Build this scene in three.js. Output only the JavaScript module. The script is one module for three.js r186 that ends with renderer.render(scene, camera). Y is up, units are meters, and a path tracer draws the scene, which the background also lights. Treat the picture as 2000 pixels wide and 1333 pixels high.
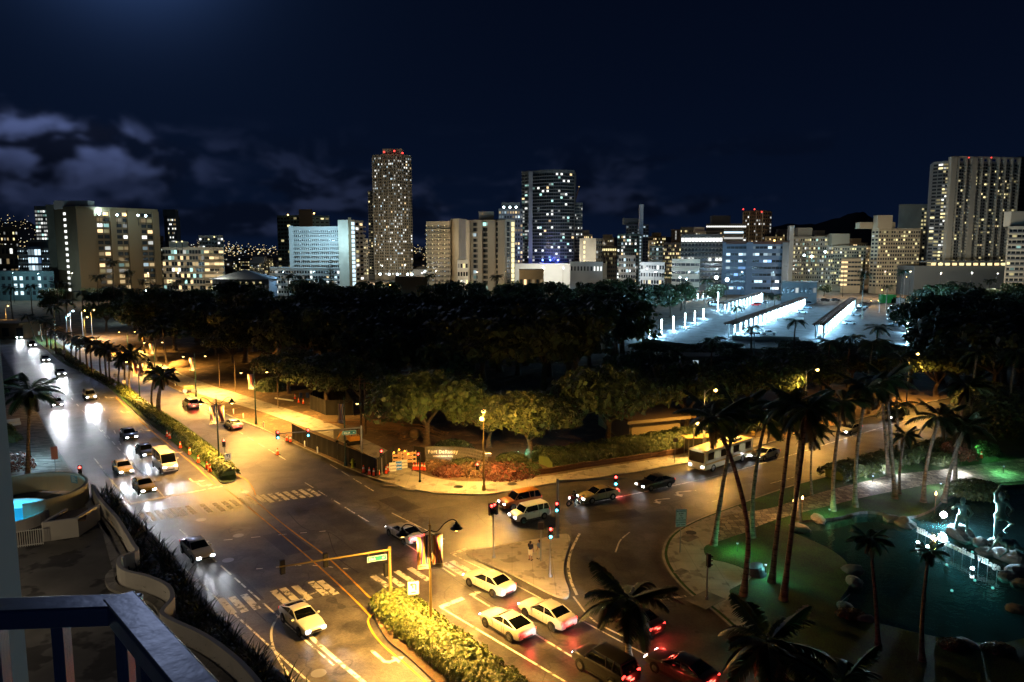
import * as THREE from 'three';
import { mergeGeometries } from 'three/addons/utils/BufferGeometryUtils.js';
import { MarchingCubes } from 'three/addons/objects/MarchingCubes.js';
import { TextGeometry } from 'three/addons/geometries/TextGeometry.js';
import { FontLoader } from 'three/addons/loaders/FontLoader.js';
import { RoundedBoxGeometry } from 'three/addons/geometries/RoundedBoxGeometry.js';

// ---------- camera, sky, moon, exposure ----------
const scene = new THREE.Scene();
const FOCAL = 1440, EYE = 27, PITCH = Math.atan((666.5 - 490) / FOCAL);
const camera = new THREE.PerspectiveCamera(2 * Math.atan(666.5 / FOCAL) * 180 / Math.PI, 1024 / 682, 0.1, 9000);
camera.position.set(0, EYE, 0); camera.rotation.x = -PITCH;
const renderer = new THREE.WebGLRenderer({ antialias: true });
renderer.toneMapping = THREE.LinearToneMapping;
renderer.toneMappingExposure = 1.0;
renderer.shadowMap.enabled = true;

// seeded noise
let seedState = 12345;
const rnd = () => { seedState = (seedState + 0x6d2b79f5) | 0; let t = Math.imul(seedState ^ (seedState >>> 15), 1 | seedState); t = (t + Math.imul(t ^ (t >>> 7), 61 | t)) ^ t; return ((t ^ (t >>> 14)) >>> 0) / 4294967296; };
const rr = (a, b) => a + (b - a) * rnd();
const hash3 = (x, y, z) => { let h = Math.imul(x, 374761393) ^ Math.imul(y, 668265263) ^ Math.imul(z, 2147483647 - 61); h = Math.imul(h ^ (h >>> 13), 1274126177); return ((h ^ (h >>> 16)) >>> 0) / 4294967296; };
const sm = (t) => t * t * (3 - 2 * t), lerp = (a, b, t) => a + (b - a) * t;
function vnoise(x, y, z = 0) {
  const X = Math.floor(x), Y = Math.floor(y), Z = Math.floor(z), u = sm(x - X), v = sm(y - Y), w = sm(z - Z);
  const q = (a, b, c) => hash3(X + a, Y + b, Z + c);
  return lerp(lerp(lerp(q(0, 0, 0), q(1, 0, 0), u), lerp(q(0, 1, 0), q(1, 1, 0), u), v), lerp(lerp(q(0, 0, 1), q(1, 0, 1), u), lerp(q(0, 1, 1), q(1, 1, 1), u), v), w);
}
const fbm = (x, y, z, n) => { let s = 0, a = 0.5, t = 0; for (let i = 0; i < n; i++) { s += a * vnoise(x, y, z); t += a; a *= 0.52; x *= 2.03; y *= 2.03; z *= 2.03; } return s / t; };
const clamp = (x, a = 0, b = 1) => Math.min(b, Math.max(a, x)), step = (a, b, x) => sm(clamp((x - a) / (b - a)));
function tnoise(x, y, p, s) {   // noise that repeats every p cells
  const X = Math.floor(x), Y = Math.floor(y), u = sm(x - X), v = sm(y - Y), m = (k) => ((k % p) + p) % p;
  const q = (a, b) => hash3(m(X + a), m(Y + b), s);
  return lerp(lerp(q(0, 0), q(1, 0), u), lerp(q(0, 1), q(1, 1), u), v);
}
const tfbm = (u, v, p, n, s) => { let t = 0, a = 0.5, k = 0; for (let i = 0; i < n; i++) { t += a * tnoise(u * p, v * p, p, s + i); k += a; a *= 0.55; p *= 2; } return t / k; };

const MOON = new THREE.Vector3(Math.sin(-0.46) * Math.cos(0.4), Math.sin(0.4), -Math.cos(-0.46) * Math.cos(0.4)).normalize();
{
  const w = 2048, h = 1024, d = new Float32Array(w * h * 4);
  for (let j = 0; j < h; j++) {
    const el = ((j + 0.5) / h - 0.5) * Math.PI, y = Math.sin(el), c = Math.cos(el);
    for (let i = 0; i < w; i++) {
      const th = ((i + 0.5) / w - 0.5) * 2 * Math.PI, x = c * Math.cos(th), z = c * Math.sin(th), o = (j * w + i) * 4;
      const e = Math.max(y, 0), low = Math.exp(-e * 5);
      const cm = clamp(x * MOON.x + y * MOON.y + z * MOON.z, -1, 1), ang = Math.acos(cm);
      const glow = Math.exp(-ang * ang * 110) * 0.2 + Math.exp(-ang * 9) * 0.04;
      let r = 0.0008 + 0.0016 * low, g = 0.0021 + 0.0042 * low, b = 0.0072 + 0.0135 * low;
      if (y > -0.02) {
        const az = Math.atan2(x, -z);
        // moonlit cumulus banks, mostly low, thicker in some directions
        const bank = Math.max(Math.exp(-Math.pow((az + 0.6) / 0.2, 4)), 0.8 * Math.exp(-Math.pow((az - 1.9) / 0.25, 2)), 0.8 * Math.exp(-Math.pow((az + 2.3) / 0.3, 2)));
        const warp = fbm(az * 12, el * 20, 4, 4) - 0.5, n = fbm(az * 13 + 3 + warp * 1.6, el * 34 + warp * 2.2, 1.7, 6);
        const top = 0.168 + 0.07 * (fbm(az * 14, 2, 9, 4) - 0.5) - 0.06 * (1 - bank);
        const edge = step(top + 0.006, top - 0.02, el + 0.05 * (n - 0.5));
        const wisp = step(0.52, 0.68, fbm(az * 8 + warp, el * 30, 8, 5) + 0.12 * Math.exp(-Math.pow((az + 0.3) / 0.2, 2))) * step(0.17, 0.06, el) * step(-0.01, 0.03, el);
        const den = clamp(Math.max(bank * edge * (0.55 + 0.75 * step(0.38, 0.58, n)), 0.75 * wisp));
        const rim = bank * step(top - 0.075, top - 0.01, el + 0.05 * (n - 0.5));
        const lit = (0.05 + 0.95 * step(0.42, 0.64, fbm(az * 24 + 7, el * 52 + warp * 3, 2.2, 5))) * (0.22 + 0.95 * rim + 1.5 * Math.exp(-ang * 6));
        const cl = 0.075 * lit;
        r = lerp(r, 0.62 * cl + 0.0007, den); g = lerp(g, 0.85 * cl + 0.0015, den); b = lerp(b, 1.95 * cl + 0.0045, den);
        r += glow * 0.2 * (1 - 0.6 * den); g += glow * 0.42 * (1 - 0.6 * den); b += glow * 1.15 * (1 - 0.6 * den);
      }
      d[o] = r; d[o + 1] = g; d[o + 2] = b; d[o + 3] = 1;
    }
  }
  const t = new THREE.DataTexture(d, w, h, THREE.RGBAFormat, THREE.FloatType);
  t.mapping = THREE.EquirectangularReflectionMapping; t.magFilter = THREE.LinearFilter; t.minFilter = THREE.LinearFilter; t.needsUpdate = true;
  scene.background = t; scene.environment = t;
}
const moon = new THREE.DirectionalLight(0xbfd0ff, 0.06);
moon.position.copy(MOON).multiplyScalar(500); moon.castShadow = true; moon.shadow.radius = 2;
Object.assign(moon.shadow.camera, { left: -400, right: 400, top: 400, bottom: -400, far: 1500 });
scene.add(moon, moon.target);

// ---------- helpers ----------
const V = (x, y, z) => new THREE.Vector3(x, y, z);
// the survey: a sight line through a mark in the photograph, met with a level y or with a depth in metres
function sight(px, py) { const a = (px - 1000) / FOCAL, b = -(py - 666.5) / FOCAL, c = Math.cos(PITCH), s = Math.sin(PITCH); return V(a, b * c - s, -(c + b * s)); }
function G(px, py, y = 0) { const d = sight(px, py), t = (y - EYE) / d.y; return V(d.x * t, y, d.z * t); }
function R(px, py, depth) { const d = sight(px, py), t = depth / -d.z; return V(d.x * t, EYE + d.y * t, -depth); }
const LV = 0.14;                                   // pavement level above the carriageway
const used = new Map();
function numbered(name) { const n = used.get(name) ?? 0; used.set(name, n + 1); return n ? `${name}_${String(n).padStart(3, '0')}` : name; }
function shade(o) { o.traverse((m) => { if (m.isMesh) { m.castShadow = true; m.receiveShadow = true; } }); return o; }
function tag(o, label, category, group, kind) { o.userData.label = label; o.userData.category = category; if (group) o.userData.group = group; if (kind) o.userData.kind = kind; return o; }
function thing(name, label, category, pos, turn = 0, group) {
  const o = new THREE.Group(); o.name = numbered(name); if (pos) o.position.copy(pos); o.rotation.y = turn; scene.add(o); return tag(o, label, category, group);
}
function prep(g) { g = g.index ? g.toNonIndexed() : g; for (const k of Object.keys(g.attributes)) if (!['position', 'normal', 'uv', 'color'].includes(k)) g.deleteAttribute(k); if (!g.attributes.uv) g.setAttribute('uv', new THREE.BufferAttribute(new Float32Array(g.attributes.position.count * 2), 2)); return g; }
function geo(list) { if (!Array.isArray(list)) return list; return list.length === 1 ? list[0] : mergeGeometries(list.map(prep)); }
function part(name, g, mat, parent) { const m = new THREE.Mesh(geo(g), mat); m.name = name; m.castShadow = m.receiveShadow = true; parent.add(m); return m; }
function solo(name, g, mat, label, category, group, kind) { const m = new THREE.Mesh(geo(g), mat); m.name = numbered(name); m.castShadow = m.receiveShadow = true; scene.add(m); if (kind === 'structure') { m.userData.kind = kind; return m; } return tag(m, label, category, group, kind); }
function bx(w, h, d, x = 0, y = 0, z = 0, ry = 0, rz = 0, rx = 0) { const g = new THREE.BoxGeometry(w, h, d); if (rz) g.rotateZ(rz); if (rx) g.rotateX(rx); if (ry) g.rotateY(ry); return g.translate(x, y, z); }
function cy(r0, r1, h, x, y, z, n = 10) { return new THREE.CylinderGeometry(r1, r0, h, n).translate(x, y + h / 2, z); }
function bar(a, b, r0, r1 = r0, n = 6) { const d = V().subVectors(b, a), g = new THREE.CylinderGeometry(r1, r0, d.length(), n); g.applyQuaternion(new THREE.Quaternion().setFromUnitVectors(V(0, 1, 0), d.clone().normalize())); return g.translate((a.x + b.x) / 2, (a.y + b.y) / 2, (a.z + b.z) / 2); }
function taper(points, radius, n = 8, smooth = true) {   // a limb through points, radius(t)
  const cv = smooth ? new THREE.CatmullRomCurve3(points) : null, k = smooth ? Math.max(4, points.length * 3) : points.length - 1, pos = [], idx = [], uv = [];
  const at = (i) => smooth ? cv.getPoint(i / k) : points[i];
  for (let i = 0; i <= k; i++) {
    const p = at(i), q = V().subVectors(at(Math.min(i + 1, k)), at(Math.max(i - 1, 0))).normalize(), s = V().crossVectors(q, Math.abs(q.y) > 0.9 ? V(1, 0, 0) : V(0, 1, 0)).normalize(), t = V().crossVectors(q, s), r = radius(i / k);
    for (let j = 0; j <= n; j++) { const a = j / n * Math.PI * 2; pos.push(p.x + (s.x * Math.cos(a) + t.x * Math.sin(a)) * r, p.y + (s.y * Math.cos(a) + t.y * Math.sin(a)) * r, p.z + (s.z * Math.cos(a) + t.z * Math.sin(a)) * r); uv.push(j / n, i / k * 6); }
  }
  for (let i = 0; i < k; i++) for (let j = 0; j < n; j++) { const a = i * (n + 1) + j, b = a + n + 1; idx.push(a, a + 1, b, b, a + 1, b + 1); }
  const g = new THREE.BufferGeometry(); g.setAttribute('position', new THREE.Float32BufferAttribute(pos, 3)); g.setAttribute('uv', new THREE.Float32BufferAttribute(uv, 2)); g.setIndex(idx); g.computeVertexNormals(); return g;
}
function sheet(pts, y, holes = []) {   // flat polygon of ground points, uv in metres
  const c = pts.map((p) => new THREE.Vector2(p.x, -p.z)); if (THREE.ShapeUtils.isClockWise(c)) { c.reverse(); }
  const hs = holes.map((h) => { const q = h.map((p) => new THREE.Vector2(p.x, -p.z)); if (!THREE.ShapeUtils.isClockWise(q)) q.reverse(); return q; });
  const f = THREE.ShapeUtils.triangulateShape(c, hs), all = c.concat(...hs), pos = [], nor = [], uv = [];
  for (const t of f) for (const k of t) { pos.push(all[k].x, y, -all[k].y); nor.push(0, 1, 0); uv.push(all[k].x, all[k].y); }
  const g = new THREE.BufferGeometry(); g.setAttribute('position', new THREE.Float32BufferAttribute(pos, 3)); g.setAttribute('normal', new THREE.Float32BufferAttribute(nor, 3)); g.setAttribute('uv', new THREE.Float32BufferAttribute(uv, 2)); return g;
}
function curtain(pts, y0, y1, closed = true) {   // upright band along ground points
  const pos = [], uv = []; let s = 0;
  for (let i = 0; i < pts.length - (closed ? 0 : 1); i++) { const a = pts[i], b = pts[(i + 1) % pts.length], l = Math.hypot(a.x - b.x, a.z - b.z); pos.push(a.x, y0, a.z, b.x, y0, b.z, b.x, y1, b.z, a.x, y0, a.z, b.x, y1, b.z, a.x, y1, a.z); uv.push(s, y0, s + l, y0, s + l, y1, s, y0, s + l, y1, s, y1); s += l; }
  const g = new THREE.BufferGeometry(); g.setAttribute('position', new THREE.Float32BufferAttribute(pos, 3)); g.setAttribute('uv', new THREE.Float32BufferAttribute(uv, 2)); g.computeVertexNormals(); return g;
}
const spline = (pts, n = 5, closed = false) => { const c = new THREE.CatmullRomCurve3(pts, closed, 'centripetal'); return c.getPoints((pts.length - (closed ? 0 : 1)) * n).slice(0, closed ? -1 : undefined); };
const marks = (list, y = 0) => list.map(([a, b]) => G(a, b, y));
function offset(line, w) { return line.map((p, i) => { const a = line[Math.max(0, i - 1)], b = line[Math.min(line.length - 1, i + 1)], dx = b.x - a.x, dz = b.z - a.z, l = Math.hypot(dx, dz) || 1; return V(p.x - dz / l * w, p.y, p.z + dx / l * w); }); }
const ribbon = (line, w0, w1, y) => sheet([...offset(line, w0), ...offset(line, w1).reverse()], y);

// ---------- materials ----------
function tex(size, fn, srgb = true) {
  const d = new Uint8Array(size * size * 4);
  for (let j = 0; j < size; j++) for (let i = 0; i < size; i++) { const c = fn(i / size, j / size), o = (j * size + i) * 4; d[o] = clamp(c[0]) * 255; d[o + 1] = clamp(c[1]) * 255; d[o + 2] = clamp(c[2]) * 255; d[o + 3] = 255; }
  const t = new THREE.DataTexture(d, size, size); t.wrapS = t.wrapT = THREE.RepeatWrapping; t.magFilter = THREE.LinearFilter; t.minFilter = THREE.LinearMipmapLinearFilter; t.generateMipmaps = true; if (srgb) t.colorSpace = THREE.SRGBColorSpace; t.needsUpdate = true; return t;
}
const rep = (t, m) => { t.repeat.set(1 / m, 1 / m); return t; };
const grey = (k, tr = 1, tg = 1, tb = 1) => [k * tr, k * tg, k * tb];
const M = {};
const std = (color, roughness = 0.8, more = {}) => new THREE.MeshStandardMaterial({ color, roughness, ...more });
{
  const speck = (u, v, s) => tnoise(u * 256, v * 256, 256, s);
  const crack = (u, v) => { const n = Math.abs(tfbm(u, v, 5, 4, 71) - 0.5); return n < 0.006 ? 1 : 0; };
  M.asphalt = new THREE.MeshStandardMaterial({ color: 0xffffff, roughness: 0.62, bumpScale: 0.012,
    map: rep(tex(1024, (u, v) => { const k = 0.265 + 0.1 * (tfbm(u, v, 6, 5, 3) - 0.5) + 0.16 * (tfbm(u, v, 24, 3, 43) - 0.5) + 0.075 * (speck(u, v, 9) - 0.5) - 0.09 * crack(u, v) - 0.07 * step(0.62, 0.66, tfbm(u, v, 4, 3, 31)) + 0.05 * step(0.66, 0.69, tfbm(u, v, 7, 2, 57)); return grey(k, 1.03, 1, 0.96); }), 31),
    bumpMap: rep(tex(512, (u, v) => grey(speck(u, v, 4) * 0.7 + 0.3 * tfbm(u, v, 40, 3, 8)), false), 7),
    roughnessMap: rep(tex(512, (u, v) => grey(0.62 + 0.5 * (tfbm(u, v, 5, 4, 19) - 0.35)), false), 23) });
  M.concrete = std(0xffffff, 0.85, { map: rep(tex(512, (u, v) => { const j = (Math.abs((u * 4) % 1 - 0.5) > 0.485 || Math.abs((v * 4) % 1 - 0.5) > 0.485) ? 0.1 : 0; return grey(0.6 - j + 0.16 * (tfbm(u, v, 6, 5, 5) - 0.5) + 0.06 * (speck(u, v, 2) - 0.5) - 0.12 * step(0.6, 0.68, tfbm(u, v, 5, 4, 23)), 1.02, 1, 0.95); }), 7) });
  M.kerb = std(0xffffff, 0.85, { map: rep(tex(256, (u, v) => grey(0.56 + 0.25 * (tfbm(u, v, 6, 4, 15) - 0.5), 1, 0.99, 0.95)), 3) });
  M.earth = std(0xffffff, 0.98, { map: rep(tex(1024, (u, v) => { const k = 0.33 + 0.22 * (tfbm(u, v, 8, 6, 41) - 0.5) + 0.1 * (speck(u, v, 6) - 0.5) + 0.12 * step(0.6, 0.72, tfbm(u, v, 18, 4, 12)); return [k * 1.12, k * 0.92, k * 0.68]; }), 26), bumpScale: 0.05, bumpMap: rep(tex(512, (u, v) => grey(tfbm(u, v, 30, 4, 77)), false), 12) });
  M.grass = std(0xffffff, 0.95, { map: rep(tex(1024, (u, v) => { const k = 0.75 + 0.8 * (tfbm(u, v, 7, 6, 51) - 0.5) + 0.5 * (speck(u, v, 16) - 0.5); return [k * 0.22, k * 0.38, k * 0.12]; }), 14), bumpScale: 0.04, bumpMap: rep(tex(512, (u, v) => grey(speck(u, v, 5)), false), 3) });
  M.wood = std(0xffffff, 0.9, { map: rep(tex(256, (u, v) => { const k = 0.75 + 0.4 * (tnoise(u * 4, v * 64, 64, 3) - 0.5); return [k * 0.62, k * 0.48, k * 0.33]; }), 1.5) });
  M.bark = std(0xffffff, 0.95, { map: tex(256, (u, v) => { const k = 0.8 + 0.5 * (tfbm(u, v, 8, 4, 61) - 0.5) + 0.2 * (tnoise(u * 3, v * 64, 64, 5) - 0.5); return [k * 0.46, k * 0.39, k * 0.32]; }), bumpScale: 0.03, bumpMap: tex(256, (u, v) => grey(tnoise(u * 4, v * 64, 64, 5)), false) });
  M.palmBark = std(0xffffff, 0.9, { map: tex(256, (u, v) => { const k = 0.85 + 0.5 * (tfbm(u, v, 8, 4, 66) - 0.5) - 0.22 * (Math.abs((v * 5) % 1 - 0.5) > 0.42 ? 1 : 0); return [k * 0.52, k * 0.47, k * 0.41]; }) });
  M.stone = std(0xffffff, 0.9, { map: rep(tex(256, (u, v) => { const k = 0.4 + 0.35 * (tfbm(u, v, 6, 5, 81) - 0.5); return grey(k, 1.03, 1, 0.95); }), 2.5), bumpScale: 0.08, bumpMap: rep(tex(256, (u, v) => grey(tfbm(u, v, 8, 5, 82)), false), 1.8) });
  M.flag = std(0xffffff, 0.75, { map: rep(tex(1024, (u, v) => {   // crazy paving, stones of 0.4 m
      let d1 = 9, d2 = 9, id = 0; const n = 30, x = u * n, y = v * n;
      for (let a = -1; a < 2; a++) for (let b = -1; b < 2; b++) { const X = Math.floor(x) + a, Y = Math.floor(y) + b, mx = ((X % n) + n) % n, my = ((Y % n) + n) % n, px = X + 0.15 + 0.7 * hash3(mx, my, 1), py = Y + 0.15 + 0.7 * hash3(mx, my, 2), d = Math.hypot(x - px, y - py); if (d < d1) { d2 = d1; d1 = d; id = hash3(mx, my, 3); } else if (d < d2) d2 = d; }
      const k = d2 - d1 < 0.09 ? 0.3 : 0.52 + 0.26 * (id - 0.5) + 0.12 * (speck(u, v, 8) - 0.5); return grey(k, 1.04, 0.98, 0.86); }), 17) });
  M.plaster = std(0xffffff, 0.88, { map: rep(tex(512, (u, v) => grey(0.8 + 0.14 * (tfbm(u, v, 5, 5, 91) - 0.5) - 0.1 * step(0.6, 0.75, tfbm(u, v * 0.5, 6, 4, 92)), 1, 0.98, 0.93)), 9) });
  M.deck = std(0xffffff, 0.95, { map: rep(tex(1024, (u, v) => { const k = 0.42 + 0.3 * (tfbm(u, v, 5, 6, 93) - 0.5) - 0.16 * step(0.55, 0.62, tfbm(u, v, 7, 5, 94)); return grey(k, 1.02, 1, 0.95); }), 16) });
}
M.paint = std(0xffffff, 0.7, { map: rep(tex(512, (u, v) => { const k = 0.78 + 0.25 * (tfbm(u, v, 8, 5, 101) - 0.5) - 0.34 * step(0.56, 0.66, tfbm(u, v, 20, 4, 102)); return grey(k, 1, 0.99, 0.95); }), 6) });
M.yellowPaint = std(0xffffff, 0.7, { map: rep(tex(256, (u, v) => { const k = 0.75 + 0.3 * (tfbm(u, v, 8, 5, 103) - 0.5); return [k, k * 0.72, k * 0.12]; }), 5) });
M.black = std(0x0a0b0c, 0.5); M.darkMetal = std(0x151b1c, 0.42, { metalness: 0.5 }); M.greenMetal = std(0x14302c, 0.45, { metalness: 0.3 });
M.steel = std(0x8a8d90, 0.42, { metalness: 0.7 }); M.bronzePole = std(0x8f7d4a, 0.5, { metalness: 0.3 }); M.white = std(0xdcdcd6, 0.6); M.rubber = std(0x0b0b0b, 0.85);
M.chrome = std(0xc8cacc, 0.18, { metalness: 1 }); M.tile = std(0x4a2f24, 0.8);
M.carGlass = new THREE.MeshPhysicalMaterial({ color: 0x06080a, roughness: 0.08, clearcoat: 0.6 });
M.darkGlass = std(0x2b3033, 0.2); M.slab = std(0x9c9483, 0.85); M.roof = std(0x4b4842, 0.9);
const glow = (r, g, b, k) => new THREE.MeshStandardMaterial({ color: 0x222222, roughness: 0.5, emissive: new THREE.Color().setRGB(r, g, b), emissiveIntensity: k });
M.sodium = glow(1, 0.6, 0.16, 9); M.coolLamp = glow(0.75, 0.95, 1, 22); M.headlight = glow(0.95, 0.97, 1, 30); M.tail = glow(1, 0.04, 0.03, 7); M.tailDim = glow(1, 0.03, 0.02, 1.2);
M.beacon = glow(1, 0.05, 0.04, 3); M.red = glow(1, 0.05, 0.04, 14); M.cyanSig = glow(0.1, 0.75, 1, 12); M.amber = glow(1, 0.45, 0.05, 5); M.offRed = std(0x2a0606, 0.3); M.offAmber = std(0x2a1a06, 0.3); M.offGreen = std(0x062a20, 0.3);
M.flame = glow(1, 0.55, 0.18, 16);
const SODIUM = new THREE.Color().setRGB(1, 0.5, 0.1), COOL = new THREE.Color().setRGB(0.45, 0.78, 1), WHITE = new THREE.Color().setRGB(0.9, 0.95, 1), WARM = new THREE.Color().setRGB(1, 0.78, 0.5);
function point(pos, color, cd, radius = 4) { const l = new THREE.PointLight(color, cd, 0, 2); l.position.copy(pos); l.castShadow = true; l.shadow.radius = radius; l.name = 'lamp_light'; scene.add(l); return l; }
function spot(pos, to, color, cd, angle, soft = 0.7, radius = 3) { const l = new THREE.SpotLight(color, cd, 0, angle, soft, 2); l.position.copy(pos); l.target.position.copy(to); l.castShadow = true; l.shadow.radius = radius; l.name = 'beam_light'; scene.add(l, l.target); return l; }
function board(w, h, draw, res = 256) { const c = document.createElement('canvas'); c.width = res; c.height = Math.max(16, Math.round(res * h / w)); draw(c.getContext('2d'), c.width, c.height); const t = new THREE.CanvasTexture(c); t.colorSpace = THREE.SRGBColorSpace; return std(0xffffff, 0.55, { map: t }); }
// ---------- the setting: ground, roads, pavements ----------
{
  const g = new THREE.PlaneGeometry(9000, 9000).rotateX(-Math.PI / 2); const u = g.attributes.uv; for (let i = 0; i < u.count; i++) u.setXY(i, u.getX(i) * 9000, u.getY(i) * 9000);
  solo('ground', g.translate(0, -1.2, -3000), M.earth, '', '', null, 'structure');
}
const line = (list, n = 5) => spline(marks(list), n);
// kerb lines, read from far to near
const parkKerb = line([[-160, 640], [60, 640], [150, 662], [217, 692], [255, 715], [306, 742], [342, 761], [400, 787], [451, 814], [515, 840], [573, 867], [642, 898], [681, 916], [740, 939], [762, 945.5], [800, 955], [845, 962], [905, 966.5], [950, 966], [1003, 958], [1080, 945], [1182, 931], [1258, 920], [1350, 902], [1400, 892], [1500, 866], [1600, 840], [1700, 814], [1800, 790], [1900, 768], [2100, 728]]);
const gardenKerb = line([[2250, 752], [2060, 806], [1900, 852], [1810, 878], [1700, 908], [1615, 934], [1552, 951], [1437, 991], [1357, 1022], [1314, 1048], [1299, 1076], [1301, 1100], [1322, 1134], [1351, 1163], [1394, 1194], [1437, 1232], [1500, 1290], [1570, 1350], [1720, 1480]]);
const medianLeft = [[-40, 640], [20, 645], [51, 655], [84, 679], [122, 710], [153, 727], [194, 747], [230, 774], [275, 817], [332, 862], [383, 903], [418, 932], [436, 946]];
const medianRight = [[456, 942], [461, 932], [431, 888], [377, 845], [332, 814], [296, 792], [255, 772], [217, 753], [179, 727], [153, 707], [120, 676], [80, 652], [30, 640]];
const lineSheet = (name, px, y, mat, n = 4) => solo(name, sheet(spline(marks(px), n, true), y), mat, '', '', null, 'structure');

const roadPoly = [V(-420, 0, -330), ...[[-400, 600], [60, 615], [300, 690]].map(([a, b]) => G(a, b)), V(60, 0, -150), V(330, 0, -240), ...gardenKerb.map((p) => V(p.x + 0.12, 0, p.z + 0.12)), V(45, 0, -14), V(-140, 0, -14), V(-420, 0, -110)];
const road = solo('road', sheet(roadPoly, 0), M.asphalt, '', '', null, 'structure');

function slabOf(name, pts, y, mat, hole, kerb = M.kerb) {   // raised surface with a kerb all round
  const o = solo(name, sheet(pts, y, hole ? [hole] : []), mat, '', '', null, 'structure');
  part('kerb_face', curtain(pts, -0.05, y), kerb, o); return o;
}
const FAR = 640;
const park = slabOf('park_ground', [...parkKerb, V(620, 0, -FAR + 300), V(620, 0, -FAR), V(-620, 0, -FAR), V(-620, 0, -330)], LV, M.earth);
part('kerb_top', ribbon(parkKerb, 0, 0.18, LV + 0.006), M.kerb, park);
{ const o = solo('city_ground', new THREE.BoxGeometry(3400, 0.6, 1800).translate(0, -0.4, -FAR - 900), M.asphalt, '', '', null, 'structure'); void o; }
const median = slabOf('median_strip', spline(marks([...medianLeft, ...medianRight]), 4, true), 0.15, M.grass);
const nearMedian = slabOf('median_strip', spline(marks([[745, 1186], [732, 1200], [737, 1220], [757, 1254], [793, 1283], [832, 1319], [900, 1382], [1000, 1470], [1130, 1470], [1060, 1380], [1000, 1330], [901, 1259], [850, 1217], [800, 1190], [768, 1180]]), 4, true), 0.15, M.earth);
const island = slabOf('traffic_island', spline(marks([[909, 1081], [950, 1073], [1004, 1063], [1060, 1054], [1106, 1046], [1114, 1054], [1106, 1085], [1101, 1110], [1104, 1135], [1112, 1160], [1106, 1171], [1088, 1168], [1046, 1148], [1013, 1131], [970, 1111], [937, 1097]]), 4, true), LV, M.concrete);
// pavement that follows the park kerb round the corner, and the yellow-lit walk through the building site
{
  const a = marks([[735, 938], [742, 941], [762, 947], [800, 957], [845, 964], [905, 968], [950, 968], [1003, 960], [1080, 947], [1182, 933], [1258, 922], [1350, 904], [1400, 894], [1500, 868]]);
  const b = marks([[1500, 852], [1400, 876], [1350, 886], [1258, 903], [1182, 914], [1080, 931], [1003, 939], [950, 943], [890, 942], [850, 936], [815, 925], [790, 915], [765, 918]]);
  const s = solo('pavement', sheet([...spline(a, 4), ...spline(b, 4)], LV + 0.012), M.concrete, '', '', null, 'structure');
  for (const [x, y] of [[895, 954], [1000, 948]]) part('manhole_cover', new THREE.CylinderGeometry(0.55, 0.55, 0.02, 20).translate(G(x, y).x, LV + 0.03, G(x, y).z), M.darkMetal, s);
  for (const [x, y] of [[765, 947], [800, 954], [855, 960]]) part('drain_plate', bx(1.6, 0.02, 0.5, G(x, y).x, LV + 0.028, G(x, y).z + 0.9, -0.25), M.stone, s);
  const p1 = spline(marks([[250, 676], [283, 690], [330, 720], [400, 750], [505, 783], [630, 824], [690, 850], [757, 882]]), 5), p2 = spline(marks([[735, 900], [672, 868], [590, 835], [500, 803], [400, 775], [345, 754], [300, 728], [240, 700]]), 5);
  solo('park_walk', sheet([...p1, ...p2], LV + 0.012), M.concrete, '', '', null, 'structure');
}
// hotel side of the avenue: pavement, paved court and lower forecourt
const hotelSide = slabOf('hotel_pavement', [...line([[-160, 640], [-60, 655], [0, 689], [18, 717], [40, 759], [74, 815], [109, 884], [135, 922], [149, 950], [142, 972], [110, 985], [40, 992], [-60, 996]], 4), G(-400, 990), G(-500, 700)], LV, std(0xffffff, 0.8, { map: rep(tex(512, (u, v) => { const r = Math.floor(v * 24), o = hash3(r, Math.floor(u * 6 + hash3(r, 1, 1)), 4); return grey(0.5 + 0.22 * (o - 0.5) - ((v * 24) % 1 < 0.12 ? 0.1 : 0), 1.03, 1, 0.94); }), 7) }));
part('kerb_top', ribbon(line([[0, 689], [18, 717], [40, 759], [74, 815], [109, 884], [135, 922], [149, 950]], 5), 0, -0.2, LV + 0.006), M.kerb, hotelSide);
// garden with pond
const pondPx = [[1545, 1040], [1565, 1021], [1630, 1014], [1695, 1001], [1770, 1012], [1815, 1000], [1850, 975], [1900, 957], [1970, 950], [2080, 950], [2200, 1000], [2240, 1120], [2120, 1230], [2000, 1251], [1955, 1260], [1890, 1258], [1805, 1243], [1727, 1224], [1679, 1209], [1640, 1190], [1660, 1144], [1653, 1101], [1614, 1072], [1565, 1050]];
const pondEdge = spline(marks(pondPx), 4, true);
const lawn = slabOf('garden_lawn', [...gardenKerb, V(95, 0, -16), V(300, 0, -16), V(300, 0, -145)], LV, M.grass, pondEdge);
part('pond_bank', curtain(pondEdge, -1.19, LV), M.stone, lawn);
part('kerb_top', ribbon(gardenKerb, 0, 0.22, LV + 0.006), M.kerb, lawn);
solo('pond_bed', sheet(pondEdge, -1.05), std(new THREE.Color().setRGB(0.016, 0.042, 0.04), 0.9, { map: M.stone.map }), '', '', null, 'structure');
solo('pond_water', sheet(pondEdge, -0.16), new THREE.MeshPhysicalMaterial({ color: new THREE.Color().setRGB(0.2, 0.5, 0.48), roughness: 0.05, transmission: 0.92, thickness: 0, ior: 1.33, bumpScale: 0.05, bumpMap: rep(tex(512, (u, v) => grey(0.5 * tfbm(u, v, 10, 4, 111) + 0.5 * tfbm(u, v, 28, 3, 112)), false), 12) }), '', '', null, 'structure');
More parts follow.
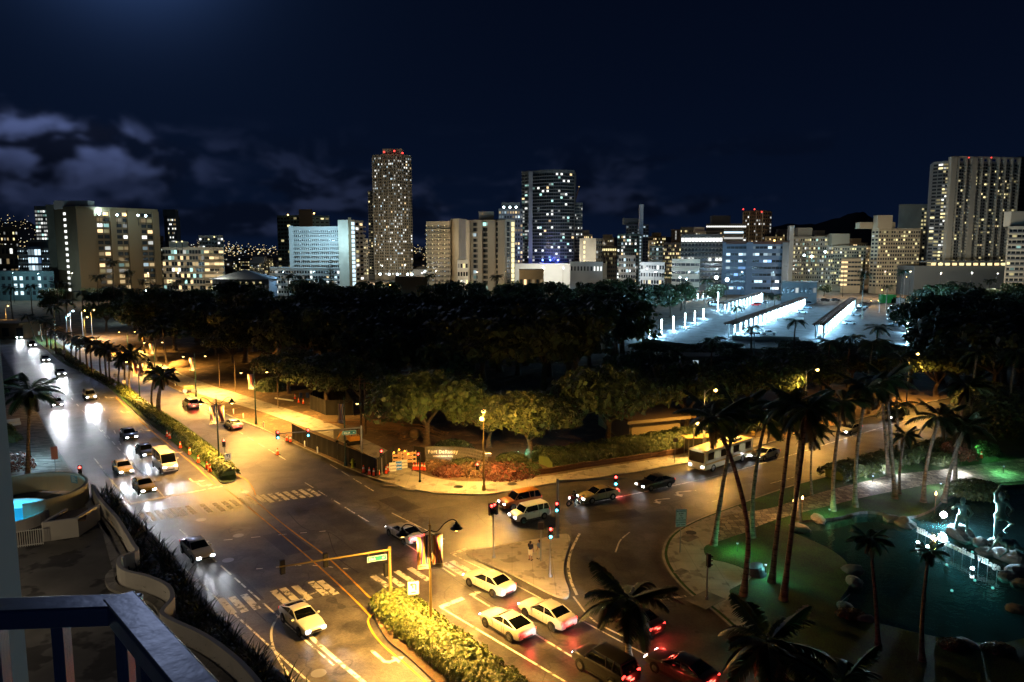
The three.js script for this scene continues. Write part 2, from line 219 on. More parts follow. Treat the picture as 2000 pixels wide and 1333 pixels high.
{
  const plaza = [...spline(marks([[1437, 991], [1357, 1022], [1314, 1048], [1299, 1076], [1301, 1100], [1322, 1134], [1351, 1163], [1394, 1194], [1437, 1232], [1500, 1290]]).map((p) => V(p.x + 0.25, 0, p.z)), 4)];
  const inner = spline(marks([[1540, 1290], [1470, 1215], [1430, 1170], [1425, 1158], [1437, 1150], [1465, 1135], [1467, 1128], [1450, 1114], [1415, 1102], [1388, 1096], [1376, 1084], [1378, 1070], [1394, 1064], [1432, 1051], [1470, 1036], [1462, 1010]]), 4);
  const pl = solo('plaza_paving', sheet([...plaza, ...inner], LV + 0.01), M.concrete, '', '', null, 'structure');
  part('flagstone_walk', sheet([...spline(marks([[1400, 1016], [1440, 1005], [1500, 997], [1550, 982], [1614, 962], [1700, 941], [1740, 931], [1830, 921], [1940, 906], [2050, 890]]), 4), ...spline(marks([[2050, 937], [1945, 946], [1830, 948], [1750, 962], [1690, 974], [1620, 991], [1560, 1006], [1500, 1024], [1430, 1052], [1394, 1062]]), 4)], LV + 0.018), M.flag, pl);
  for (const [x, y, w, d] of [[1345, 1054, 1.7, 1.2], [1378, 1176, 2.6, 1.9], [1330, 1121, 1.2, 0.8]]) { const p = G(x, y); part('utility_cover', bx(w, 0.02, d, p.x, LV + 0.024, p.z, 0.7), M.stone, pl); }
  for (const [x, y] of [[1350, 1044]]) { const p = G(x, y); part('manhole_cover', new THREE.CylinderGeometry(0.5, 0.5, 0.02, 18).translate(p.x, LV + 0.026, p.z), M.darkMetal, pl); }
}
// painted markings, children of the road
const Y1 = 0.006;
function strip(px, w, mat = M.paint, name = 'lane_line', y = Y1, n = 6) { const l = px.length > 2 ? spline(marks(px), n) : marks(px); return part(name, ribbon(l, -w / 2, w / 2, y), mat, road); }
const along = V(0.63, 0, 0.777);                       // the avenue's heading beside the crossings
function barAt(px, py, len, w, name, dir = along) { const p = G(px, py), s = V(-dir.z, 0, dir.x); const q = (a, b) => V(p.x + dir.x * a + s.x * b, 0, p.z + dir.z * a + s.z * b); return part(name, sheet([q(-len / 2, -w / 2), q(len / 2, -w / 2), q(len / 2, w / 2), q(-len / 2, w / 2)], Y1), M.paint, road); }
for (const [a, b] of [[280, 1011], [296, 1009], [312, 1006], [328, 1004], [342, 1001], [356, 999], [373, 997], [402, 993], [427, 991], [444, 987], [460, 984], [476, 981], [492, 978], [508, 975], [521, 974], [536, 972], [551, 970], [566, 968], [582, 966], [597, 964], [612, 962]]) barAt(a, b, 3.2, 0.5, 'crosswalk_bar');
for (const [a, b] of [[442, 1184], [465, 1181], [489, 1176], [548, 1168], [566, 1163], [590, 1158], [622, 1150], [640, 1148], [746, 1138], [768, 1133], [792, 1128], [818, 1122], [886, 1112], [902, 1108]]) barAt(a, b, 3.1, 0.55, 'crosswalk_bar');
for (const s of [[[226, 990], [434, 950]], [[860, 1187], [905, 1169]], [[920, 1164], [936, 1156]], [[823, 1202], [841, 1194]], [[882, 1083], [912, 1072]]]) strip(s, 0.5, M.paint, 'stop_line');
strip([[183, 895], [255, 987]], 0.16); strip([[240, 885], [321, 972]], 0.16); strip([[860, 1187], [1105, 1333], [1200, 1390]], 0.16); strip([[920, 1163], [1040, 1236], [1180, 1322], [1240, 1360]], 0.16);
strip([[882, 1083], [1000, 1140], [1140, 1215], [1300, 1300]], 0.13); strip([[1120, 1166], [1160, 1213], [1230, 1250]], 0.16); strip([[1340, 1165], [1290, 1172]], 0.3, M.paint, 'stop_line');
strip([[1132, 1043], [1116, 1076], [1110, 1105], [1115, 1135], [1127, 1163]], 0.22); strip([[1230, 1040], [1212, 1056], [1202, 1080]], 0.14);
strip([[1140, 985], [1230, 967], [1330, 946], [1420, 925]], 0.15); strip([[1420, 925], [1550, 888], [1700, 842], [1850, 800]], 0.15);
strip([[1505, 945], [1560, 930]], 0.12); strip([[1382, 983], [1412, 975]], 0.12); strip([[1250, 912], [1400, 888]], 0.1, M.paint);
const dy = M.yellowPaint;
strip([[130, 712], [160, 729], [200, 748], [236, 776], [282, 820], [338, 866], [390, 908], [432, 946]], 0.14, dy); strip([[226, 776], [272, 822], [328, 868], [380, 910], [420, 948]], 0.14, dy);
strip([[440, 955], [520, 1020], [620, 1105], [700, 1180], [724, 1206]], 0.13, dy); strip([[470, 955], [560, 1030], [640, 1090], [735, 1180]], 0.13, dy);
strip([[735, 1196], [720, 1208], [722, 1225], [745, 1258], [790, 1296], [834, 1335]], 0.14, dy); strip([[455, 925], [478, 936], [494, 955], [499, 968]], 0.14, dy);
strip([[590, 1185], [592, 1210], [604, 1240], [640, 1275], [712, 1335]], 0.3); strip([[640, 1148], [600, 1165], [560, 1190], [533, 1222], [531, 1255], [545, 1290], [575, 1335]], 0.16);
for (let k = 0; k < 4; k++) strip([[903 + k * 9, 1272 + k * 5], [949 + k * 9, 1302 + k * 4]], 0.16, M.paint, 'hatch_line');
// lane dashes on both carriageways
for (const [x0, y0, x1, y1, n] of [[136, 775, 212, 860, 7], [196, 838, 236, 882, 4], [180, 750, 240, 880, 6], [270, 1030, 600, 1330, 12], [345, 1030, 640, 1290, 11], [640, 905, 730, 960, 4], [590, 940, 720, 1020, 5], [780, 1055, 880, 1120, 4], [920, 1080, 1000, 1120, 3], [460, 840, 560, 900, 5], [380, 790, 450, 830, 4], [760, 1000, 860, 1050, 4]])
  for (let k = 0; k < n; k++) { const t = (k + 0.2) / n, a = G(lerp(x0, x1, t), lerp(y0, y1, t)), b = G(lerp(x0, x1, t + 0.25 / n), lerp(y0, y1, t + 0.25 / n)), d = b.clone().sub(a).normalize(); void b; part('lane_dash', sheet([V(a.x - d.z * 0.07, 0, a.z + d.x * 0.07), V(a.x + d.z * 0.07, 0, a.z - d.x * 0.07), V(a.x + d.x * 2.4 + d.z * 0.07, 0, a.z + d.z * 2.4 - d.x * 0.07), V(a.x + d.x * 2.4 - d.z * 0.07, 0, a.z + d.z * 2.4 + d.x * 0.07)], Y1), M.paint, road); }
// dashed turning guides across the junction
for (const path of [[[330, 1062], [420, 1057], [560, 1044], [660, 1036]], [[500, 1112], [600, 1105], [680, 1112]]]) { const l = line(path, 8); for (let i = 0; i + 1 < l.length; i += 3) part('guide_dash', ribbon([l[i], l[i + 1]], -0.07, 0.07, Y1), M.paint, road); }
function arrow(px, py, ang, turn, s = 1) {   // painted turn arrow
  const p = G(px, py), sh = new THREE.Shape();
  const pts = turn ? [[-1.6, -0.13], [0.5, -0.13], [0.9, 0.2], [0.9, 0.7], [1.3, 0.7], [0.75, 1.5], [0.2, 0.7], [0.6, 0.7], [0.6, 0.32], [0.4, 0.13], [-1.6, 0.13]] : [[-1.6, -0.12], [0.6, -0.12], [0.6, -0.45], [1.7, 0], [0.6, 0.45], [0.6, 0.12], [-1.6, 0.12]];
  pts.forEach(([x, y], i) => i ? sh.lineTo(x * s, y * s) : sh.moveTo(x * s, y * s));
  const g = new THREE.ShapeGeometry(sh).rotateX(-Math.PI / 2).rotateY(ang).translate(p.x, Y1, p.z); part('turn_arrow', g, M.paint, road);
}
const AV = Math.atan2(-along.z, along.x);              // turn of the avenue's heading about y
for (const [x, y] of [[207, 777], [238, 805], [278, 841], [336, 884], [390, 948], [375, 940]]) arrow(x, y, AV, 1, 0.9);
arrow(1332, 961, Math.PI + 0.25, 1, 1.1); arrow(1290, 976, Math.PI + 0.25, 1, 0.9); arrow(745, 1288, AV, 1, 0.9);
for (const [x, y] of [[205, 1016], [465, 1047], [445, 1095], [392, 1016], [622, 1316], [478, 962]]) part('manhole_cover', new THREE.CylinderGeometry(0.5, 0.5, 0.012, 18).translate(G(x, y).x, 0.008, G(x, y).z), M.steel, road);
{ const t = board(2.2, 3.4, (c, w, h) => { c.fillStyle = '#2a2826'; c.fillRect(0, 0, w, h); c.fillStyle = '#d8d4c8'; c.font = `bold ${h * 0.3}px sans-serif`; c.textAlign = 'center'; c.save(); c.translate(w / 2, h * 0.28); c.scale(0.8, 1); c.fillText('ONLY', 0, 0); c.restore(); }); void t; }

// repairs in the asphalt: cut patches and sealed seams
M.patchDark = M.asphalt.clone(); M.patchDark.color.set(0x9a9a9a); M.patchPale = M.asphalt.clone(); M.patchPale.color.set(0xd8d4cc); M.seal = std(0x08080a, 0.45);
for (const [x, y, l, w, m] of [[300, 1080, 5, 2.2, 0], [420, 1040, 9, 2.8, 1], [560, 1060, 6, 2.4, 0], [660, 1010, 10, 3, 1], [780, 985, 5, 2.4, 0], [540, 1260, 7, 2.6, 1], [470, 1150, 6, 1.6, 0], [330, 830, 8, 2.4, 1], [210, 860, 9, 2.6, 0], [880, 1010, 6, 3.2, 1], [1180, 1010, 8, 2.2, 0], [1260, 1010, 6, 2, 1], [1400, 945, 10, 2.2, 0], [1040, 1280, 8, 2.2, 1], [760, 1100, 5, 2.4, 1], [150, 780, 10, 2.8, 0], [520, 880, 9, 2.4, 1], [420, 830, 8, 2.2, 0], [365, 1098, 1.4, 1.0, 1]]) { const o = barAt(x, y, l, w, 'asphalt_patch', x > 1100 ? V(0.95, 0, -0.3) : along); o.material = m ? M.patchPale : M.patchDark; o.position.y = -0.004; }
for (const px of [[[560, 1000], [600, 1035], [640, 1040], [690, 1075]], [[330, 1035], [420, 1120], [520, 1215]], [[700, 990], [790, 1000], [880, 990]], [[240, 800], [300, 850], [350, 905]], [[1150, 1020], [1250, 1000], [1380, 960]], [[830, 1090], [900, 1140], [1010, 1210]], [[640, 1040], [660, 1090], [700, 1120]], [[160, 800], [215, 870], [250, 930]], [[930, 1005], [960, 1030], [1010, 1040]]]) strip(px, 0.07, M.seal, 'sealed_seam', 0.004);
// ---------- hills and the city behind the park ----------
function hill(name, pts, depth, mat) {   // ridge line in sight marks, built as a solid slope
  const top = spline(pts.map(([a, b]) => R(a, b, depth)), 5), pos = [], idx = [], n = 7;
  top.forEach((p, i) => { for (let j = 0; j <= n; j++) { const t = j / n, w = 1 + 0.16 * (fbm(i * 0.35, j * 0.9, depth, 3) - 0.5); pos.push(p.x * (1 - 0.22 * t), Math.max(-2, p.y * (1 - t) * w), p.z + depth * 0.25 * t); } });
  for (let i = 0; i + 1 < top.length; i++) for (let j = 0; j < n; j++) { const a = i * (n + 1) + j, b = a + n + 1; idx.push(a, b, a + 1, b, b + 1, a + 1); }
  const g = new THREE.BufferGeometry(); g.setAttribute('position', new THREE.Float32BufferAttribute(pos, 3)); g.setIndex(idx); g.computeVertexNormals();
  solo(name, g, mat, '', '', null, 'structure'); return (u, v) => { const i = clamp(Math.round(u * (top.length - 1)), 0, top.length - 1), j = Math.round(v * n), k = (i * (n + 1) + j) * 3; return V(pos[k], pos[k + 1], pos[k + 2]); };
}
M.hill = std(0x14180f, 1);
const ridge = hill('mountain_ridge', [[-120, 415], [0, 428], [40, 432], [75, 440], [160, 452], [300, 470], [440, 480], [480, 484], [560, 490], [700, 488], [810, 484], [900, 489]], 3300, M.hill);
hill('crater_hill', [[1380, 470], [1500, 446], [1560, 438], [1600, 436], [1640, 424], [1680, 416], [1705, 424], [1725, 444], [1800, 470], [1900, 482], [2100, 488]], 3600, M.hill);
hill('low_hill', [[1150, 470], [1240, 462], [1330, 464], [1420, 474]], 3400, M.hill);
const cols = { warm: [1, 0.72, 0.36], yellow: [1, 0.86, 0.42], white: [0.95, 0.97, 0.92], cool: [0.66, 0.88, 1], blue: [0.25, 0.5, 1], teal: [0.5, 0.9, 0.82] };
const lit = {}; for (const [k, c] of Object.entries(cols)) for (const s of [0, 1, 2]) lit[k + s] = glow(...c, [0.22, 0.6, 1.5][s]);
{
  const g = { warm2: [], yellow2: [], white2: [], cool2: [] }, keys = Object.keys(g);
  for (let i = 0; i < 1100; i++) { const p = ridge(Math.pow(rnd(), 0.8), Math.pow(rnd(), 0.75)); p.x += rr(-60, 60); p.z += rr(20, 120); const s = rr(0.9, 2.6); g[keys[(rnd() * rnd() * 4) | 0]].push(bx(s, s * 0.8, s, p.x, p.y + 14 + rr(-3, 10), p.z + 60)); }
  const h = thing('hillside_house_lights', 'scattered warm house lights over the dark mountain slope', 'lights'); h.userData.kind = 'stuff';
  for (const k of keys) if (g[k].length) part('house_light', g[k], lit[k], h);
}
const CREAM = new THREE.Color().setRGB(1, 0.9, 0.72);
const W = { beige: std(0xa79a80, 0.9), pale: std(0xbdb6a4, 0.9), brown: std(0x7b6a54, 0.9), grey: std(0x7c7e7c, 0.9), dark: std(0x5c6264, 0.8), white: std(0xcfd0cb, 0.85), teal: std(0x5c7674, 0.8), tan: std(0x7a6a4e, 0.9), blue: std(0x6d7f94, 0.8) };
for (const k of Object.keys(W)) { W[k].map = rep(tex(128, (u, v) => grey(0.9 + 0.22 * (tfbm(u, v, 4, 4, 7 + k.length) - 0.5))), 24); }
/* a block on a footprint of sight columns with depths; walls: per edge { f floors, c columns, kind, lit share, tones } */
function block(name, label, foot, topPx, depth, mat, walls = [], o = {}) {
  const base = o.base ?? 0, top = R(foot[0][0], topPx, foot[0][1] ?? depth).y, f = foot.map(([x, d]) => { const p = R(x, 490, d ?? depth); return V(p.x, 0, p.z); });
  if (f.length === 2) { const d = o.deep ?? 18; f.push(V(f[1].x * (1 + d / depth), 0, f[1].z - d), V(f[0].x * (1 + d / depth), 0, f[0].z - d)); }
  const root = o.root ?? thing(name, label, o.cat ?? 'building', null, 0, o.group);
  part(o.wallName ?? 'wall', [curtain(f, base - 0.5, top), sheet(f, top)], mat, root);
  walls.forEach((w, e) => w && facade(root, f[e], f[(e + 1) % f.length], w.y0 ?? base + 4, w.y1 ?? top - 1.2, w));
  if (o.cap) { const c = f.reduce((s, p) => s.add(p), V()).divideScalar(f.length); part('parapet', f.map((p, i) => { const q = f[(i + 1) % f.length], l = p.distanceTo(q), m = p.clone().add(q).multiplyScalar(0.5); m.lerp(c, 0.2 / Math.max(1, m.distanceTo(c))); return bx(l, 1.1, 0.4, m.x, top + 0.5, m.z, Math.atan2(-(q.z - p.z), q.x - p.x)); }), mat, root); }
  if (o.plant) for (const [t, w, h] of o.plant) { const p = f[0].clone().lerp(f[1], t); part('roof_housing', bx(w, h, 6, p.x, top + h / 2, p.z - 7), o.plantMat ?? mat, root); }
  root.userData.top = undefined; delete root.userData.top;
  return { root, f, top };
}
function facade(root, a, b, y0, y1, w) {
  const l = a.distanceTo(b), u = b.clone().sub(a).normalize(), nrm = V(-u.z, 0, u.x), mid = a.clone().add(b).multiplyScalar(0.5); if (nrm.dot(mid.clone().negate()) < 0) nrm.negate();
  const ry = Math.atan2(-u.z, u.x), fh = (y1 - y0) / w.f, cw = l / w.c, k = w.kind ?? 'grid', piles = {}, put = (key, g) => (piles[key] ??= []).push(g);
  const at = (s, y, out) => V(a.x + u.x * s + nrm.x * out, y, a.z + u.z * s + nrm.z * out);
  const tones = w.tones ?? ['white', 'warm', 'yellow', 'cool'], each = w.each;
  const pane = (s, y, pw, ph, key, out) => { const p = at(s, y, out); if (each) { part(key === 'dark' ? 'window' : 'lit_window', bx(pw, ph, 0.12, p.x, p.y, p.z, ry), key === 'dark' ? M.darkGlass : lit[key], root); } else put(key, bx(pw, ph, 0.12, p.x, p.y, p.z, ry)); };
  const tone = () => tones[(rnd() * rnd() * tones.length) | 0] + (rnd() < 0.35 ? 2 : rnd() < 0.5 ? 1 : 0);
  const slab = (y, h, out, mat, nm = 'floor_slab', s0 = 0, s1 = l) => { const p = at((s0 + s1) / 2, y, out / 2); part(nm, bx(s1 - s0, h, out, p.x, p.y, p.z, ry), mat, root); };
  for (let i = 0; i < w.f; i++) {
    const y = y0 + i * fh;
    if (k !== 'grid' && k !== 'pier') slab(y + 0.12, w.slabH ?? 0.3, w.out ?? 1.4, w.slab ?? M.slab);
    if (k === 'walk') slab(y + fh * 0.24, fh * 0.34, 0.14, w.rail ?? W.white, 'parapet_rail');
    if (k === 'balcony' && w.rail) { const p = at(l / 2, y + fh * 0.22, (w.out ?? 1.4) - 0.08); part('balcony_rail', bx(l, fh * 0.3, 0.08, p.x, p.y, p.z, ry), w.rail, root); }
    for (let j = 0; j < w.c; j++) {
      const s = (j + 0.5) * cw; if (w.skip && w.skip(i, j)) continue;
      const on = w.pick ? w.pick(i, j) : rnd() < (w.on ?? 0.25) ? tone() : 'dark';
      if (k === 'walk') { if (on !== 'dark' && j % (w.every ?? 2) === 0) pane(s, y + fh * 0.8, cw * 0.35, fh * 0.16, on, 0.9); pane(s, y + fh * 0.55, cw * 0.4, fh * 0.6, 'dark', 0.06); }
      else pane(s + (w.jit ? rr(-0.1, 0.1) * cw : 0), y + fh * (w.wy ?? 0.55), cw * (w.ww ?? 0.62), fh * (w.wh ?? 0.5), on, 0.05);
    }
  }
  if (w.piers) for (let j = 0; j <= w.c; j += w.piers) { const s = clamp(j * cw, 0.3, l - 0.3), p = at(s, (y0 + y1) / 2, (w.pout ?? 0.5) / 2); part('pier', bx(w.pw ?? 0.6, y1 - y0, w.pout ?? 0.5, p.x, p.y, p.z, ry), w.pmat ?? M.slab, root); }
  if (w.bands) for (let i = 0; i <= w.f; i++) { const p = at(l / 2, y0 + i * fh, 0.2); part('floor_band', bx(l, w.bands, 0.4, p.x, p.y, p.z, ry), w.bmat ?? M.slab, root); }
  for (const [key, list] of Object.entries(piles)) part(key === 'dark' ? 'window_panes' : 'lit_window_panes', list, key === 'dark' ? M.darkGlass : lit[key], root).userData.kind = 'stuff';
}
const roofLamp = (root, px, py, depth, mat, s = 0.5) => { const p = R(px, py, depth); part('roof_lamp', new THREE.SphereGeometry(s, 8, 6).translate(p.x, p.y, p.z), mat, root); part('lamp_post', bx(0.18, 5, 0.18, p.x, p.y - s - 2.4, p.z), M.darkMetal, root); return p; };
const cold = (k) => ['cool', 'white', 'teal', 'warm'].slice(0, k);
// left: far low blocks and the big apartment house
block('apartment_block', 'brown apartment block at the far left edge, street lamp glowing over its roof', [[2, 520], [37, 520]], 447, 520, W.brown, [{ f: 9, c: 6, on: 0.4, ww: 0.45, wh: 0.4 }], { cap: 1 });
block('apartment_block', 'low brown block in front of the far left apartment house', [[-30, 470], [33, 470]], 478, 470, W.brown, [{ f: 4, c: 8, on: 0.3 }]);
block('office_building', 'low office block with cyan-lit floors left of the tall white grid tower', [[34, 460], [100, 460]], 484, 460, W.grey, [{ f: 5, c: 14, on: 0.85, tones: ['cool', 'cool', 'white'], kind: 'walk', every: 1 }], { plant: [[0.5, 12, 5]] });
{ const b = block('glass_lobby_block', 'bright blue-lit glass block beside the cyan office', [[53, 450], [79, 450]], 482, 450, W.blue, [{ f: 5, c: 4, on: 1, tones: ['cool', 'blue'], ww: 0.8, wh: 0.7 }]); void b; }
block('parking_garage', 'low teal-lit parking garage at the far left with two bright stair bays', [[-40, 400], [101, 400]], 530, 400, W.teal, [{ f: 3, c: 12, y0: 2, y1: 14, on: 0.4, tones: ['cool', 'teal'], ww: 0.5, pick: (i, j) => (j === 5 || j === 9 || j === 6) ? 'cool2' : 'dark' }]);
block('tower_block', 'tall pale tower with brightly lit window grid behind the left apartment house', [[73, 470], [98, 470]], 406, 470, W.grey, [{ f: 20, c: 5, on: 0.95, tones: ['white', 'teal', 'white'], ww: 0.74, wh: 0.5, bands: 0.5 }], { cap: 1 });
block('tower_block', 'blank pale concrete stair slab rising beside the lit grid tower', [[95, 440], [111, 440], [142, 452], [120, 470]], 400, 440, W.beige, [null, { f: 2, c: 3, on: 0, y0: 46, y1: 54 }]);
{
  const b = block('apartment_building', 'large brown apartment house with roof floodlights, left of the skyline', [[110, 414], [152, 396], [312, 428], [300, 460]], 410, 414, W.tan, [
    { f: 14, c: 5, each: 1, ww: 0.55, wh: 0.45, pick: (i, j) => j === 2 ? 'white2' : 'dark', skip: (i, j) => j !== 2 },
    { f: 15, c: 13, each: 1, ww: 0.8, wh: 0.6, on: 0.36, tones: ['warm', 'white', 'yellow', 'cool', 'teal'], kind: 'balcony', out: 0.9, slabH: 0.35, slab: W.tan, skip: (i, j) => [0, 1, 2, 5, 8, 9, 12].includes(j), y0: 2 }], { cap: 1, plant: [[0.42, 14, 4.5], [0.66, 18, 4.5]], plantMat: W.white });
  const A = b.f[1], B = b.f[2], u = B.clone().sub(A), ry = Math.atan2(-u.z, u.x);
  for (const [s0, s1] of [[0, 0.2], [0.39, 0.45], [0.6, 0.74], [0.92, 1]]) { const p = A.clone().addScaledVector(u, (s0 + s1) / 2); part('blank_bay', bx((s1 - s0) * u.length(), b.top, 2.6, p.x, b.top / 2 - 0.4, p.z + 0.2, ry), W.tan, b.root); }
  for (const [x, y, m] of [[145, 413, 'c'], [193, 418, 'c'], [204, 418, 's'], [228, 420, 'c'], [244, 420, 's'], [269, 421, 'c'], [284, 422, 'c']]) { const p = roofLamp(b.root, x, y, 404, m === 'c' ? M.coolLamp : M.sodium, 0.55); if (m === 'c' && (x === 269 || x === 193)) point(p.clone().add(V(0, 1.2, 0)), COOL, 500, 10); }
  for (const x of [155, 162]) roofLamp(b.root, x, 413, 405, M.beacon, 0.35);
}
block('tower_block', 'dark round apartment tower between the brown house and the warm mid-rise', [[323, 620], [330, 612], [346, 612], [354, 620]], 424, 620, W.dark, [null, { f: 14, c: 6, on: 0.45, ww: 0.7, wh: 0.4, kind: 'balcony', out: 1.6, slab: W.grey }], { plant: [[0.9, 10, 6]] });
{
  const b = block('apartment_building', 'mid-rise with warm-lit balconies right of the brown apartment house', [[316, 430], [398, 424], [436, 424], [437, 450]], 483, 430, W.pale, [
    { f: 7, c: 14, each: 1, on: 0.36, ww: 0.82, wh: 0.62, tones: ['warm', 'teal', 'white', 'yellow'], kind: 'balcony', out: 0.8, slab: W.pale },
    { f: 7, c: 4, on: 0.75, ww: 0.9, wh: 0.42, tones: ['warm', 'yellow'], kind: 'balcony', out: 2.2, slabH: 0.9, slab: W.beige }]);
  block('', '', [[389, 440], [437, 440]], 460, 440, W.grey, [{ f: 3, c: 8, y0: 28, on: 0.25, tones: ['white'] }], { root: b.root, wallName: 'upper_block' });
  block('', '', [[330, 436], [368, 436]], 472, 436, W.pale, [], { root: b.root, wallName: 'roof_house' });
  for (const [x, y] of [[344, 473], [355, 472], [407, 468], [418, 463]]) roofLamp(b.root, x, y, 426, lit.yellow2, 0.5);
}
{ // low dark hipped roof behind the trees
  const p = R(478, 540, 400), r = thing('low_house', 'low house with a dark gabled roof in front of the hillside lights', 'house', V(p.x, 0, p.z));
  part('wall', bx(30, 12, 14, 0, 6, 0), W.blue, r); part('roof', new THREE.ConeGeometry(22, 5, 4, 1).rotateY(Math.PI / 4).scale(1.05, 1, 0.6).translate(0, 14.5, 0), W.blue, r);
  for (let i = 0; i < 7; i++) part('lit_window', bx(1.2, 1.2, 0.1, -11 + i * 3.6, 10, 7.06), rnd() < 0.5 ? lit.yellow1 : M.darkGlass, r);
}
{
  const b = block('tower_block', 'green-tinted glass tower with a brown lift core behind the blue-lit walkways', [[543, 600], [588, 594], [645, 606], [640, 630]], 421, 600, W.teal, [{ f: 17, c: 7, on: 0.12, tones: ['yellow', 'teal'], ww: 0.8, wh: 0.55, kind: 'balcony', out: 0.9, slab: W.teal }, { f: 17, c: 6, on: 0.06, tones: ['yellow'], ww: 0.6, wh: 0.4, bands: 0.4, bmat: W.teal }]);
  block('', '', [[586, 590], [612, 590]], 409, 590, W.brown, [], { root: b.root, wallName: 'lift_core' }); for (const [x, y] of [[562, 420], [613, 417]]) roofLamp(b.root, x, y, 590, M.sodium, 0.6);
}
{
  const b = block('apartment_building', 'slab block with rows of blue-white lights along its open walkways', [[567, 500], [662, 494]], 446, 500, W.white, [{ f: 12, c: 25, every: 5, kind: 'walk', on: 1, tones: ['cool'], pick: () => 'cool2', out: 1.9, slab: W.white, y0: 6 }], { cap: 1 });
  block('', '', [[565, 497], [573, 497]], 441, 497, W.white, [], { root: b.root, wallName: 'end_pier' });
  for (let k = 0; k < 4; k++) { const p = R(580 + k * 24, 500, 470); point(V(p.x, 34, p.z), COOL, 900, 12); }
}
{
  const b = block('apartment_building', 'blank white end slab with a lit stairwell and warm balconies beside the blue walkways', [[661, 486], [686, 480], [694, 486], [710, 500], [690, 520]], 430, 486, W.pale, [null, { f: 15, c: 1, on: 1, tones: ['white', 'cool'], ww: 0.75, wh: 0.75, pick: () => 'cool2' }, { f: 14, c: 2, on: 0.15, kind: 'balcony', out: 1.9, slabH: 0.8, slab: W.beige }], {});
  block('', '', [[681, 479], [687, 479]], 425, 479, W.tan, [], { root: b.root, wallName: 'stair_fin' });
}
block('low_block', 'low white balconied block below the blue-lit walkways', [[525, 440], [662, 432]], 523, 440, W.white, [{ f: 5, c: 26, on: 0.2, tones: ['white', 'warm', 'cool'], kind: 'balcony', out: 1.2, slab: W.white, ww: 0.7, y0: 1 }]);
{ // tallest tower
  const b = block('tower_block', 'tallest residential tower with red beacons and a grid of white windows', [[731, 700], [775, 690], [806, 706], [786, 730]], 305, 700, W.beige, [{ f: 40, c: 13, on: 0.24, tones: ['white', 'cool', 'warm'], ww: 0.5, wh: 0.5, bands: 0.75, bmat: W.beige, piers: 3, pw: 1.1 }, { f: 40, c: 8, on: 0.22, tones: ['white', 'cool', 'warm'], ww: 0.5, wh: 0.5, bands: 0.75, bmat: W.beige, piers: 3, pw: 1 }], { plant: [[0.85, 18, 6]], cap: 1 });
  for (const [x, y] of [[750, 297], [770, 295], [786, 299]]) roofLamp(b.root, x, y, 688, M.beacon, 0.9);
  for (const x of [742, 760, 776, 796, 804]) roofLamp(b.root, x, 536, 660, M.coolLamp, 0.9);
  block('', '', [[721, 712], [733, 708]], 373, 712, W.grey, [{ f: 30, c: 3, on: 0.12, tones: ['yellow', 'warm'], ww: 0.6, bands: 0.5 }], { root: b.root, wallName: 'side_wing' });
}
{
  const b = block('apartment_building', 'block with rows of yellow walkway lamps right of the tallest tower', [[833, 480], [880, 474]], 436, 480, W.beige, [{ f: 14, c: 16, every: 4, kind: 'walk', on: 1, pick: (i, j) => ((i * 7 + j) % 11 === 0 ? 'cool2' : 'yellow2'), out: 1.8, slab: W.beige, rail: W.beige, y0: 3 }], { cap: 1 });
  block('', '', [[880, 478], [896, 470], [912, 486]], 428, 478, W.beige, [], { root: b.root, wallName: 'stair_slab' });
  for (const x of [845, 868]) { const p = R(x, 500, 452); point(V(p.x, 30, p.z), WARM, 700, 12); }
}
block('tower_block', 'narrow block with a pale lit window strip behind the yellow-lamp building', [[897, 520], [915, 520]], 431, 520, W.grey, [{ f: 13, c: 4, on: 0.75, tones: ['white', 'yellow'], ww: 0.6 }]);
{
  const b = block('apartment_building', 'pale apartment house with dark balcony columns and a yellow-lit end stair', [[912, 452], [988, 440], [1006, 452], [1000, 470]], 430, 452, W.pale, [{ f: 13, c: 12, each: 1, on: 0.14, tones: ['teal', 'cool', 'warm'], ww: 0.9, wh: 0.62, y0: 3, kind: 'balcony', out: 1.1, slab: W.pale, skip: (i, j) => [0, 1, 4, 7, 8, 10, 11].includes(j) }, { f: 13, c: 2, on: 1, pick: (i, j) => j ? 'yellow2' : 'dark', ww: 0.6, wh: 0.8 }], { plant: [[0.5, 9, 5]] });
  const A = b.f[0], B = b.f[1], u = B.clone().sub(A), ry = Math.atan2(-u.z, u.x);
  for (const [s0, s1] of [[0, 0.1], [0.3, 0.42], [0.56, 0.74], [0.82, 1]]) { const p = A.clone().addScaledVector(u, (s0 + s1) / 2); part('blank_bay', bx((s1 - s0) * u.length(), b.top, 2.4, p.x, b.top / 2 - 0.4, p.z + 0.2, ry), W.pale, b.root); }
}
block('low_block', 'small pale balconied house between the two walkway buildings', [[893, 420], [914, 420]], 508, 420, W.white, [{ f: 4, c: 4, on: 0.3, kind: 'balcony', out: 1.2, y0: 2, slab: W.white }]);
{ const b = block('tower_block', 'dark hotel with blue-white roof lights left of the curved dark tower', [[974, 560], [1021, 560]], 408, 560, W.dark, [{ f: 16, c: 9, on: 0.5, tones: ['warm', 'cool', 'white'], ww: 0.6 }], { plant: [[0.5, 14, 5]] }); for (const x of [984, 996, 1008]) roofLamp(b.root, x, 405, 552, M.coolLamp, 0.7); }
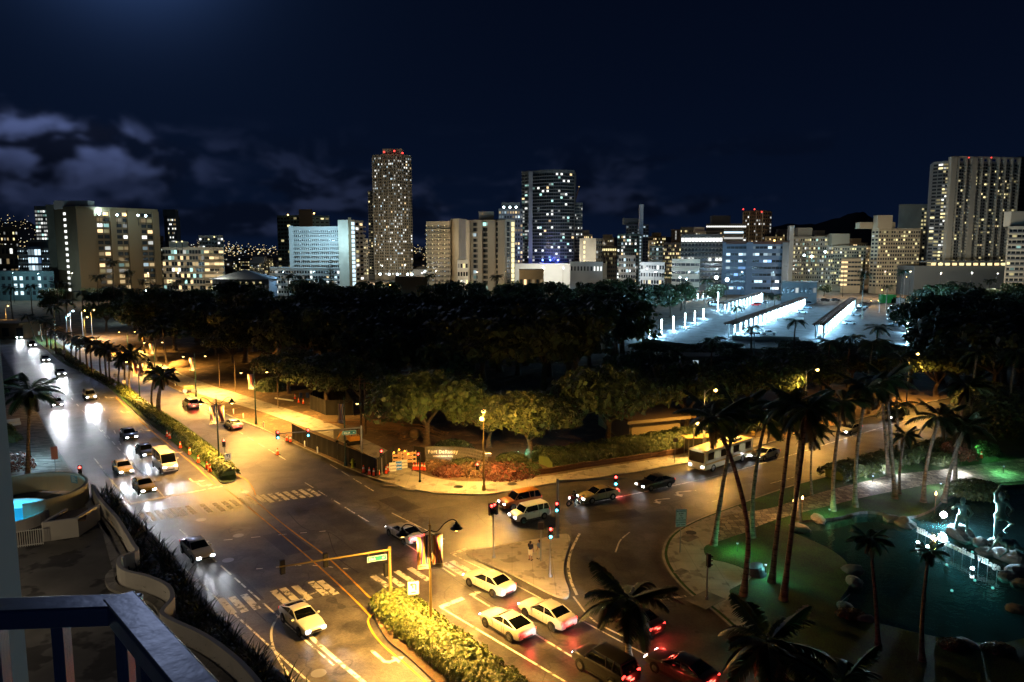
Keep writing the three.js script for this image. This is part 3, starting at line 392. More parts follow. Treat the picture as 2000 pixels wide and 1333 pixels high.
{ // curved dark tower
  const foot = [[1019, 566], [1036, 560]]; for (let k = 0; k <= 6; k++) foot.push([1040 + k * 13.4, 560 - 9 * Math.sin(k / 6 * Math.PI * 0.9)]); foot.push([1124, 590]);
  const walls = foot.map((q, i) => i < 1 ? { f: 33, c: 3, on: 0.3, tones: ['white', 'teal', 'warm'], ww: 0.8, wh: 0.5, bands: 0.35, bmat: W.grey } : i === 1 ? null : i < 8 ? { f: 33, c: 3, on: 0.11, tones: ['white', 'teal', 'warm'], ww: 0.86, wh: 0.6, kind: 'balcony', out: 1.5, slabH: 0.3, slab: W.grey } : null);
  const b = block('tower_block', 'tall dark curved glass tower with thin balcony lines and a blue glow at its base', foot, 338, 566, W.dark, walls, { cap: 1 });
  block('', '', [[1032, 556], [1040, 556]], 335, 556, W.grey, [], { root: b.root, wallName: 'lift_fin' });
  for (const x of [1060, 1075, 1090]) { const p = R(x, 500, 538); part('base_lamp', new THREE.SphereGeometry(0.6, 8, 6).translate(p.x, 20.2, p.z), glow(0.1, 0.2, 1, 12), b.root); point(V(p.x, 21, p.z + 0.2), new THREE.Color().setRGB(0.06, 0.12, 1), 500, 8); }
  part('podium', bx(80, 18, 30, R(1075, 500, 530).x, 9, -540), W.pale, b.root);
  block('', '', [[1122, 580], [1137, 580]], 396, 580, W.grey, [{ f: 24, c: 5, on: 0.1, tones: ['white'], ww: 0.7, bands: 0.4, bmat: W.pale }], { root: b.root, wallName: 'side_wing' });
  const c = thing('tower_crane', 'crane jib leaning out behind the curved dark tower', 'crane'); part('jib', bar(R(1123, 392, 600), R(1131, 366, 600), 0.8, 0.4), M.tile, c); part('beacon_lamp', new THREE.SphereGeometry(0.5, 8, 6).translate(R(1131, 365, 600).x, R(1131, 365, 600).y, -600), lit.warm1, c); part('mast', bar(V(R(1123, 392, 600).x, 0, -600), R(1123, 392, 600), 0.9), M.tile, c);
}
block('hotel_building', 'plain beige block with one bright stair column right of the curved tower', [[1132, 520], [1164, 512], [1177, 526], [1160, 540]], 466, 520, W.beige, [{ f: 9, c: 5, ww: 0.5, wh: 0.6, pick: (i, j) => j === 1 ? 'yellow2' : 'dark', skip: (i, j) => j !== 1 }, { f: 9, c: 3, on: 0.1 }]);
block('hotel_building', 'small balconied block with a yellow roof line beside the plain beige block', [[1176, 540], [1204, 540]], 481, 540, W.brown, [{ f: 8, c: 8, on: 0.35, tones: ['yellow', 'teal'], pick: (i, j) => i === 7 ? 'yellow2' : rnd() < 0.25 ? 'yellow0' : 'dark' }]);
{
  const b = block('apartment_building', 'dark stepped tower with white fins behind the teal glass block', [[1222, 600], [1266, 600]], 438, 600, W.dark, [{ f: 18, c: 8, on: 0.2, tones: ['cool', 'white'], kind: 'balcony', out: 1.2, slab: W.grey }], { plant: [[0.3, 14, 5]] });
  part('fin', bx(3, 62, 3, R(1251, 490, 570).x, 31, -570), W.white, b.root);
  block('glass_building', 'teal glass block full of lit rooms with a bright corner strip', [[1206, 540], [1247, 536], [1254, 556]], 457, 540, W.teal, [{ f: 14, c: 11, on: 0.45, tones: ['white', 'warm', 'teal', 'cool'], ww: 0.85, wh: 0.62, bands: 0.35, bmat: W.teal }, { f: 14, c: 1, on: 1, pick: () => 'cool1', ww: 0.4 }]);
}
block('low_block', 'low white balconied building in front of the teal glass block', [[1209, 470], [1242, 466]], 499, 470, W.white, [{ f: 6, c: 7, on: 0.25, kind: 'balcony', out: 1.2, slab: W.white, tones: cold(2), y0: 2 }]);
block('low_block', 'small teal office with a bright white light strip', [[1269, 530], [1295, 526]], 480, 530, W.teal, [{ f: 8, c: 6, on: 0.25, tones: ['cool', 'teal'], ww: 0.8, bands: 0.4 }]);
block('low_block', 'low white building with pale side wall below the teal office', [[1252, 440], [1299, 432]], 512, 440, W.white, [{ f: 4, c: 9, on: 0.3, kind: 'balcony', out: 1, y0: 2, slab: W.white }]);
{ const b = block('hotel_building', 'stepped hotel with yellow rooms and a slim upper tower', [[1296, 600], [1330, 600]], 474, 600, W.pale, [{ f: 9, c: 11, on: 0.6, tones: ['yellow', 'warm'], ww: 0.6, bands: 0.5, bmat: W.pale }]); block('', '', [[1310, 612], [1329, 612]], 448, 612, W.brown, [{ f: 6, c: 5, y0: 36, on: 0.2, pick: (i, j) => j === 2 ? 'white1' : 'dark' }], { root: b.root, wallName: 'upper_tower' }); }
{ // arched screen block
  const b = block('hotel_building', 'grey hotel with rows of scalloped concrete arches', [[1330, 500], [1411, 494]], 461, 500, W.grey, [{ f: 10, c: 12, on: 0.05, tones: ['cool'], ww: 0.86, wh: 0.8, pick: (i) => i === 9 || (i === 5 && rnd() < 0.5) ? 'white2' : 'dark' }], { cap: 1 });
  const A = b.f[0], B = b.f[1], n = 12, gA = new THREE.TorusGeometry(1.05, 0.28, 5, 10, Math.PI), u = B.clone().sub(A), ry = Math.atan2(-u.z, u.x), fh = (b.top - 5.2) / 10;
  for (let i = 0; i < 9; i++) for (let j = 0; j < n; j++) { const p = A.clone().addScaledVector(u, (j + 0.5) / n), m = part('arch', gA, W.pale, b.root); m.position.set(p.x, 4 + fh * (i + 0.55), p.z + 0.3); m.rotation.y = ry; m.scale.x = u.length() / n / 2.4; }
}
{ const b = block('hotel_building', 'wide hotel with a glowing white rooftop band behind the arched block', [[1378, 640], [1456, 640]], 437, 640, W.grey, [{ f: 8, c: 20, y0: 26, pick: (i, j) => i === 7 || i === 3 && j > 8 ? 'white2' : rnd() < 0.2 ? 'warm1' : 'dark', ww: 0.8, wh: 0.45 }], { plant: [[0.4, 16, 7]] }); block('', '', [[1413, 610], [1451, 610]], 448, 610, W.white, [{ f: 3, c: 8, y0: 30, y1: 44, on: 1, pick: (i, j) => i === 2 ? 'cool2' : 'white1', ww: 1, wh: 0.3 }], { root: b.root, wallName: 'front_wing' }); }
{ const b = block('tower_block', 'brown tower with red roof beacons and scattered white windows right of centre', [[1449, 700], [1488, 690], [1505, 710]], 412, 700, W.brown, [{ f: 18, c: 9, on: 0.3, tones: ['white', 'warm'], ww: 0.5, piers: 3, pw: 1 }, { f: 18, c: 4, on: 0.25, tones: ['white'], ww: 0.5 }], {}); for (const [x, y] of [[1452, 409], [1474, 409], [1488, 414]]) roofLamp(b.root, x, y, 686, M.beacon, 0.7); }
{
  const b = block('office_building', 'blue-grey office block with strips of lit windows and a brown parapet', [[1411, 455], [1541, 448], [1538, 480]], 474, 455, W.blue, [{ f: 7, c: 16, each: 1, on: 0.3, tones: ['cool', 'blue', 'white'], ww: 0.94, wh: 0.36, bands: 1.6, bmat: W.blue, y0: 2 }], {});
  const A = b.f[0], B = b.f[1], u = B.clone().sub(A), ry = Math.atan2(-u.z, u.x);
  for (const [s0, s1, m] of [[0, 0.05, W.blue], [0.36, 0.46, W.blue], [0.9, 1, W.grey]]) { const p = A.clone().addScaledVector(u, (s0 + s1) / 2); part('stair_bay', bx((s1 - s0) * u.length(), b.top, 1.6, p.x, b.top / 2, p.z + 0.4, ry), m, b.root); }
  const p = A.clone().addScaledVector(u, 0.5); part('parapet', bx(u.length(), 1.6, 0.6, p.x, b.top - 0.2, p.z + 0.5, ry), M.tile, b.root); roofLamp(b.root, 1513, 470, 446, M.sodium, 0.5);
}
block('low_block', 'low terraced concrete block below the arched hotel', [[1313, 430], [1368, 424]], 506, 430, W.pale, [{ f: 4, c: 6, on: 0.05, ww: 0.9, wh: 0.35, kind: 'balcony', out: 1, slabH: 1.2, slab: W.pale, y0: 3 }]);
{ const b = block('hotel_building', 'hotel full of yellow and white rooms with a bright end column', [[1541, 520], [1628, 516]], 462, 520, W.pale, [{ f: 11, c: 20, on: 0.5, tones: ['yellow', 'white', 'teal', 'warm'], ww: 0.5, wh: 0.5, bands: 0.4 }], { plant: [[0.4, 10, 6]] }); part('end_fin', bx(3, 44, 4, R(1543, 490, 510).x, 22, -510), W.white, b.root); for (const [x, y] of [[1571, 499], [1586, 501], [1612, 492]]) { const p = roofLamp(b.root, x, y, 478, M.coolLamp, 0.7); if (x === 1586) point(p.clone().add(V(0, 0, 1.2)), COOL, 2400, 10); } }
{ const b = block('hotel_building', 'stepped hotel terraces with a warm-lit stair between the yellow-room hotels', [[1627, 500], [1692, 496]], 480, 500, W.beige, [{ f: 11, c: 14, on: 0.3, tones: ['yellow', 'white'], kind: 'balcony', out: 1.3, slab: W.beige, ww: 0.6 }], { plant: [[0.3, 12, 8]] }); block('', '', [[1645, 470], [1684, 470]], 505, 470, W.beige, [{ f: 6, c: 6, pick: (i, j) => j < 2 ? 'warm2' : 'dark', ww: 0.9, wh: 0.4 }], { root: b.root, wallName: 'front_wing' }); }
{ const b = block('hotel_building', 'wide beige hotel with yellow-lit rooms left of the tall right-hand tower', [[1701, 470], [1715, 464], [1796, 464], [1800, 480]], 447, 470, W.beige, [{ f: 15, c: 2, on: 0.1 }, { f: 15, c: 17, on: 0.2, tones: ['yellow', 'yellow', 'warm'], ww: 0.6, wh: 0.5, bands: 0.7, bmat: W.beige }], { plant: [[1.2, 22, 4], [2.2, 9, 8]] }); block('', '', [[1751, 520], [1806, 520]], 402, 520, W.pale, [{ f: 14, c: 10, y0: 20, pick: (i, j) => j > 7 && rnd() < 0.5 ? 'yellow1' : 'dark', skip: (i, j) => j < 8 }], { root: b.root, wallName: 'rear_slab', cap: 1 }); }
{ // tall right-hand tower: white fins, curved end
  const foot = [[1806, 476], [1812, 462], [1832, 456], [1848, 455], [1975, 462], [1985, 490]];
  const b = block('hotel_tower', 'tall pale hotel tower with vertical fins and scattered yellow rooms at the right', foot, 322, 476, W.grey, [null, { f: 36, c: 2, on: 0.3, tones: ['yellow', 'white'], kind: 'balcony', out: 0.9, slab: W.grey, ww: 0.8 }, { f: 36, c: 3, each: 1, on: 0.62, tones: ['yellow', 'white', 'yellow'], kind: 'balcony', out: 0.9, slab: W.grey, ww: 0.86, wh: 0.5 }, { f: 36, c: 20, on: 0.2, tones: ['yellow', 'yellow', 'warm'], ww: 0.62, wh: 0.5, kind: 'balcony', out: 1.7, slabH: 0.3, slab: W.grey, y0: 10 }], {});
  const A = b.f[3], B = b.f[4], u = B.clone().sub(A), ry = Math.atan2(-u.z, u.x), h = R(1848, 306, 455).y;
  for (const s of [0, 0.07, 0.19, 0.31, 0.43, 0.55, 0.68, 0.78, 0.89, 1]) { const p = A.clone().addScaledVector(u, s); part('fin', bx(s === 0 || s === 0.31 ? 3.6 : 0.8, h, 3.0, p.x, h / 2 - 0.4, p.z + 0.6, ry), W.pale, b.root); }
  for (const [x, y] of [[1893, 308], [1937, 308]]) roofLamp(b.root, x, y, 452, M.beacon, 0.4);
  part('roof_frame', bx(u.length(), 0.8, 5, A.x + u.x / 2, h - 0.2, A.z + u.z / 2 - 1, ry), W.pale, b.root);
  const q = R(1900, 515, 440); for (let k = 0; k < 12; k++) part('lit_window', bx(2.6, 1.5, 0.3, q.x - 22 + k * 4.2, 19, q.z - 2), lit[k % 3 ? 'yellow2' : 'warm2'], b.root); part('podium', bx(72, 18, 20, q.x + 4, 9, -454), W.dark, b.root); part('podium_canopy', bx(60, 0.8, 6, q.x, 20.6, q.z), W.dark, b.root);
}
block('hotel_tower', 'darker slab tower cut by the right edge of the picture', [[1972, 478], [2080, 478]], 306, 478, W.dark, [{ f: 36, c: 16, on: 0.05, tones: ['yellow'], kind: 'balcony', out: 1.4, slab: W.grey, ww: 0.7 }]);
block('apartment_building', 'white balconied apartment house at the right edge in front of the towers', [[1966, 400], [2080, 394]], 442, 400, W.pale, [{ f: 12, c: 12, each: 1, on: 0.12, tones: ['yellow', 'teal'], kind: 'balcony', out: 1.5, slabH: 0.5, slab: W.pale, rail: W.grey, piers: 4, ww: 0.8, wh: 0.5 }], { plant: [[0.35, 14, 8]] });
block('low_hall', 'long low white roofed hall lit at its gable in front of the curved tower', [[1114, 430], [1178, 424]], 512, 430, W.white, [{ f: 1, c: 10, y0: 14, y1: 19, pick: (i, j) => j > 6 ? 'white2' : 'dark', ww: 0.4 }]);
block('low_hall', 'low orange-lit shop front at the foot of the curved tower', [[1014, 420], [1062, 420]], 527, 420, W.tan, [{ f: 1, c: 6, y0: 6, y1: 12, on: 0.3, tones: ['warm'] }]);
block('low_hall', 'long low tan parking wall between the tallest tower and the yellow-lamp block', [[770, 400], [834, 400]], 541, 400, W.tan, []);
block('low_hall', 'dark sloping hall roofs right of the floodlit car park', [[1530, 380], [1600, 380]], 552, 380, W.dark, [{ f: 1, c: 8, y0: 4, y1: 9, on: 0.3, tones: ['white'] }]);
// street lamps of the side streets in front of the city, hidden lower down among the trees
for (const [x, d, k, c] of [[20, 385, 1600, COOL], [70, 370, 1500, COOL], [135, 372, 1000, WARM], [215, 378, 1000, WARM], [285, 384, 900, WARM], [345, 388, 1800, WARM], [420, 388, 1700, WARM], [550, 405, 1500, COOL], [610, 405, 1400, COOL], [690, 440, 2500, WHITE], [745, 600, 20000, CREAM], [790, 600, 20000, CREAM], [850, 420, 2200, WARM], [930, 405, 2400, WARM], [985, 405, 2300, WARM], [1060, 500, 9000, WHITE], [1100, 500, 8000, WHITE], [1150, 470, 2400, WARM], [1230, 430, 2200, WHITE], [1280, 405, 1400, WHITE], [1345, 395, 2400, WHITE], [1400, 460, 2600, WHITE], [1450, 400, 1700, COOL], [1510, 400, 1700, COOL], [1580, 440, 3000, WHITE], [1650, 430, 2600, WARM], [1730, 410, 3600, WARM], [1780, 410, 3600, WARM], [1840, 380, 5000, CREAM], [1900, 380, 5000, CREAM], [1950, 370, 4500, CREAM]]) {
  const p = R(x, 500, d); p.y = 0; const l = thing('street_lamp', 'tall lamp post in the streets behind the wooded park', 'street lamp', p, 0, 'city lamps behind the park trees');
  part('pole', cy(0.13, 0.09, 16, 0, 0, 0, 7), M.darkMetal, l); part('lamp_head', bx(1.1, 0.25, 0.4, 0.5, 16, 0), M.darkMetal, l); part('lamp_bulb', new THREE.SphereGeometry(0.2, 8, 6).translate(0.6, 15.75, 0), c === WARM || c === CREAM ? lit.warm2 : lit.cool2, l);
  point(V(p.x + 0.6, 15.5, p.z), c, k * 0.42, 8);
}

// low houses between the park and the hills, small with distance
{
  const kinds = ['beige', 'grey', 'white', 'tan', 'brown'];
  for (let i = 0; i < 84; i++) {
    const d = 640 + 900 * Math.pow(rnd(), 1.3), q = i < 40 ? rr(430, 560) : i < 52 ? rr(800, 840) : i < 66 ? rr(-20, 90) : rr(1120, 1720), w = rr(12, 26), h = rr(7, 17), p = R(q, 490, d), t = thing('far_house', 'small low house with lit windows far off below the hills', 'house', V(p.x, 0, p.z), rr(-0.3, 0.3), 'far low houses below the hills');
    part('wall', bx(w, h, 10, 0, h / 2, 0), W[kinds[i % 5]], t); part('roof', i % 2 ? new THREE.ConeGeometry(w * 0.74, 3, 4, 1).rotateY(Math.PI / 4).scale(1, 1, 0.6).translate(0, h + 1.5, 0) : bx(w + 1, 0.6, 11, 0, h + 0.3, 0), M.roof, t);
    const n = 3 + (rnd() * 5 | 0), g = {}; for (let k = 0; k < n; k++) { const key = ['warm', 'yellow', 'white', 'warm', 'cool'][(rnd() * 5) | 0] + (1 + (rnd() * 2 | 0)); (g[key] ??= []).push(bx(rr(1.4, 2.4), 1.5, 0.1, rr(-w / 2 + 1.4, w / 2 - 1.4), rr(2, h - 1.2), 5.06)); } for (const [key, l] of Object.entries(g)) l.forEach((x) => part('lit_window', x, lit[key], t));
  }
}

const NTH = 'first second third fourth fifth sixth seventh eighth ninth tenth eleventh twelfth thirteenth fourteenth fifteenth sixteenth seventeenth eighteenth nineteenth twentieth twenty-first'.split(' ');
// mid-rise blocks that close the gaps of the skyline
[[1142, 458, 700], [1168, 470, 660], [1188, 466, 760], [1262, 470, 680], [1284, 462, 780], [1342, 446, 760], [1368, 452, 700], [1512, 462, 690], [1530, 455, 760], [1552, 452, 700], [1604, 458, 720], [1640, 466, 640], [1676, 474, 700], [1694, 480, 600], [868, 470, 700], [700, 466, 700], [470, 508, 620], [500, 512, 580], [520, 505, 660], [300, 470, 640], [15, 470, 640]].sort((a, b) => a[0] - b[0]).forEach(([x, y, d], i) => { const w = 11 + (i * 7) % 9; block('far_block', `distant ${['pale', 'brown', 'grey', 'white', 'tan'][i % 5]} mid-rise, ${NTH[i]} from the left of those between nearer towers`, [[x - w, d], [x + w, d]], y, d, W[['pale', 'brown', 'grey', 'white', 'beige'][i % 5]], [{ f: 11, c: 9, on: 0.42, tones: ['yellow', 'warm', 'white', 'cool'], ww: 0.55, wh: 0.45, bands: i % 2 ? 0.5 : 0, bmat: W.pale }], { group: 'mid-rises filling the skyline', cap: i % 3 === 0, plant: i % 2 ? [[0.5, 9, 4]] : undefined }); });
for (const [x, d, k] of [[1155, 600, 3500], [1275, 610, 3000], [1355, 640, 3500], [1520, 620, 3000], [1600, 640, 3000], [1670, 560, 2500]]) { const p = R(x, 500, d), l = thing('street_lamp', 'tall lamp post in the streets behind the wooded park', 'street lamp', V(p.x, 0, p.z), 0, 'city lamps behind the park trees'); part('pole', cy(0.13, 0.09, 16, 0, 0, 0, 7), M.darkMetal, l); part('lamp_bulb', new THREE.SphereGeometry(0.2, 8, 6).translate(0.2, 15.9, 0), lit.warm2, l); point(V(p.x + 0.2, 15.9, p.z), WARM, k * 0.5, 8); }
// ---------- vegetation ----------
function leaves(n, place, size, tint = 0.35) {   // n leaf-sized faces, place() -> [point, facing]
  const pos = [], nor = [], col = [], q = V(), t = V(), b = V();
  for (let i = 0; i < n; i++) {
    const [p, out] = place(i); q.copy(out).add(V(rr(-1, 1), rr(-0.6, 1), rr(-1, 1)).multiplyScalar(0.8)).normalize(); t.set(rr(-1, 1), rr(-1, 1), rr(-1, 1)).cross(q).normalize(); b.crossVectors(q, t);
    const s = size * (0.45 + 1.15 * Math.pow(rnd(), 1.6)), w = s * 0.62, k = 1 - tint + tint * 2 * rnd(), w2 = 1 + 0.35 * (rnd() - 0.5);
    const P = [[0, -s], [w, 0], [0, s], [-w, 0]].map(([x, y], m) => [p.x + t.x * x + b.x * y + (m % 2 ? 0 : q.x * s * 0.18), p.y + t.y * x + b.y * y - (m === 2 ? s * 0.3 : 0), p.z + t.z * x + b.z * y]);
    for (const m of [0, 1, 2, 0, 2, 3]) { pos.push(...P[m]); nor.push(q.x, q.y, q.z); col.push(k * w2, k, k / w2); }
  }
  const g = new THREE.BufferGeometry(); g.setAttribute('position', new THREE.Float32BufferAttribute(pos, 3)); g.setAttribute('normal', new THREE.Float32BufferAttribute(nor, 3)); g.setAttribute('color', new THREE.Float32BufferAttribute(col, 3)); return g;
}
const leafMat = (r, g, b, rough = 0.6) => new THREE.MeshPhysicalMaterial({ color: new THREE.Color().setRGB(r, g, b), roughness: rough, vertexColors: true, side: THREE.DoubleSide, transmission: 0.25, thickness: 0 });
M.leafA = leafMat(0.09, 0.12, 0.035); M.leafB = leafMat(0.06, 0.1, 0.03); M.leafC = leafMat(0.045, 0.075, 0.03); M.hedge = leafMat(0.12, 0.16, 0.03); M.frond = leafMat(0.035, 0.07, 0.026, 0.5); M.frondFar = leafMat(0.04, 0.075, 0.03, 0.55); M.croton = leafMat(0.16, 0.05, 0.03); M.shrub = leafMat(0.07, 0.1, 0.03); M.dryGrass = leafMat(0.16, 0.09, 0.04);
function ball() { const a = rr(0, 6.283), u = rr(-1, 1), r = Math.sqrt(1 - u * u); return V(r * Math.cos(a), u, r * Math.sin(a)); }
// crowns of unit trees: clumps of leaves on the ends of limbs
function makeTree(kind, h, w, n, size) {
  const wood = [], tips = [], fork = h * (kind === 'rain' ? 0.3 : 0.4);
  wood.push(taper([V(0, -0.1, 0), V(rr(-0.2, 0.2), fork * 0.5, rr(-0.2, 0.2)), V(rr(-0.3, 0.3), fork, rr(-0.3, 0.3))], (t) => h * (0.048 - 0.016 * t) * (1 + 0.5 * Math.pow(1 - t, 6)), 9));
  const limbs = kind === 'rain' ? 7 : 6, start = rr(0, 6);
  for (let i = 0; i < limbs; i++) {
    const a = start + i / limbs * 6.283 + rr(-0.3, 0.3), out = w * 0.5 * rr(0.5, 0.85), y = kind === 'rain' ? h * rr(0.66, 0.84) : h * rr(0.55, 0.9), e = V(Math.cos(a) * out, y, Math.sin(a) * out), m = V(Math.cos(a) * out * 0.5, lerp(fork, y, 0.62), Math.sin(a) * out * 0.5).add(V(rr(-0.4, 0.4), rr(-0.3, 0.5), rr(-0.4, 0.4)));
    wood.push(taper([V(0, fork * 0.92, 0), m, e], (t) => h * (0.024 - 0.018 * t), 6)); tips.push(e, m.clone().lerp(e, 0.5).add(V(0, h * 0.08, 0)));
    for (let k = 0; k < 3; k++) { const c = a + rr(-0.6, 0.6), o2 = w * 0.5 * rr(0.35, 0.98), e2 = V(Math.cos(c) * o2, kind === 'rain' ? h * (0.93 - 0.25 * Math.pow(o2 / (w * 0.5), 2)) * rr(0.9, 1.02) : h * rr(0.5, 0.98), Math.sin(c) * o2); wood.push(taper([m, m.clone().lerp(e2, 0.6).add(V(0, 0.3, 0)), e2], (t) => h * (0.013 - 0.01 * t), 5)); tips.push(e2); }
  }
  tips.push(V(0, h * 0.9, 0), V(rr(-1, 1), h * 0.94, rr(-1, 1)));
  const rad = tips.map(() => w * rr(0.1, 0.17));
  const g = leaves(n, () => { const i = (rnd() * tips.length) | 0, d = ball(), r = rad[i] * (0.55 + 0.45 * Math.pow(rnd(), 0.4)); return [V(tips[i].x + d.x * r * 1.25, tips[i].y + d.y * r * 0.72 - (d.y < 0 ? rad[i] * 0.25 * rnd() : 0), tips[i].z + d.z * r * 1.25), d]; }, size);
  return { trunk: mergeGeometries(wood.map(prep)), crown: g };
}
const rainKinds = [0, 1, 2, 3].map(() => makeTree('rain', 9, 15, 7600, 0.29)), darkKinds = [0, 1, 2, 3, 4].map((k) => makeTree('round', 11, 11 + k, 2600, 0.5));
function tree(kinds, v, pos, s, turn, label, group, leaf, name = 'rain_tree', cat = 'tree') {
  const t = thing(name, label, cat, pos, turn, group), k = kinds[v % kinds.length]; t.scale.set(...(Array.isArray(s) ? s : [s, s, s])); part('trunk', k.trunk, M.bark, t); part('crown', k.crown, leaf, t); return t;
}
// lit rain trees along the walk and round the junction corner: trunk foot, width and height in metres
for (const [x, y, s, turn, label] of [
  [455, 712, [0.85, 0.85, 0.85], 0.4, 'small rain tree by the second pair of lit street lamps'],
  [420, 694, [0.7, 0.8, 0.7], 2.4, 'thin rain tree farthest up the lit walk'],
  [565, 770, [0.8, 0.9, 0.8], 1.1, 'rain tree leaning over the lit walk behind the round shrub'],
  [640, 797, [1, 1, 1], 2.0, 'broad rain tree growing out of the dark fenced yard'],
  [705, 800, [0.75, 0.85, 0.75], 3.3, 'rain tree behind the timber pile and diamond sign'],
  [832, 868, [1.12, 1.1, 1.12], 4.1, 'large rain tree behind the site barricades'],
  [955, 874, [0.82, 0.82, 0.82], 5.2, 'rain tree lit bright yellow by the corner street lamp'],
  [1033, 892, [0.95, 0.9, 0.95], 0.9, 'wide rain tree with pale forked trunk above the corner planting'],
  [1186, 868, [1.05, 1.15, 1.05], 2.7, 'rain tree with forked trunk left of the flat-roofed pavilion'],
  [1340, 842, [0.95, 1.1, 0.95], 3.6, 'rain tree with bare limbs right of the flat-roofed pavilion'],
  [1262, 806, [0.95, 1.1, 0.95], 5.9, 'rain tree behind the flat-roofed pavilion roof'],
  [1470, 820, [0.9, 1.05, 0.9], 1.9, 'rain tree over the bus stop on the cross street'],
  [1560, 792, [0.9, 1, 0.9], 0.2, 'rain tree beside the leaning lamp on the cross street'],
  [1830, 775, [1, 1, 1], 0.2, 'rain tree lit amber by the farthest lamp of the cross street']]) tree(rainKinds, Math.round(x / 7), G(x, y, LV), s, turn, label, 'rain trees round the junction', x % 2 ? M.leafA : M.leafB);
// the dark wood of the park
{
  const open = (p) => { const q = (p.x * 1440 / -p.z) + 1000, dx = EYE / -p.z * 1440 + 490; if (q > 1235 && q < 1812 && dx > 581 && dx < 692 && dx > 650 - (q - 1262) * 0.42) return true; if (dx > 735 && q > 1150 && q < 1390) return true; const w = 620 + (q - 380) * 0.21; if (q < 1000 && q > 430 && dx > w + 72) return true; if (q > 880 && q < 1950 && dx > 770) return true; if (q < 45 && dx > 600) return true; if (q < 150 && dx > 626) return true; if (q >= 150 && q <= 430 && dx > 632 + (q - 150) * 0.3) return true; if (Math.abs(q - 550) < 45 && dx > 600 && dx < 640) return true; return false; };
  let n = 0; const put = [];
  for (let tries = 0; tries < 16000 && n < 298; tries++) {
    const d = EYE * 1440 / (lerp(72, 300, Math.pow(rnd(), 1.05))), q = rr(-40, 2050), p = V((q - 1000) / 1440 * d, LV, -d); if (open(p)) continue;
    const gap = lerp(5.2, 9.5, (d - 128) / 300); if (put.some((o) => Math.hypot(o.x - p.x, o.z - p.z) < gap)) continue; put.push(p); n++;
    // nothing stands taller than the sight line to the car park or to the foot of the skyline allows
    const limit = EYE - ((q > 1225 && q < 1815 && d < 240) ? 196 : q < 440 ? 72 : q > 1225 && q < 1800 ? 64 : 58) * d / 1440, s = Math.max(0.3, Math.min(rr(1.0, 1.35), limit / 11.4 * rr(0.62, 1.06)));
    tree(darkKinds, n, p, [Math.max(s, 0.7), s, Math.max(s, 0.7)], rr(0, 6), 'dark leafy tree in the unlit wood of the park', 'trees of the dark park wood', n % 3 ? M.leafC : M.leafB, 'park_tree');
  }
}
// palms
function frondGeo(L, rise, droop, pairs, lw, ll) {
  const pts = []; for (let i = 0; i <= 8; i++) { const t = i / 8; pts.push(V(L * t * (1 - 0.22 * droop * t), rise * t - droop * L * 0.62 * t * t, 0)); }
  const cv = new THREE.CatmullRomCurve3(pts), pos = [], col = [], nor = [];
  const tri = (a, b, c, k) => { const n = V().subVectors(b, a).cross(V().subVectors(c, a)).normalize(); if (n.y < 0) n.negate(); for (const p of [a, b, c]) { pos.push(p.x, p.y, p.z); col.push(k, k, k * 0.95); nor.push(n.x, n.y, n.z); } };
  for (let i = 0; i < 8; i++) { const a = pts[i], b = pts[i + 1], w = 0.05 * (1 - i / 9); tri(V(a.x, a.y, -w), V(a.x, a.y, w), V(b.x, b.y, w), 1.7); tri(V(a.x, a.y, -w), V(b.x, b.y, w), V(b.x, b.y, -w), 1.7); }
  for (let i = 0; i < pairs; i++) { const t = 0.12 + 0.87 * i / (pairs - 1), p = cv.getPoint(t), d = cv.getTangent(t), len = ll * Math.sin(Math.PI * Math.pow(lerp(0.16, 0.9, i / pairs), 0.8)) * rr(0.85, 1.1); for (const s of [-1, 1]) { const e = V(p.x + d.x * len * 0.55, p.y + d.y * len * 0.4 - len * rr(0.25, 0.5), s * len * 0.8), m = p.clone().lerp(e, 0.5).add(V(0, len * 0.1, 0)), k = rr(0.7, 1.25), f = d.clone().multiplyScalar(lw); tri(p.clone().sub(f), p.clone().add(f), m.clone().add(f), k); tri(p.clone().sub(f), m.clone().add(f), m.clone().sub(f), k); tri(m.clone().sub(f), m.clone().add(f), e, k); } }
  const g = new THREE.BufferGeometry(); g.setAttribute('position', new THREE.Float32BufferAttribute(pos, 3)); g.setAttribute('normal', new THREE.Float32BufferAttribute(nor, 3)); g.setAttribute('color', new THREE.Float32BufferAttribute(col, 3)); return g;
}
const frondKinds = [[3.4, 1.9, 0.76], [3.6, 1.3, 0.78], [3.5, 0.6, 0.78], [3.1, 0.0, 0.85], [2.8, 2.5, 0.55]].map(([l, r, d]) => frondGeo(l, r, d, 36, 0.045, 0.95)), frondFar = [[3.3, 1.9, 0.75], [3.4, 1.0, 0.8], [3.1, 0.2, 0.95]].map(([l, r, d]) => frondGeo(l, r, d, 12, 0.09, 0.9));
const crownFar = [0, 1, 2].map((v) => { const list = []; for (let i = 0; i < 15; i++) list.push(frondFar[i % 3].clone().scale(1, 1, 1).rotateY(i * 2.4 + v + rr(-0.2, 0.2))); return mergeGeometries(list); });
const nutGeo = new THREE.SphereGeometry(0.14, 6, 5);
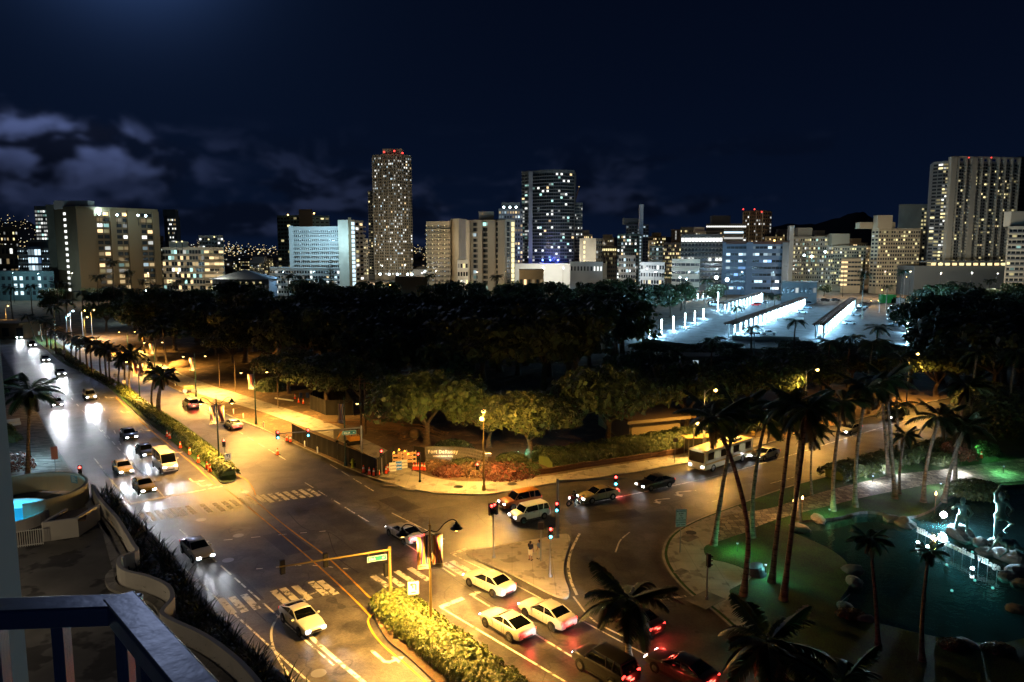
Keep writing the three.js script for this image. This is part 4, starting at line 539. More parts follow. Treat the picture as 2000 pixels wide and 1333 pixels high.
function palm(base, top, r, label, group, o = {}) {
  const t = thing('coconut_palm', label, 'palm tree', base, 0, group), e = top.clone().sub(base), b = o.bend ?? 0.06, n = e.length();
  part('trunk', taper([V(0, -0.15, 0), V(e.x * 0.2 - n * b * 0.4, e.y * 0.33, e.z * 0.3), V(e.x * 0.6 - n * b * 0.35, e.y * 0.7, e.z * 0.65), e.clone()], (k) => r * (1.15 - 0.5 * k) * (1 + 0.7 * Math.pow(1 - k, 14)), 8), M.palmBark, t);
  const s = o.s ?? 1;
  if (o.far) { const c = part('crown', crownFar[(rnd() * 3) | 0], M.frondFar, t); c.position.copy(e); c.rotation.y = rr(0, 6); c.scale.setScalar(s); }
  else {
    const cnt = o.n ?? 17; for (let i = 0; i < cnt; i++) { const k = i < 3 ? 4 : i < 7 ? 0 : i < 11 ? 1 : i < 14 ? 2 : 3, f = part('frond', frondKinds[k], M.frond, t); f.position.copy(e); f.rotation.set(rr(-0.3, 0.3), i * 2.399 + rr(-0.35, 0.35), rr(-0.16, 0.22), 'YXZ'); f.scale.set(s * rr(0.78, 1.15), s * rr(0.85, 1.15), s * rr(0.8, 1.15)); }
    for (let i = 0; i < 3; i++) { const f = part('dead_frond', frondKinds[3], M.deadFrond ??= leafMat(0.12, 0.08, 0.04, 0.9), t); f.position.copy(e).add(V(0, -0.25, 0)); f.rotation.set(rr(-0.4, 0.4), i * 2.1 + rr(0, 1), -rr(0.55, 0.95), 'YXZ'); f.scale.setScalar(s * 0.72); }
    for (let i = 0; i < 4; i++) { const m = part('coconut', nutGeo, M.tile, t); m.position.copy(e).add(V(Math.cos(i * 1.7) * 0.28, -0.3, Math.sin(i * 1.7) * 0.28)); }
  }
  return t;
}
const palmPx = (bx_, by, cx, cy_, label, group, o = {}) => { const b = G(bx_, by, LV); return palm(b, R(cx, cy_, -b.z), o.r ?? 0.2, label, group, o); };
// avenue median and kerb palms
const medPalms = 'coconut palms along the avenue median';
[[296, 794, 303, 727], [307, 801, 320, 731], [313, 814, 316, 738], [181, 735, 176, 672], [198, 740, 194, 678], [209, 745, 204, 681], [216, 751, 213, 686], [231, 748, 237, 704], [245, 758, 245, 694], [253, 768, 257, 692], [149, 712, 150, 667], [140, 704, 139, 661], [158, 718, 156, 671], [92, 678, 89, 628], [110, 692, 107, 648], [127, 703, 125, 653], [68, 662, 52, 617], [172, 727, 166, 664], [100, 682, 99, 640], [82, 668, 76, 622]].forEach(([a, b, c, d], i) => palmPx(a, b, c, d, i < 3 ? ['leftmost palm of the trio nearest the junction on the hedge median', 'middle palm of the trio nearest the junction on the hedge median', 'nearest palm of the trio at the wide end of the hedge median'][i] : 'coconut palm in the long row on the avenue median', medPalms, { s: i < 3 ? 0.85 : 0.9, far: i > 9, r: 0.18 }));
for (const [a, b, c, d, w] of [[305, 707, 306, 648, 'left'], [325, 708, 317, 640, 'right'], [282, 690, 280, 650, 'farthest']]) palmPx(a, b, c, d, `${w} palm of the three standing beside the lit park walk`, 'palms beside the lit park walk', { s: 0.95 });
palmPx(53, 929, 57, 766, 'tall coconut palm on the hotel pavement at the left edge', 'palms at the left edge', { s: 1.18, r: 0.2, bend: -0.03, n: 20 });
palmPx(-8, 905, -6, 752, 'palm half hidden by the hotel wall at the left edge', 'palms at the left edge', { s: 1 });
// garden palms
for (const [a, b, c, d, label, o] of [
  [1394, 1065, 1438, 800, 'dark palm leaning right at the plaza edge, crossing another trunk', { bend: -0.03 }], [1452, 1163, 1396, 815, 'palm with a strongly bent trunk crossing the leaning one', { bend: -0.13 }], [1470, 1050, 1497, 815, 'slim straight palm behind the crossing trunks', {}], [1507, 1137, 1548, 795, 'palm curving right beside the garden boulder', { bend: -0.02 }], [1530, 1172, 1578, 800, 'palm in front of the boulder palm with a bowed trunk', { bend: -0.02 }], [1557, 1016, 1570, 822, 'thick short palm behind the two tiki torches', { r: 0.26 }], [1628, 998, 1648, 785, 'pale-trunked palm on the lawn beside the flagstone walk', {}], [1671, 990, 1694, 757, 'tall pale palm second along the flagstone walk', {}], [1586, 968, 1588, 850, 'thin palm on the verge between the walk and the street', { s: 0.7, r: 0.12 }], [1749, 974, 1733, 742, 'tallest palm by the flagstone walk, left of the fan palm', { bend: 0.05 }], [1757, 965, 1769, 850, 'short fan palm with stiff leaves by the flagstone walk', { s: 0.62, r: 0.15 }], [1737, 930, 1722, 760, 'slim palm with a white-lit foot at the hedge', {}], [1804, 981, 1836, 815, 'palm with green-lit crown above the floodlit bush', {}], [1844, 979, 1882, 832, 'leaning palm with white-lit trunk near the statues', { bend: -0.02 }], [1866, 945, 1890, 755, 'dark palm behind the leaning white-lit palm', {}], [1716, 1260, 1700, 1052, 'small palm standing in front of the pond reflection', { s: 0.5, r: 0.14, bend: 0.03 }], [1802, 1291, 1816, 1078, 'slim palm in front of the lettering at the pond', { s: 0.36, r: 0.14 }], [1760, 905, 1752, 790, 'palm far down the cross street beside the hedge', { far: 1 }]])
  palmPx(a, b, c, d, label, 'coconut palms of the garden', o);
for (const [a, b, d, label, s] of [[1226, 1172, 46, 'big dark palm in front of the slip lane at the bottom', 1.12], [1500, 1255, 42, 'large dark palm crown at the bottom right over the plaza', 1.2], [1640, 1345, 38, 'dark palm crown cut by the bottom edge', 1.05]]) { const top = R(a, b, d), base = V(top.x + 0.2, LV, -d); palm(base, top, 0.19, label, 'nearest dark palms', { s, n: 20 }); }
for (const [a, b, h] of [[1555, 628, 10], [1393, 664, 9], [1622, 668, 9], [1662, 660, 10], [1705, 670, 12], [1716, 640, 11], [1830, 592, 13], [1870, 610, 14], [1800, 600, 12], [1920, 600, 13], [1960, 640, 12], [1985, 690, 12], [1910, 690, 12], [1760, 700, 10], [1470, 640, 7], [1440, 600, 8], [1500, 575, 10], [1515, 578, 9], [1890, 555, 13], [1935, 548, 14], [1860, 552, 12], [1735, 560, 11]]) { const p = G(a, b, h); palm(V(p.x, LV, p.z), p, 0.2, 'coconut palm round the floodlit car park', 'palms round the car park', { far: 1, s: 1.05 }); }
for (const [a, b, h] of [[220, 512, 22], [250, 532, 17], [285, 548, 15], [190, 540, 17], [343, 552, 14], [128, 556, 14], [112, 552, 15], [105, 600, 10], [130, 590, 12], [240, 566, 12], [60, 560, 13], [20, 562, 13], [360, 545, 15], [300, 560, 13], [160, 572, 12], [564, 538, 18], [590, 541, 17], [625, 545, 15], [838, 538, 17], [970, 540, 17], [1035, 560, 14], [1303, 538, 15], [1340, 552, 13], [1228, 545, 15], [1380, 548, 14], [1765, 530, 19], [1690, 535, 18], [755, 568, 13], [480, 590, 12], [700, 590, 12], [1050, 590, 12]]) { const p = G(a, b, h); palm(V(p.x, LV, p.z), p, 0.22, 'palm crown standing out of the trees before the skyline', 'palms before the skyline', { far: 1, s: 1.15 }); }
{ // norfolk pine
  const top = R(645, 505, 400), t = thing('norfolk_pine', 'tall layered pine in front of the blue-lit walkway building', 'tree', V(top.x, LV, -400)); part('trunk', cy(0.4, 0.08, top.y, 0, 0, 0, 8), M.bark, t);
  part('crown', leaves(2200, () => { const k = Math.floor(rr(0, 16)) / 16, a = Math.floor(rr(0, 7)) * 0.9 + k * 3, r = (1 - k) * 4.2 * Math.sqrt(rnd()) + 0.2; return [V(Math.cos(a) * r + rr(-0.3, 0.3), 4 + k * (top.y - 4) - r * 0.08, Math.sin(a) * r + rr(-0.3, 0.3)), V(0, 1, 0)]; }, 0.35), M.leafC, t);
}
// hedges and planting
function hedgeAlong(name, label, pxLine, w, h, n, size, mat, y = LV) {
  const l = spline(marks(pxLine), 12), o = thing(name, label, 'hedge'), len = l.length - 1;
  const core = mergeGeometries(l.slice(2, -4).map((p, i) => { const q = l[i + 3], d = p.distanceTo(q); return prep(bx(d + 0.3, h * 0.72, w * 0.66, (p.x + q.x) / 2, y + h * 0.36, (p.z + q.z) / 2, Math.atan2(-(q.z - p.z), q.x - p.x))); }));
  part('branches', core, M.hedgeCore ??= std(new THREE.Color().setRGB(0.11, 0.14, 0.035), 1), o);
  part('foliage', leaves(n, () => { const f = rnd() * len, i = Math.min(len - 1, f | 0), p = l[i].clone().lerp(l[i + 1], f - i), d = l[i + 1].clone().sub(l[i]).normalize(), a = rr(0, Math.PI), lump = 0.8 + 0.4 * fbm(f * 1.7, a * 1.5, 3, 3), s = Math.cos(a) * w * 0.5 * lump, up = Math.pow(Math.sin(a), 0.5) * h * lump * rr(0.75, 1.02); return [V(p.x - d.z * s, y + Math.max(0.08, up), p.z + d.x * s), V(-d.z * Math.cos(a), Math.sin(a), d.x * Math.cos(a))]; }, size), mat, o);
  return o;
}
hedgeAlong('median_hedge', 'long clipped hedge on the avenue median, ending at the junction', [[236, 762], [262, 785], [300, 815], [350, 850], [400, 890], [430, 915], [450, 936]], 2.1, 1.15, 9000, 0.17, M.hedge);
hedgeAlong('median_hedge', 'rough low planting under the median palms farther up the avenue', [[110, 686], [140, 706], [165, 724], [190, 738], [225, 756]], 1.8, 0.9, 2600, 0.24, M.hedge);
hedgeAlong('median_hedge', 'bright yellow-green hedge on the near median at the bottom', [[762, 1184], [800, 1222], [850, 1262], [910, 1312], [980, 1370], [1060, 1440]], 3.3, 1.35, 15000, 0.13, M.hedge);
hedgeAlong('street_hedge', 'bushy hedge between the cross street and the flagstone walk', [[1620, 940], [1680, 925], [1740, 908], [1800, 893], [1870, 880]], 3.6, 1.7, 7000, 0.2, M.shrub);
hedgeAlong('street_hedge', 'dense planting along the low wall beside the cross street', [[1060, 915], [1110, 905], [1180, 893], [1250, 882], [1330, 868], [1420, 850]], 4.6, 2, 12000, 0.22, M.shrub);
hedgeAlong('street_hedge', 'verge planting beyond the bus on the cross street', [[1440, 846], [1540, 820], [1640, 796]], 4, 1.6, 5000, 0.24, M.shrub);
const clump = (name, label, px, py, rx, h, n, size, mat, y = LV, squash = 0.8) => { const p = G(px, py, y), o = solo(name, leaves(n, () => { const d = ball(); d.y = Math.abs(d.y); const r = 0.55 + 0.45 * Math.sqrt(rnd()); return [V(p.x + d.x * rx * r, y + Math.max(0.05, d.y * h * r), p.z + d.z * rx * squash * r), d]; }, size), mat, label, 'shrub', 'shrubs and low planting'); return o; };
clump('round_shrub', 'round dark shrub behind the lit walk and lamp post', 532, 762, 3.4, 2.6, 2600, 0.25, M.leafB);
for (const [a, b, rx, label, m] of [[905, 915, 2.5, 'leafy shrub right of the two sign spotlights', M.shrub], [880, 926, 2.2, 'low croton bed nearest the lit kerb at the corner', M.croton], [935, 924, 3, 'brown-leaved bed in front of the lamp post at the corner', M.dryGrass], [990, 930, 3.4, 'reddish ground planting below the corner tree', M.croton], [1025, 922, 2.4, 'spiky green bush at the end of the corner bed', M.shrub], [855, 915, 2.2, 'brown low plants under the park name wall', M.dryGrass], [1000, 900, 2.2, 'bush lit green by a garden light', M.shrub], [885, 880, 3, 'dark palm-like bush behind the park name wall', M.leafC], [1060, 890, 2.6, 'dark bush behind the corner planting', M.leafC]]) clump('planting_bush', label, a, b, rx, rx * 0.5, 1500, 0.17, m);
clump('garden_bush', 'dark rounded bush at the far pond edge', 1905, 965, 3.4, 1.6, 2400, 0.17, M.shrub);
clump('garden_bush', 'bush lit bright green beneath the palms at the right', 1840, 905, 2.2, 1.4, 1400, 0.17, M.shrub);
clump('garden_bush', 'red-leaved bush behind the palms at the right', 1870, 895, 2.6, 2.4, 1500, 0.2, M.croton);
clump('garden_bush', 'green-lit bush beside the stacked cones', 1915, 885, 2.6, 1.8, 1600, 0.18, M.shrub);
clump('garden_bush', 'dark tall thicket at the right edge', 1960, 840, 7, 7, 4000, 0.3, M.leafC);
clump('garden_bush', 'shrub mass at the far end of the cross street', 1930, 800, 6, 5, 3000, 0.3, M.leafC);
for (const [a, b, label] of [[1862, 1262, 'reddish bromeliad patch at the pond edge, left of two'], [1950, 1270, 'reddish bromeliad patch at the pond edge, right of two'], [1662, 1202, 'reddish planting by the small post at the pond edge']]) clump('bromeliad_bed', label, a, b, 1.1, 0.4, 700, 0.11, M.dryGrass);
for (const [a, b, rx, label, m] of [[18, 862, 1.8, 'green bush on the hotel forecourt at the left edge', M.leafA], [30, 915, 2.3, 'red-leaved shrub beside the palm on the hotel pavement', M.croton], [8, 845, 1.6, 'small bush beyond the forecourt bush', M.leafA], [124, 938, 0.8, 'dark low plant in the pavement corner by the driveway', M.leafC]]) clump('forecourt_shrub', label, a, b, rx, rx * 0.9, 1300, 0.14, m);
// ---------- the hotel we look from: wall, balcony rail, terrace, pool, planter ----------
{ const p = R(-16, 490, 6); const h = solo('hotel_wall', new THREE.BoxGeometry(2.2, 40, 3).translate(p.x - 1.1, 20, p.z + 1.5), M.plaster, 'plain pale wall of the hotel along the left edge', 'wall'); void h; }
{
  const railMat = new THREE.MeshPhysicalMaterial({ color: new THREE.Color().setRGB(0.012, 0.025, 0.08), roughness: 0.28, clearcoat: 0.4, clearcoatRoughness: 0.3, bumpScale: 0.0008, bumpMap: rep(tex(256, (u, v) => grey(tfbm(u, v, 10, 4, 121)), false), 0.3) });
  const y = EYE - 0.68, c = G(238, 1172, y), a = G(-260, 1190, y), b = G(430, 1390, y), t = thing('balcony_railing', 'dark blue painted balcony railing in the near left corner', 'railing');
  const rail = (p, q, w, h, yy, n) => { const d = q.clone().sub(p), l = d.length(); const m = new RoundedBoxGeometry(l, h, w, 2, 0.006).rotateY(Math.atan2(-d.z, d.x)).translate((p.x + q.x) / 2, yy, (p.z + q.z) / 2); const v = m.attributes.uv, ps = m.attributes.position; for (let i = 0; i < v.count; i++) v.setXY(i, ps.getX(i), ps.getZ(i)); return part(n, m, railMat, t); };
  const ab = c.clone().sub(a).normalize(), cb = b.clone().sub(c).normalize();
  rail(a, c.clone().addScaledVector(ab, 0.03), 0.062, 0.04, y - 0.02, 'top_rail'); rail(c.clone().addScaledVector(cb, -0.03), b.clone().addScaledVector(cb, 0.6), 0.062, 0.041, y - 0.0195, 'top_rail');
  rail(a, c, 0.03, 0.03, y - 0.95, 'bottom_rail'); rail(c, b.clone().addScaledVector(cb, 0.6), 0.03, 0.031, y - 0.95, 'bottom_rail');
  for (let k = 0; k < 6; k++) { const p = c.clone().addScaledVector(ab, -0.001 - k * 0.118); part('baluster', bx(0.022, 0.93, 0.03, p.x, y - 0.5, p.z, Math.atan2(-ab.z, ab.x)), railMat, t); }
  for (let k = 1; k < 6; k++) { const p = c.clone().addScaledVector(cb, k * 0.118); part('baluster', bx(0.03, 0.93, 0.022, p.x, y - 0.5, p.z, Math.atan2(-cb.z, cb.x)), railMat, t); }
  solo('balcony_slab', new THREE.BoxGeometry(3.4, 0.18, 2.2).translate(-1.2, y - 1.1, -0.25), M.plaster, 'balcony floor slab below the dark blue railing', 'balcony');
}
const TY = 8;                                            // terrace level
{
  const T = (list) => spline(marks(list, TY), 4), out = [[182, 972], [196, 1000], [230, 1040], [262, 1095], [268, 1108], [238, 1120], [240, 1145], [290, 1160], [330, 1180], [338, 1205], [318, 1232], [330, 1245], [400, 1280], [470, 1335], [540, 1420]];
  const edge = T(out), t = thing('hotel_terrace', 'dark concrete terrace deck below the balcony', 'terrace'), deck = [...edge, G(300, 1700, TY), G(-500, 1700, TY), G(-500, 960, TY), G(60, 960, TY)];
  part('deck', sheet(deck, TY), M.deck, t); part('podium_wall', curtain(deck, 0.1, TY - 0.01), M.plaster, t);
  const wall = (l, w, h, name, y = TY, m = M.plaster) => part(name, [ribbon(l, -w / 2, w / 2, y + h), curtain(offset(l, -w / 2), y, y + h, false), curtain(offset(l, w / 2), y, y + h, false)], m, t);
  wall(edge, 0.22, 1.05, 'parapet_wall'); wall(offset(edge, 0.5).slice(0), 0.5, 0.16, 'bench_ledge', TY, M.concrete);
  // long planter outside the wavy parapet
  const o2 = T([[215, 962], [250, 1000], [300, 1050], [345, 1100], [385, 1160], [430, 1210], [490, 1270], [560, 1330], [640, 1420]]);
  const bed = thing('terrace_planter', 'long raised planter of dark spiky plants outside the wavy terrace wall', 'planter');
  const soil = [...edge, ...o2.slice().reverse()]; part('soil', sheet(soil, TY - 0.3), M.earth, bed); part('planter_wall', curtain(soil, 0.1, TY - 0.3), M.plaster, bed); part('planter_rim', [ribbon(o2, -0.1, 0.1, TY + 0.02), curtain(offset(o2, 0.1), TY - 0.6, TY + 0.02, false), curtain(offset(o2, -0.1), TY - 0.6, TY + 0.02, false)], M.plaster, bed);
  // blade plants
  const blade = (() => { const list = []; for (let i = 0; i < 16; i++) { const a = i * 2.4, L = rr(0.7, 1.15), up = rr(0.5, 1.1), pos = [], k = 5, w = 0.06, dx = Math.cos(a), dz = Math.sin(a), pt = (j, s) => { const u = j / k, r = L * u * 0.75, yy = up * L * u * 1.3 - 0.55 * L * u * u, ww = w * (1 - u * 0.92) * (0.5 + Math.min(1, u * 3) * 0.5) * s; return [dx * r - dz * ww, yy, dz * r + dx * ww]; }; for (let j = 0; j < k; j++) for (const q of [[j, -1], [j, 1], [j + 1, 1], [j, -1], [j + 1, 1], [j + 1, -1]]) pos.push(...pt(q[0], q[1])); const g = new THREE.BufferGeometry(); g.setAttribute('position', new THREE.Float32BufferAttribute(pos, 3)); g.computeVertexNormals(); const c = new Float32Array(pos.length).fill(rr(0.7, 1.3)); g.setAttribute('color', new THREE.BufferAttribute(c, 3)); list.push(g); } return mergeGeometries(list); })();
  M.blade = leafMat(0.035, 0.055, 0.025, 0.4);
  for (let i = 0; i < 190; i++) { const f = (i + rnd()) / 190, k = Math.min(edge.length - 1, (f * edge.length) | 0), p = edge[k].clone().lerp(o2[Math.min(o2.length - 1, (f * o2.length) | 0)], rr(0.15, 1.0)); const b = solo('spiky_plant', blade, M.blade, 'dark blade-leaved plant in the terrace planter', 'plant', 'spiky plants of the terrace planter'); b.position.set(p.x, TY - 0.3, p.z); b.rotation.y = rr(0, 6); b.scale.setScalar(rr(0.75, 1.25)); }
  // round pool tub, its wall and the small water basin
  const c = G(45, 965, TY + 1.1), ring = (r0, a0, a1, cx = c.x, cz = c.z, n = 40) => Array.from({ length: n + 1 }, (_, i) => { const a = lerp(a0, a1, i / n); return V(cx + Math.cos(a) * r0, 0, cz + Math.sin(a) * r0); });
  const tub = thing('pool_wall', 'round green-tinted screen wall with a notice around the terrace pool', 'wall', null);
  const R0 = 4.1, arc = ring(R0, -3.6, 1.0), mk = (l, w, h, y, name, m, par) => part(name, [ribbon(l, -w / 2, w / 2, y + h), curtain(offset(l, -w / 2), y, y + h, false), curtain(offset(l, w / 2), y, y + h, false)], m, par);
  mk(arc, 0.2, 1.5, TY, 'curved_wall', std(0x9c9a84, 0.85), tub);
  const np = V(c.x + Math.cos(-1.15) * (R0 - 0.13), TY + 1.05, c.z + Math.sin(-1.15) * (R0 - 0.13)); part('notice', new THREE.BoxGeometry(0.75, 0.6, 0.02).rotateY(-0.42).translate(np.x, np.y, np.z), board(0.75, 0.6, (x, w, h) => { x.fillStyle = '#4f8fa8'; x.fillRect(0, 0, w, h); x.fillStyle = '#d8e8e8'; for (let i = 0; i < 6; i++) x.fillRect(w * 0.12, h * (0.15 + i * 0.13), w * (0.5 + 0.25 * ((i * 7) % 3) / 2), h * 0.05); }, 128), tub);
  const pool = thing('swimming_pool', 'glowing turquoise pool at the left edge of the terrace', 'pool'), pc = G(5, 1005, TY + 0.6), pr = ring(2.9, 0, 6.28, pc.x, pc.z, 36).slice(0, -1);
  mk([...pr, pr[0]], 0.16, 0.78, TY, 'pool_rim', M.plaster, pool); part('pool_floor', sheet(pr, TY + 0.05), std(0x55c8dc, 0.5), pool);
  part('water', sheet(pr, TY + 0.62), new THREE.MeshPhysicalMaterial({ color: 0x9fe8ff, roughness: 0.05, transmission: 1, thickness: 0, ior: 1.33 }), pool);
  const lamp = part('pool_lamp', new THREE.SphereGeometry(0.16, 10, 8).translate(pc.x - 1.6, TY + 0.32, pc.z), lit.cool2, pool); void lamp; point(V(pc.x - 1.6, TY + 0.32, pc.z), new THREE.Color().setRGB(0.2, 0.7, 1), 80, 5); point(V(pc.x + 1.2, TY + 0.34, pc.z + 1), new THREE.Color().setRGB(0.2, 0.7, 1), 50, 5); part('pool_lamp', new THREE.SphereGeometry(0.12, 10, 8).translate(pc.x + 1.2, TY + 0.34, pc.z + 1), lit.cool2, pool);
  const st = thing('terrace_planter_box', 'low white stepped planter box beside the pool fence', 'planter'), s0 = G(86, 1058, TY), s1 = G(154, 1048, TY), dl = s1.clone().sub(s0), ry = Math.atan2(-dl.z, dl.x);
  part('front_wall', bx(dl.length(), 1.3, 0.2, (s0.x + s1.x) / 2, TY + 0.65, (s0.z + s1.z) / 2, ry), M.plaster, st); part('side_wall', bx(0.2, 1.3, 2.6, s1.x - 0.1, TY + 0.65, s1.z - 1.3), M.plaster, st); part('side_wall', bx(0.2, 1.3, 2.6, s0.x, TY + 0.65, s0.z - 1.3), M.plaster, st); part('soil', bx(dl.length() - 0.2, 0.1, 2.4, (s0.x + s1.x) / 2, TY + 1.1, (s0.z + s1.z) / 2 - 1.25, ry), M.earth, st);
  const fc = thing('pool_fence', 'low pale picket fence in front of the pool', 'fence'), f0 = G(22, 1072, TY), f1 = G(84, 1064, TY), fd = f1.clone().sub(f0); for (let i = 0; i <= 14; i++) { const p = f0.clone().addScaledVector(fd, i / 14); part('picket', bx(0.035, 1.1, 0.035, p.x, TY + 0.56, p.z), M.white, fc); } for (const h of [0.1, 1.05]) part('rail', bar(f0.clone().setY(TY + h), f1.clone().setY(TY + h), 0.03), M.white, fc);
  const gp = G(204, 1010, TY); solo('marker_post', cy(0.07, 0.07, 1.1, gp.x, TY - 0.3, gp.z, 8), M.white, 'short white post at the tip of the terrace planter', 'post');
  const dp = G(150, 975, 6.5); void dp;
}

{ // the lit balcony door behind the viewer and the wall lamps over the terrace
  const d = thing('balcony_door', 'glass balcony door lit from the room behind the viewer', 'door', V(-0.3, EYE - 1.66, 2.2)); part('door_frame', [bx(0.08, 2.3, 0.08, -0.9, 1.15, 0), bx(0.08, 2.3, 0.08, 0.9, 1.15, 0), bx(1.88, 0.08, 0.08, 0, 2.3, 0)], M.white, d); part('lit_window', bx(1.7, 2.2, 0.03, 0, 1.12, 0), glow(0.45, 0.65, 1, 0.5), d);
  for (const [x, z, cd, l] of [[-33, -33, 90, 'wall lamp over the terrace nearest the balcony'], [-46, -46, 90, 'wall lamp over the terrace beside the pool']]) { const t = thing('wall_lamp', l, 'lamp', V(x, TY, z)); part('post', cy(0.05, 0.05, 4.2, 0, 0, 0, 8), M.darkMetal, t); part('lamp_bulb', new THREE.SphereGeometry(0.16, 10, 8).translate(0, 4.3, 0), lit.white2, t); point(V(x, TY + 4.3, z), WARM, cd, 6); }
}
// ---------- street lamps, signals, signs, building site ----------
const bellShade = new THREE.LatheGeometry([[0.05, 0.5], [0.09, 0.42], [0.1, 0.3], [0.2, 0.26], [0.24, 0.1], [0.44, 0.02], [0.46, -0.03], [0.42, -0.02]].map(([a, b]) => new THREE.Vector2(a, b)), 14);
const bannerMats = [['#b08040', '#5a3a80', '#a89880', '#2a4680'], ['#a06030', '#803a70', '#a89880', '#4a2858']].map((pal) => board(0.8, 2.4, (c, w, h) => { const g = c; g.fillStyle = pal[2]; g.fillRect(0, 0, w, h); for (let i = 0; i < 4; i++) { g.fillStyle = pal[i % 4 === 2 ? 0 : i]; g.beginPath(); g.moveTo(w * (0.1 + 0.24 * i), 0); g.quadraticCurveTo(w * (0.3 + 0.1 * i), h * 0.5, w * (0.05 + 0.25 * i), h * 0.86); g.lineTo(w * (0.2 + 0.26 * i), h * 0.86); g.quadraticCurveTo(w * (0.5 + 0.1 * i), h * 0.5, w * (0.26 + 0.24 * i), 0); g.fill(); } g.fillStyle = '#b8b0a0'; g.fillRect(0, h * 0.87, w, h * 0.13); g.fillStyle = '#555'; g.fillRect(w * 0.2, h * 0.91, w * 0.6, h * 0.03); }, 128));
bannerMats.forEach((m) => { m.side = THREE.DoubleSide; });
const LAMPCD = 620;
// ornate two-armed lamp: shades face down, so the light falls on road and hedge
function bellLamp(base, h, turn, label, o = {}) {
  const t = thing('street_lamp', label, 'street lamp', base, turn, 'two-armed bell street lamps'), pm = o.pole ?? M.greenMetal;
  part('pole', [cy(0.11, 0.065, h, 0, 0, 0, 10), new THREE.SphereGeometry(0.1, 8, 6).translate(0, h, 0), cy(0.035, 0.005, 0.5, 0, h, 0, 6)], pm, t); part('pole_base', [cy(0.26, 0.2, 0.5, 0, 0, 0, 10), cy(0.19, 0.12, 0.7, 0, 0.5, 0, 10)], pm, t);
  for (const s of o.arms ?? [-1, 1]) {
    part('arm', taper([V(0, h - 0.35, 0), V(s * 0.5, h - 0.5, 0), V(s * 1.1, h + 0.05, 0), V(s * 1.65, h + 0.25, 0), V(s * 1.9, h + 0.1, 0)], () => 0.035, 6), M.darkMetal, t);
    const sh = part('lamp_shade', bellShade, M.darkMetal, t); sh.position.set(s * 1.9, h - 0.42, 0);
    part('lamp_bulb', new THREE.SphereGeometry(0.2, 10, 8).translate(s * 1.9, h - 0.46, 0), M.sodium, t);
    if (o.cd !== 0) { const w = t.localToWorld(V(s * 1.9, h - 0.46, 0).clone()); void w; }
  }
  t.updateMatrixWorld(true);
  if (o.cd !== 0) for (const s of o.arms ?? [-1, 1]) { const w = t.localToWorld(V(s * 1.9, h - 0.5, 0)); spot(w, V(w.x, 0, w.z), SODIUM, (o.cd ?? LAMPCD) * 2.1, 1.34, 0.55, 6); };
  for (const [s, k] of o.banners ?? []) { const b = new THREE.PlaneGeometry(0.8, 2.4, 6, 6), p = b.attributes.position; for (let i = 0; i < p.count; i++) { const x = p.getX(i), yy = p.getY(i); p.setZ(i, 0.09 * Math.sin(x * 5 + yy * 1.4 + k) + 0.05 * Math.sin(yy * 3)); p.setX(i, x * (1 - 0.08 * Math.sin((yy + 1.2) * 1.3))); } b.computeVertexNormals(); part('banner', b.translate(s * 0.52, h - 1.95, 0), bannerMats[k % 2], t); part('banner_bracket', [bar(V(0, h - 0.72, 0), V(s * 0.98, h - 0.7, 0), 0.02), bar(V(0, h - 3.18, 0), V(s * 0.98, h - 3.18, 0), 0.02)], M.darkMetal, t); }
  return t;
}
const hOf = (px, yb, yt) => { const b = G(px, yb); return R(px, yt, -b.z).y; };
const lampAt = (x, y, yt, turn, label, o) => bellLamp(G(x, y, LV), hOf(x, y, yt) - LV, turn, label, o);
lampAt(842, 1236, 1024, 0.3, 'bell street lamp with two banners on the near hedge median', { banners: [[-1, 0], [1, 1]], pole: M.bronzePole, cd: 900 });
lampAt(428, 907, 779, 0.1, 'bell street lamp with two banners at the junction end of the long hedge', { banners: [[-1, 0], [1, 1]], cd: 740 });
lampAt(273, 784, 700, 0.1, 'bell street lamp with banners standing in the median palms', { banners: [[-1, 1], [1, 0]], cd: 700 });
lampAt(500, 829, 720, 0.2, 'street lamp with one banner and two bright lamps beside the lit walk', { banners: [[-1, 1]], cd: 1050 });
lampAt(383, 775, 690, 0.2, 'street lamp with one banner farther up the lit walk', { banners: [[-1, 0]], cd: 1050 });
lampAt(302, 722, 664, 0.2, 'street lamp with one banner third along the lit walk', { banners: [[-1, 0]], cd: 900 });
lampAt(250, 690, 644, 0.2, 'street lamp farthest up the lit walk', { cd: 700 });
lampAt(675, 910, 777, -0.35, 'street lamp with rainbow banner beside the hydrant', { banners: [[-1, 0]], arms: [1], cd: 420 });
// cobra-head lamps
function armLamp(head, h, armDx, label, cd, o = {}) {
  const base = V(head.x - armDx, LV, head.z), t = thing('street_lamp', label, 'street lamp', base, 0, 'plain arm street lamps'); h -= LV;
  part('pole', cy(0.1, 0.06, h, 0, 0, 0, 8), o.mat ?? M.steel, t); part('pole_base', cy(0.2, 0.17, 0.35, 0, 0, 0, 8), o.mat ?? M.steel, t);
  part('arm', taper([V(0, h - 0.5, 0), V(armDx * 0.4, h + 0.1, 0), V(armDx, h + 0.12, 0)], () => 0.035, 6), o.mat ?? M.steel, t);
  part('lamp_head', bx(0.7, 0.16, 0.28, armDx, h + 0.2, 0), M.darkMetal, t); part('lamp_bulb', new THREE.SphereGeometry(0.24, 10, 8).translate(armDx, h + 0.04, 0), o.cool ? M.coolLamp : M.sodium, t);
  spot(V(head.x, h + LV - 0.06, head.z), V(head.x, 0, head.z), o.cool ? COOL : SODIUM, cd * 2.2, 1.32, 0.6, 6); return t;
}
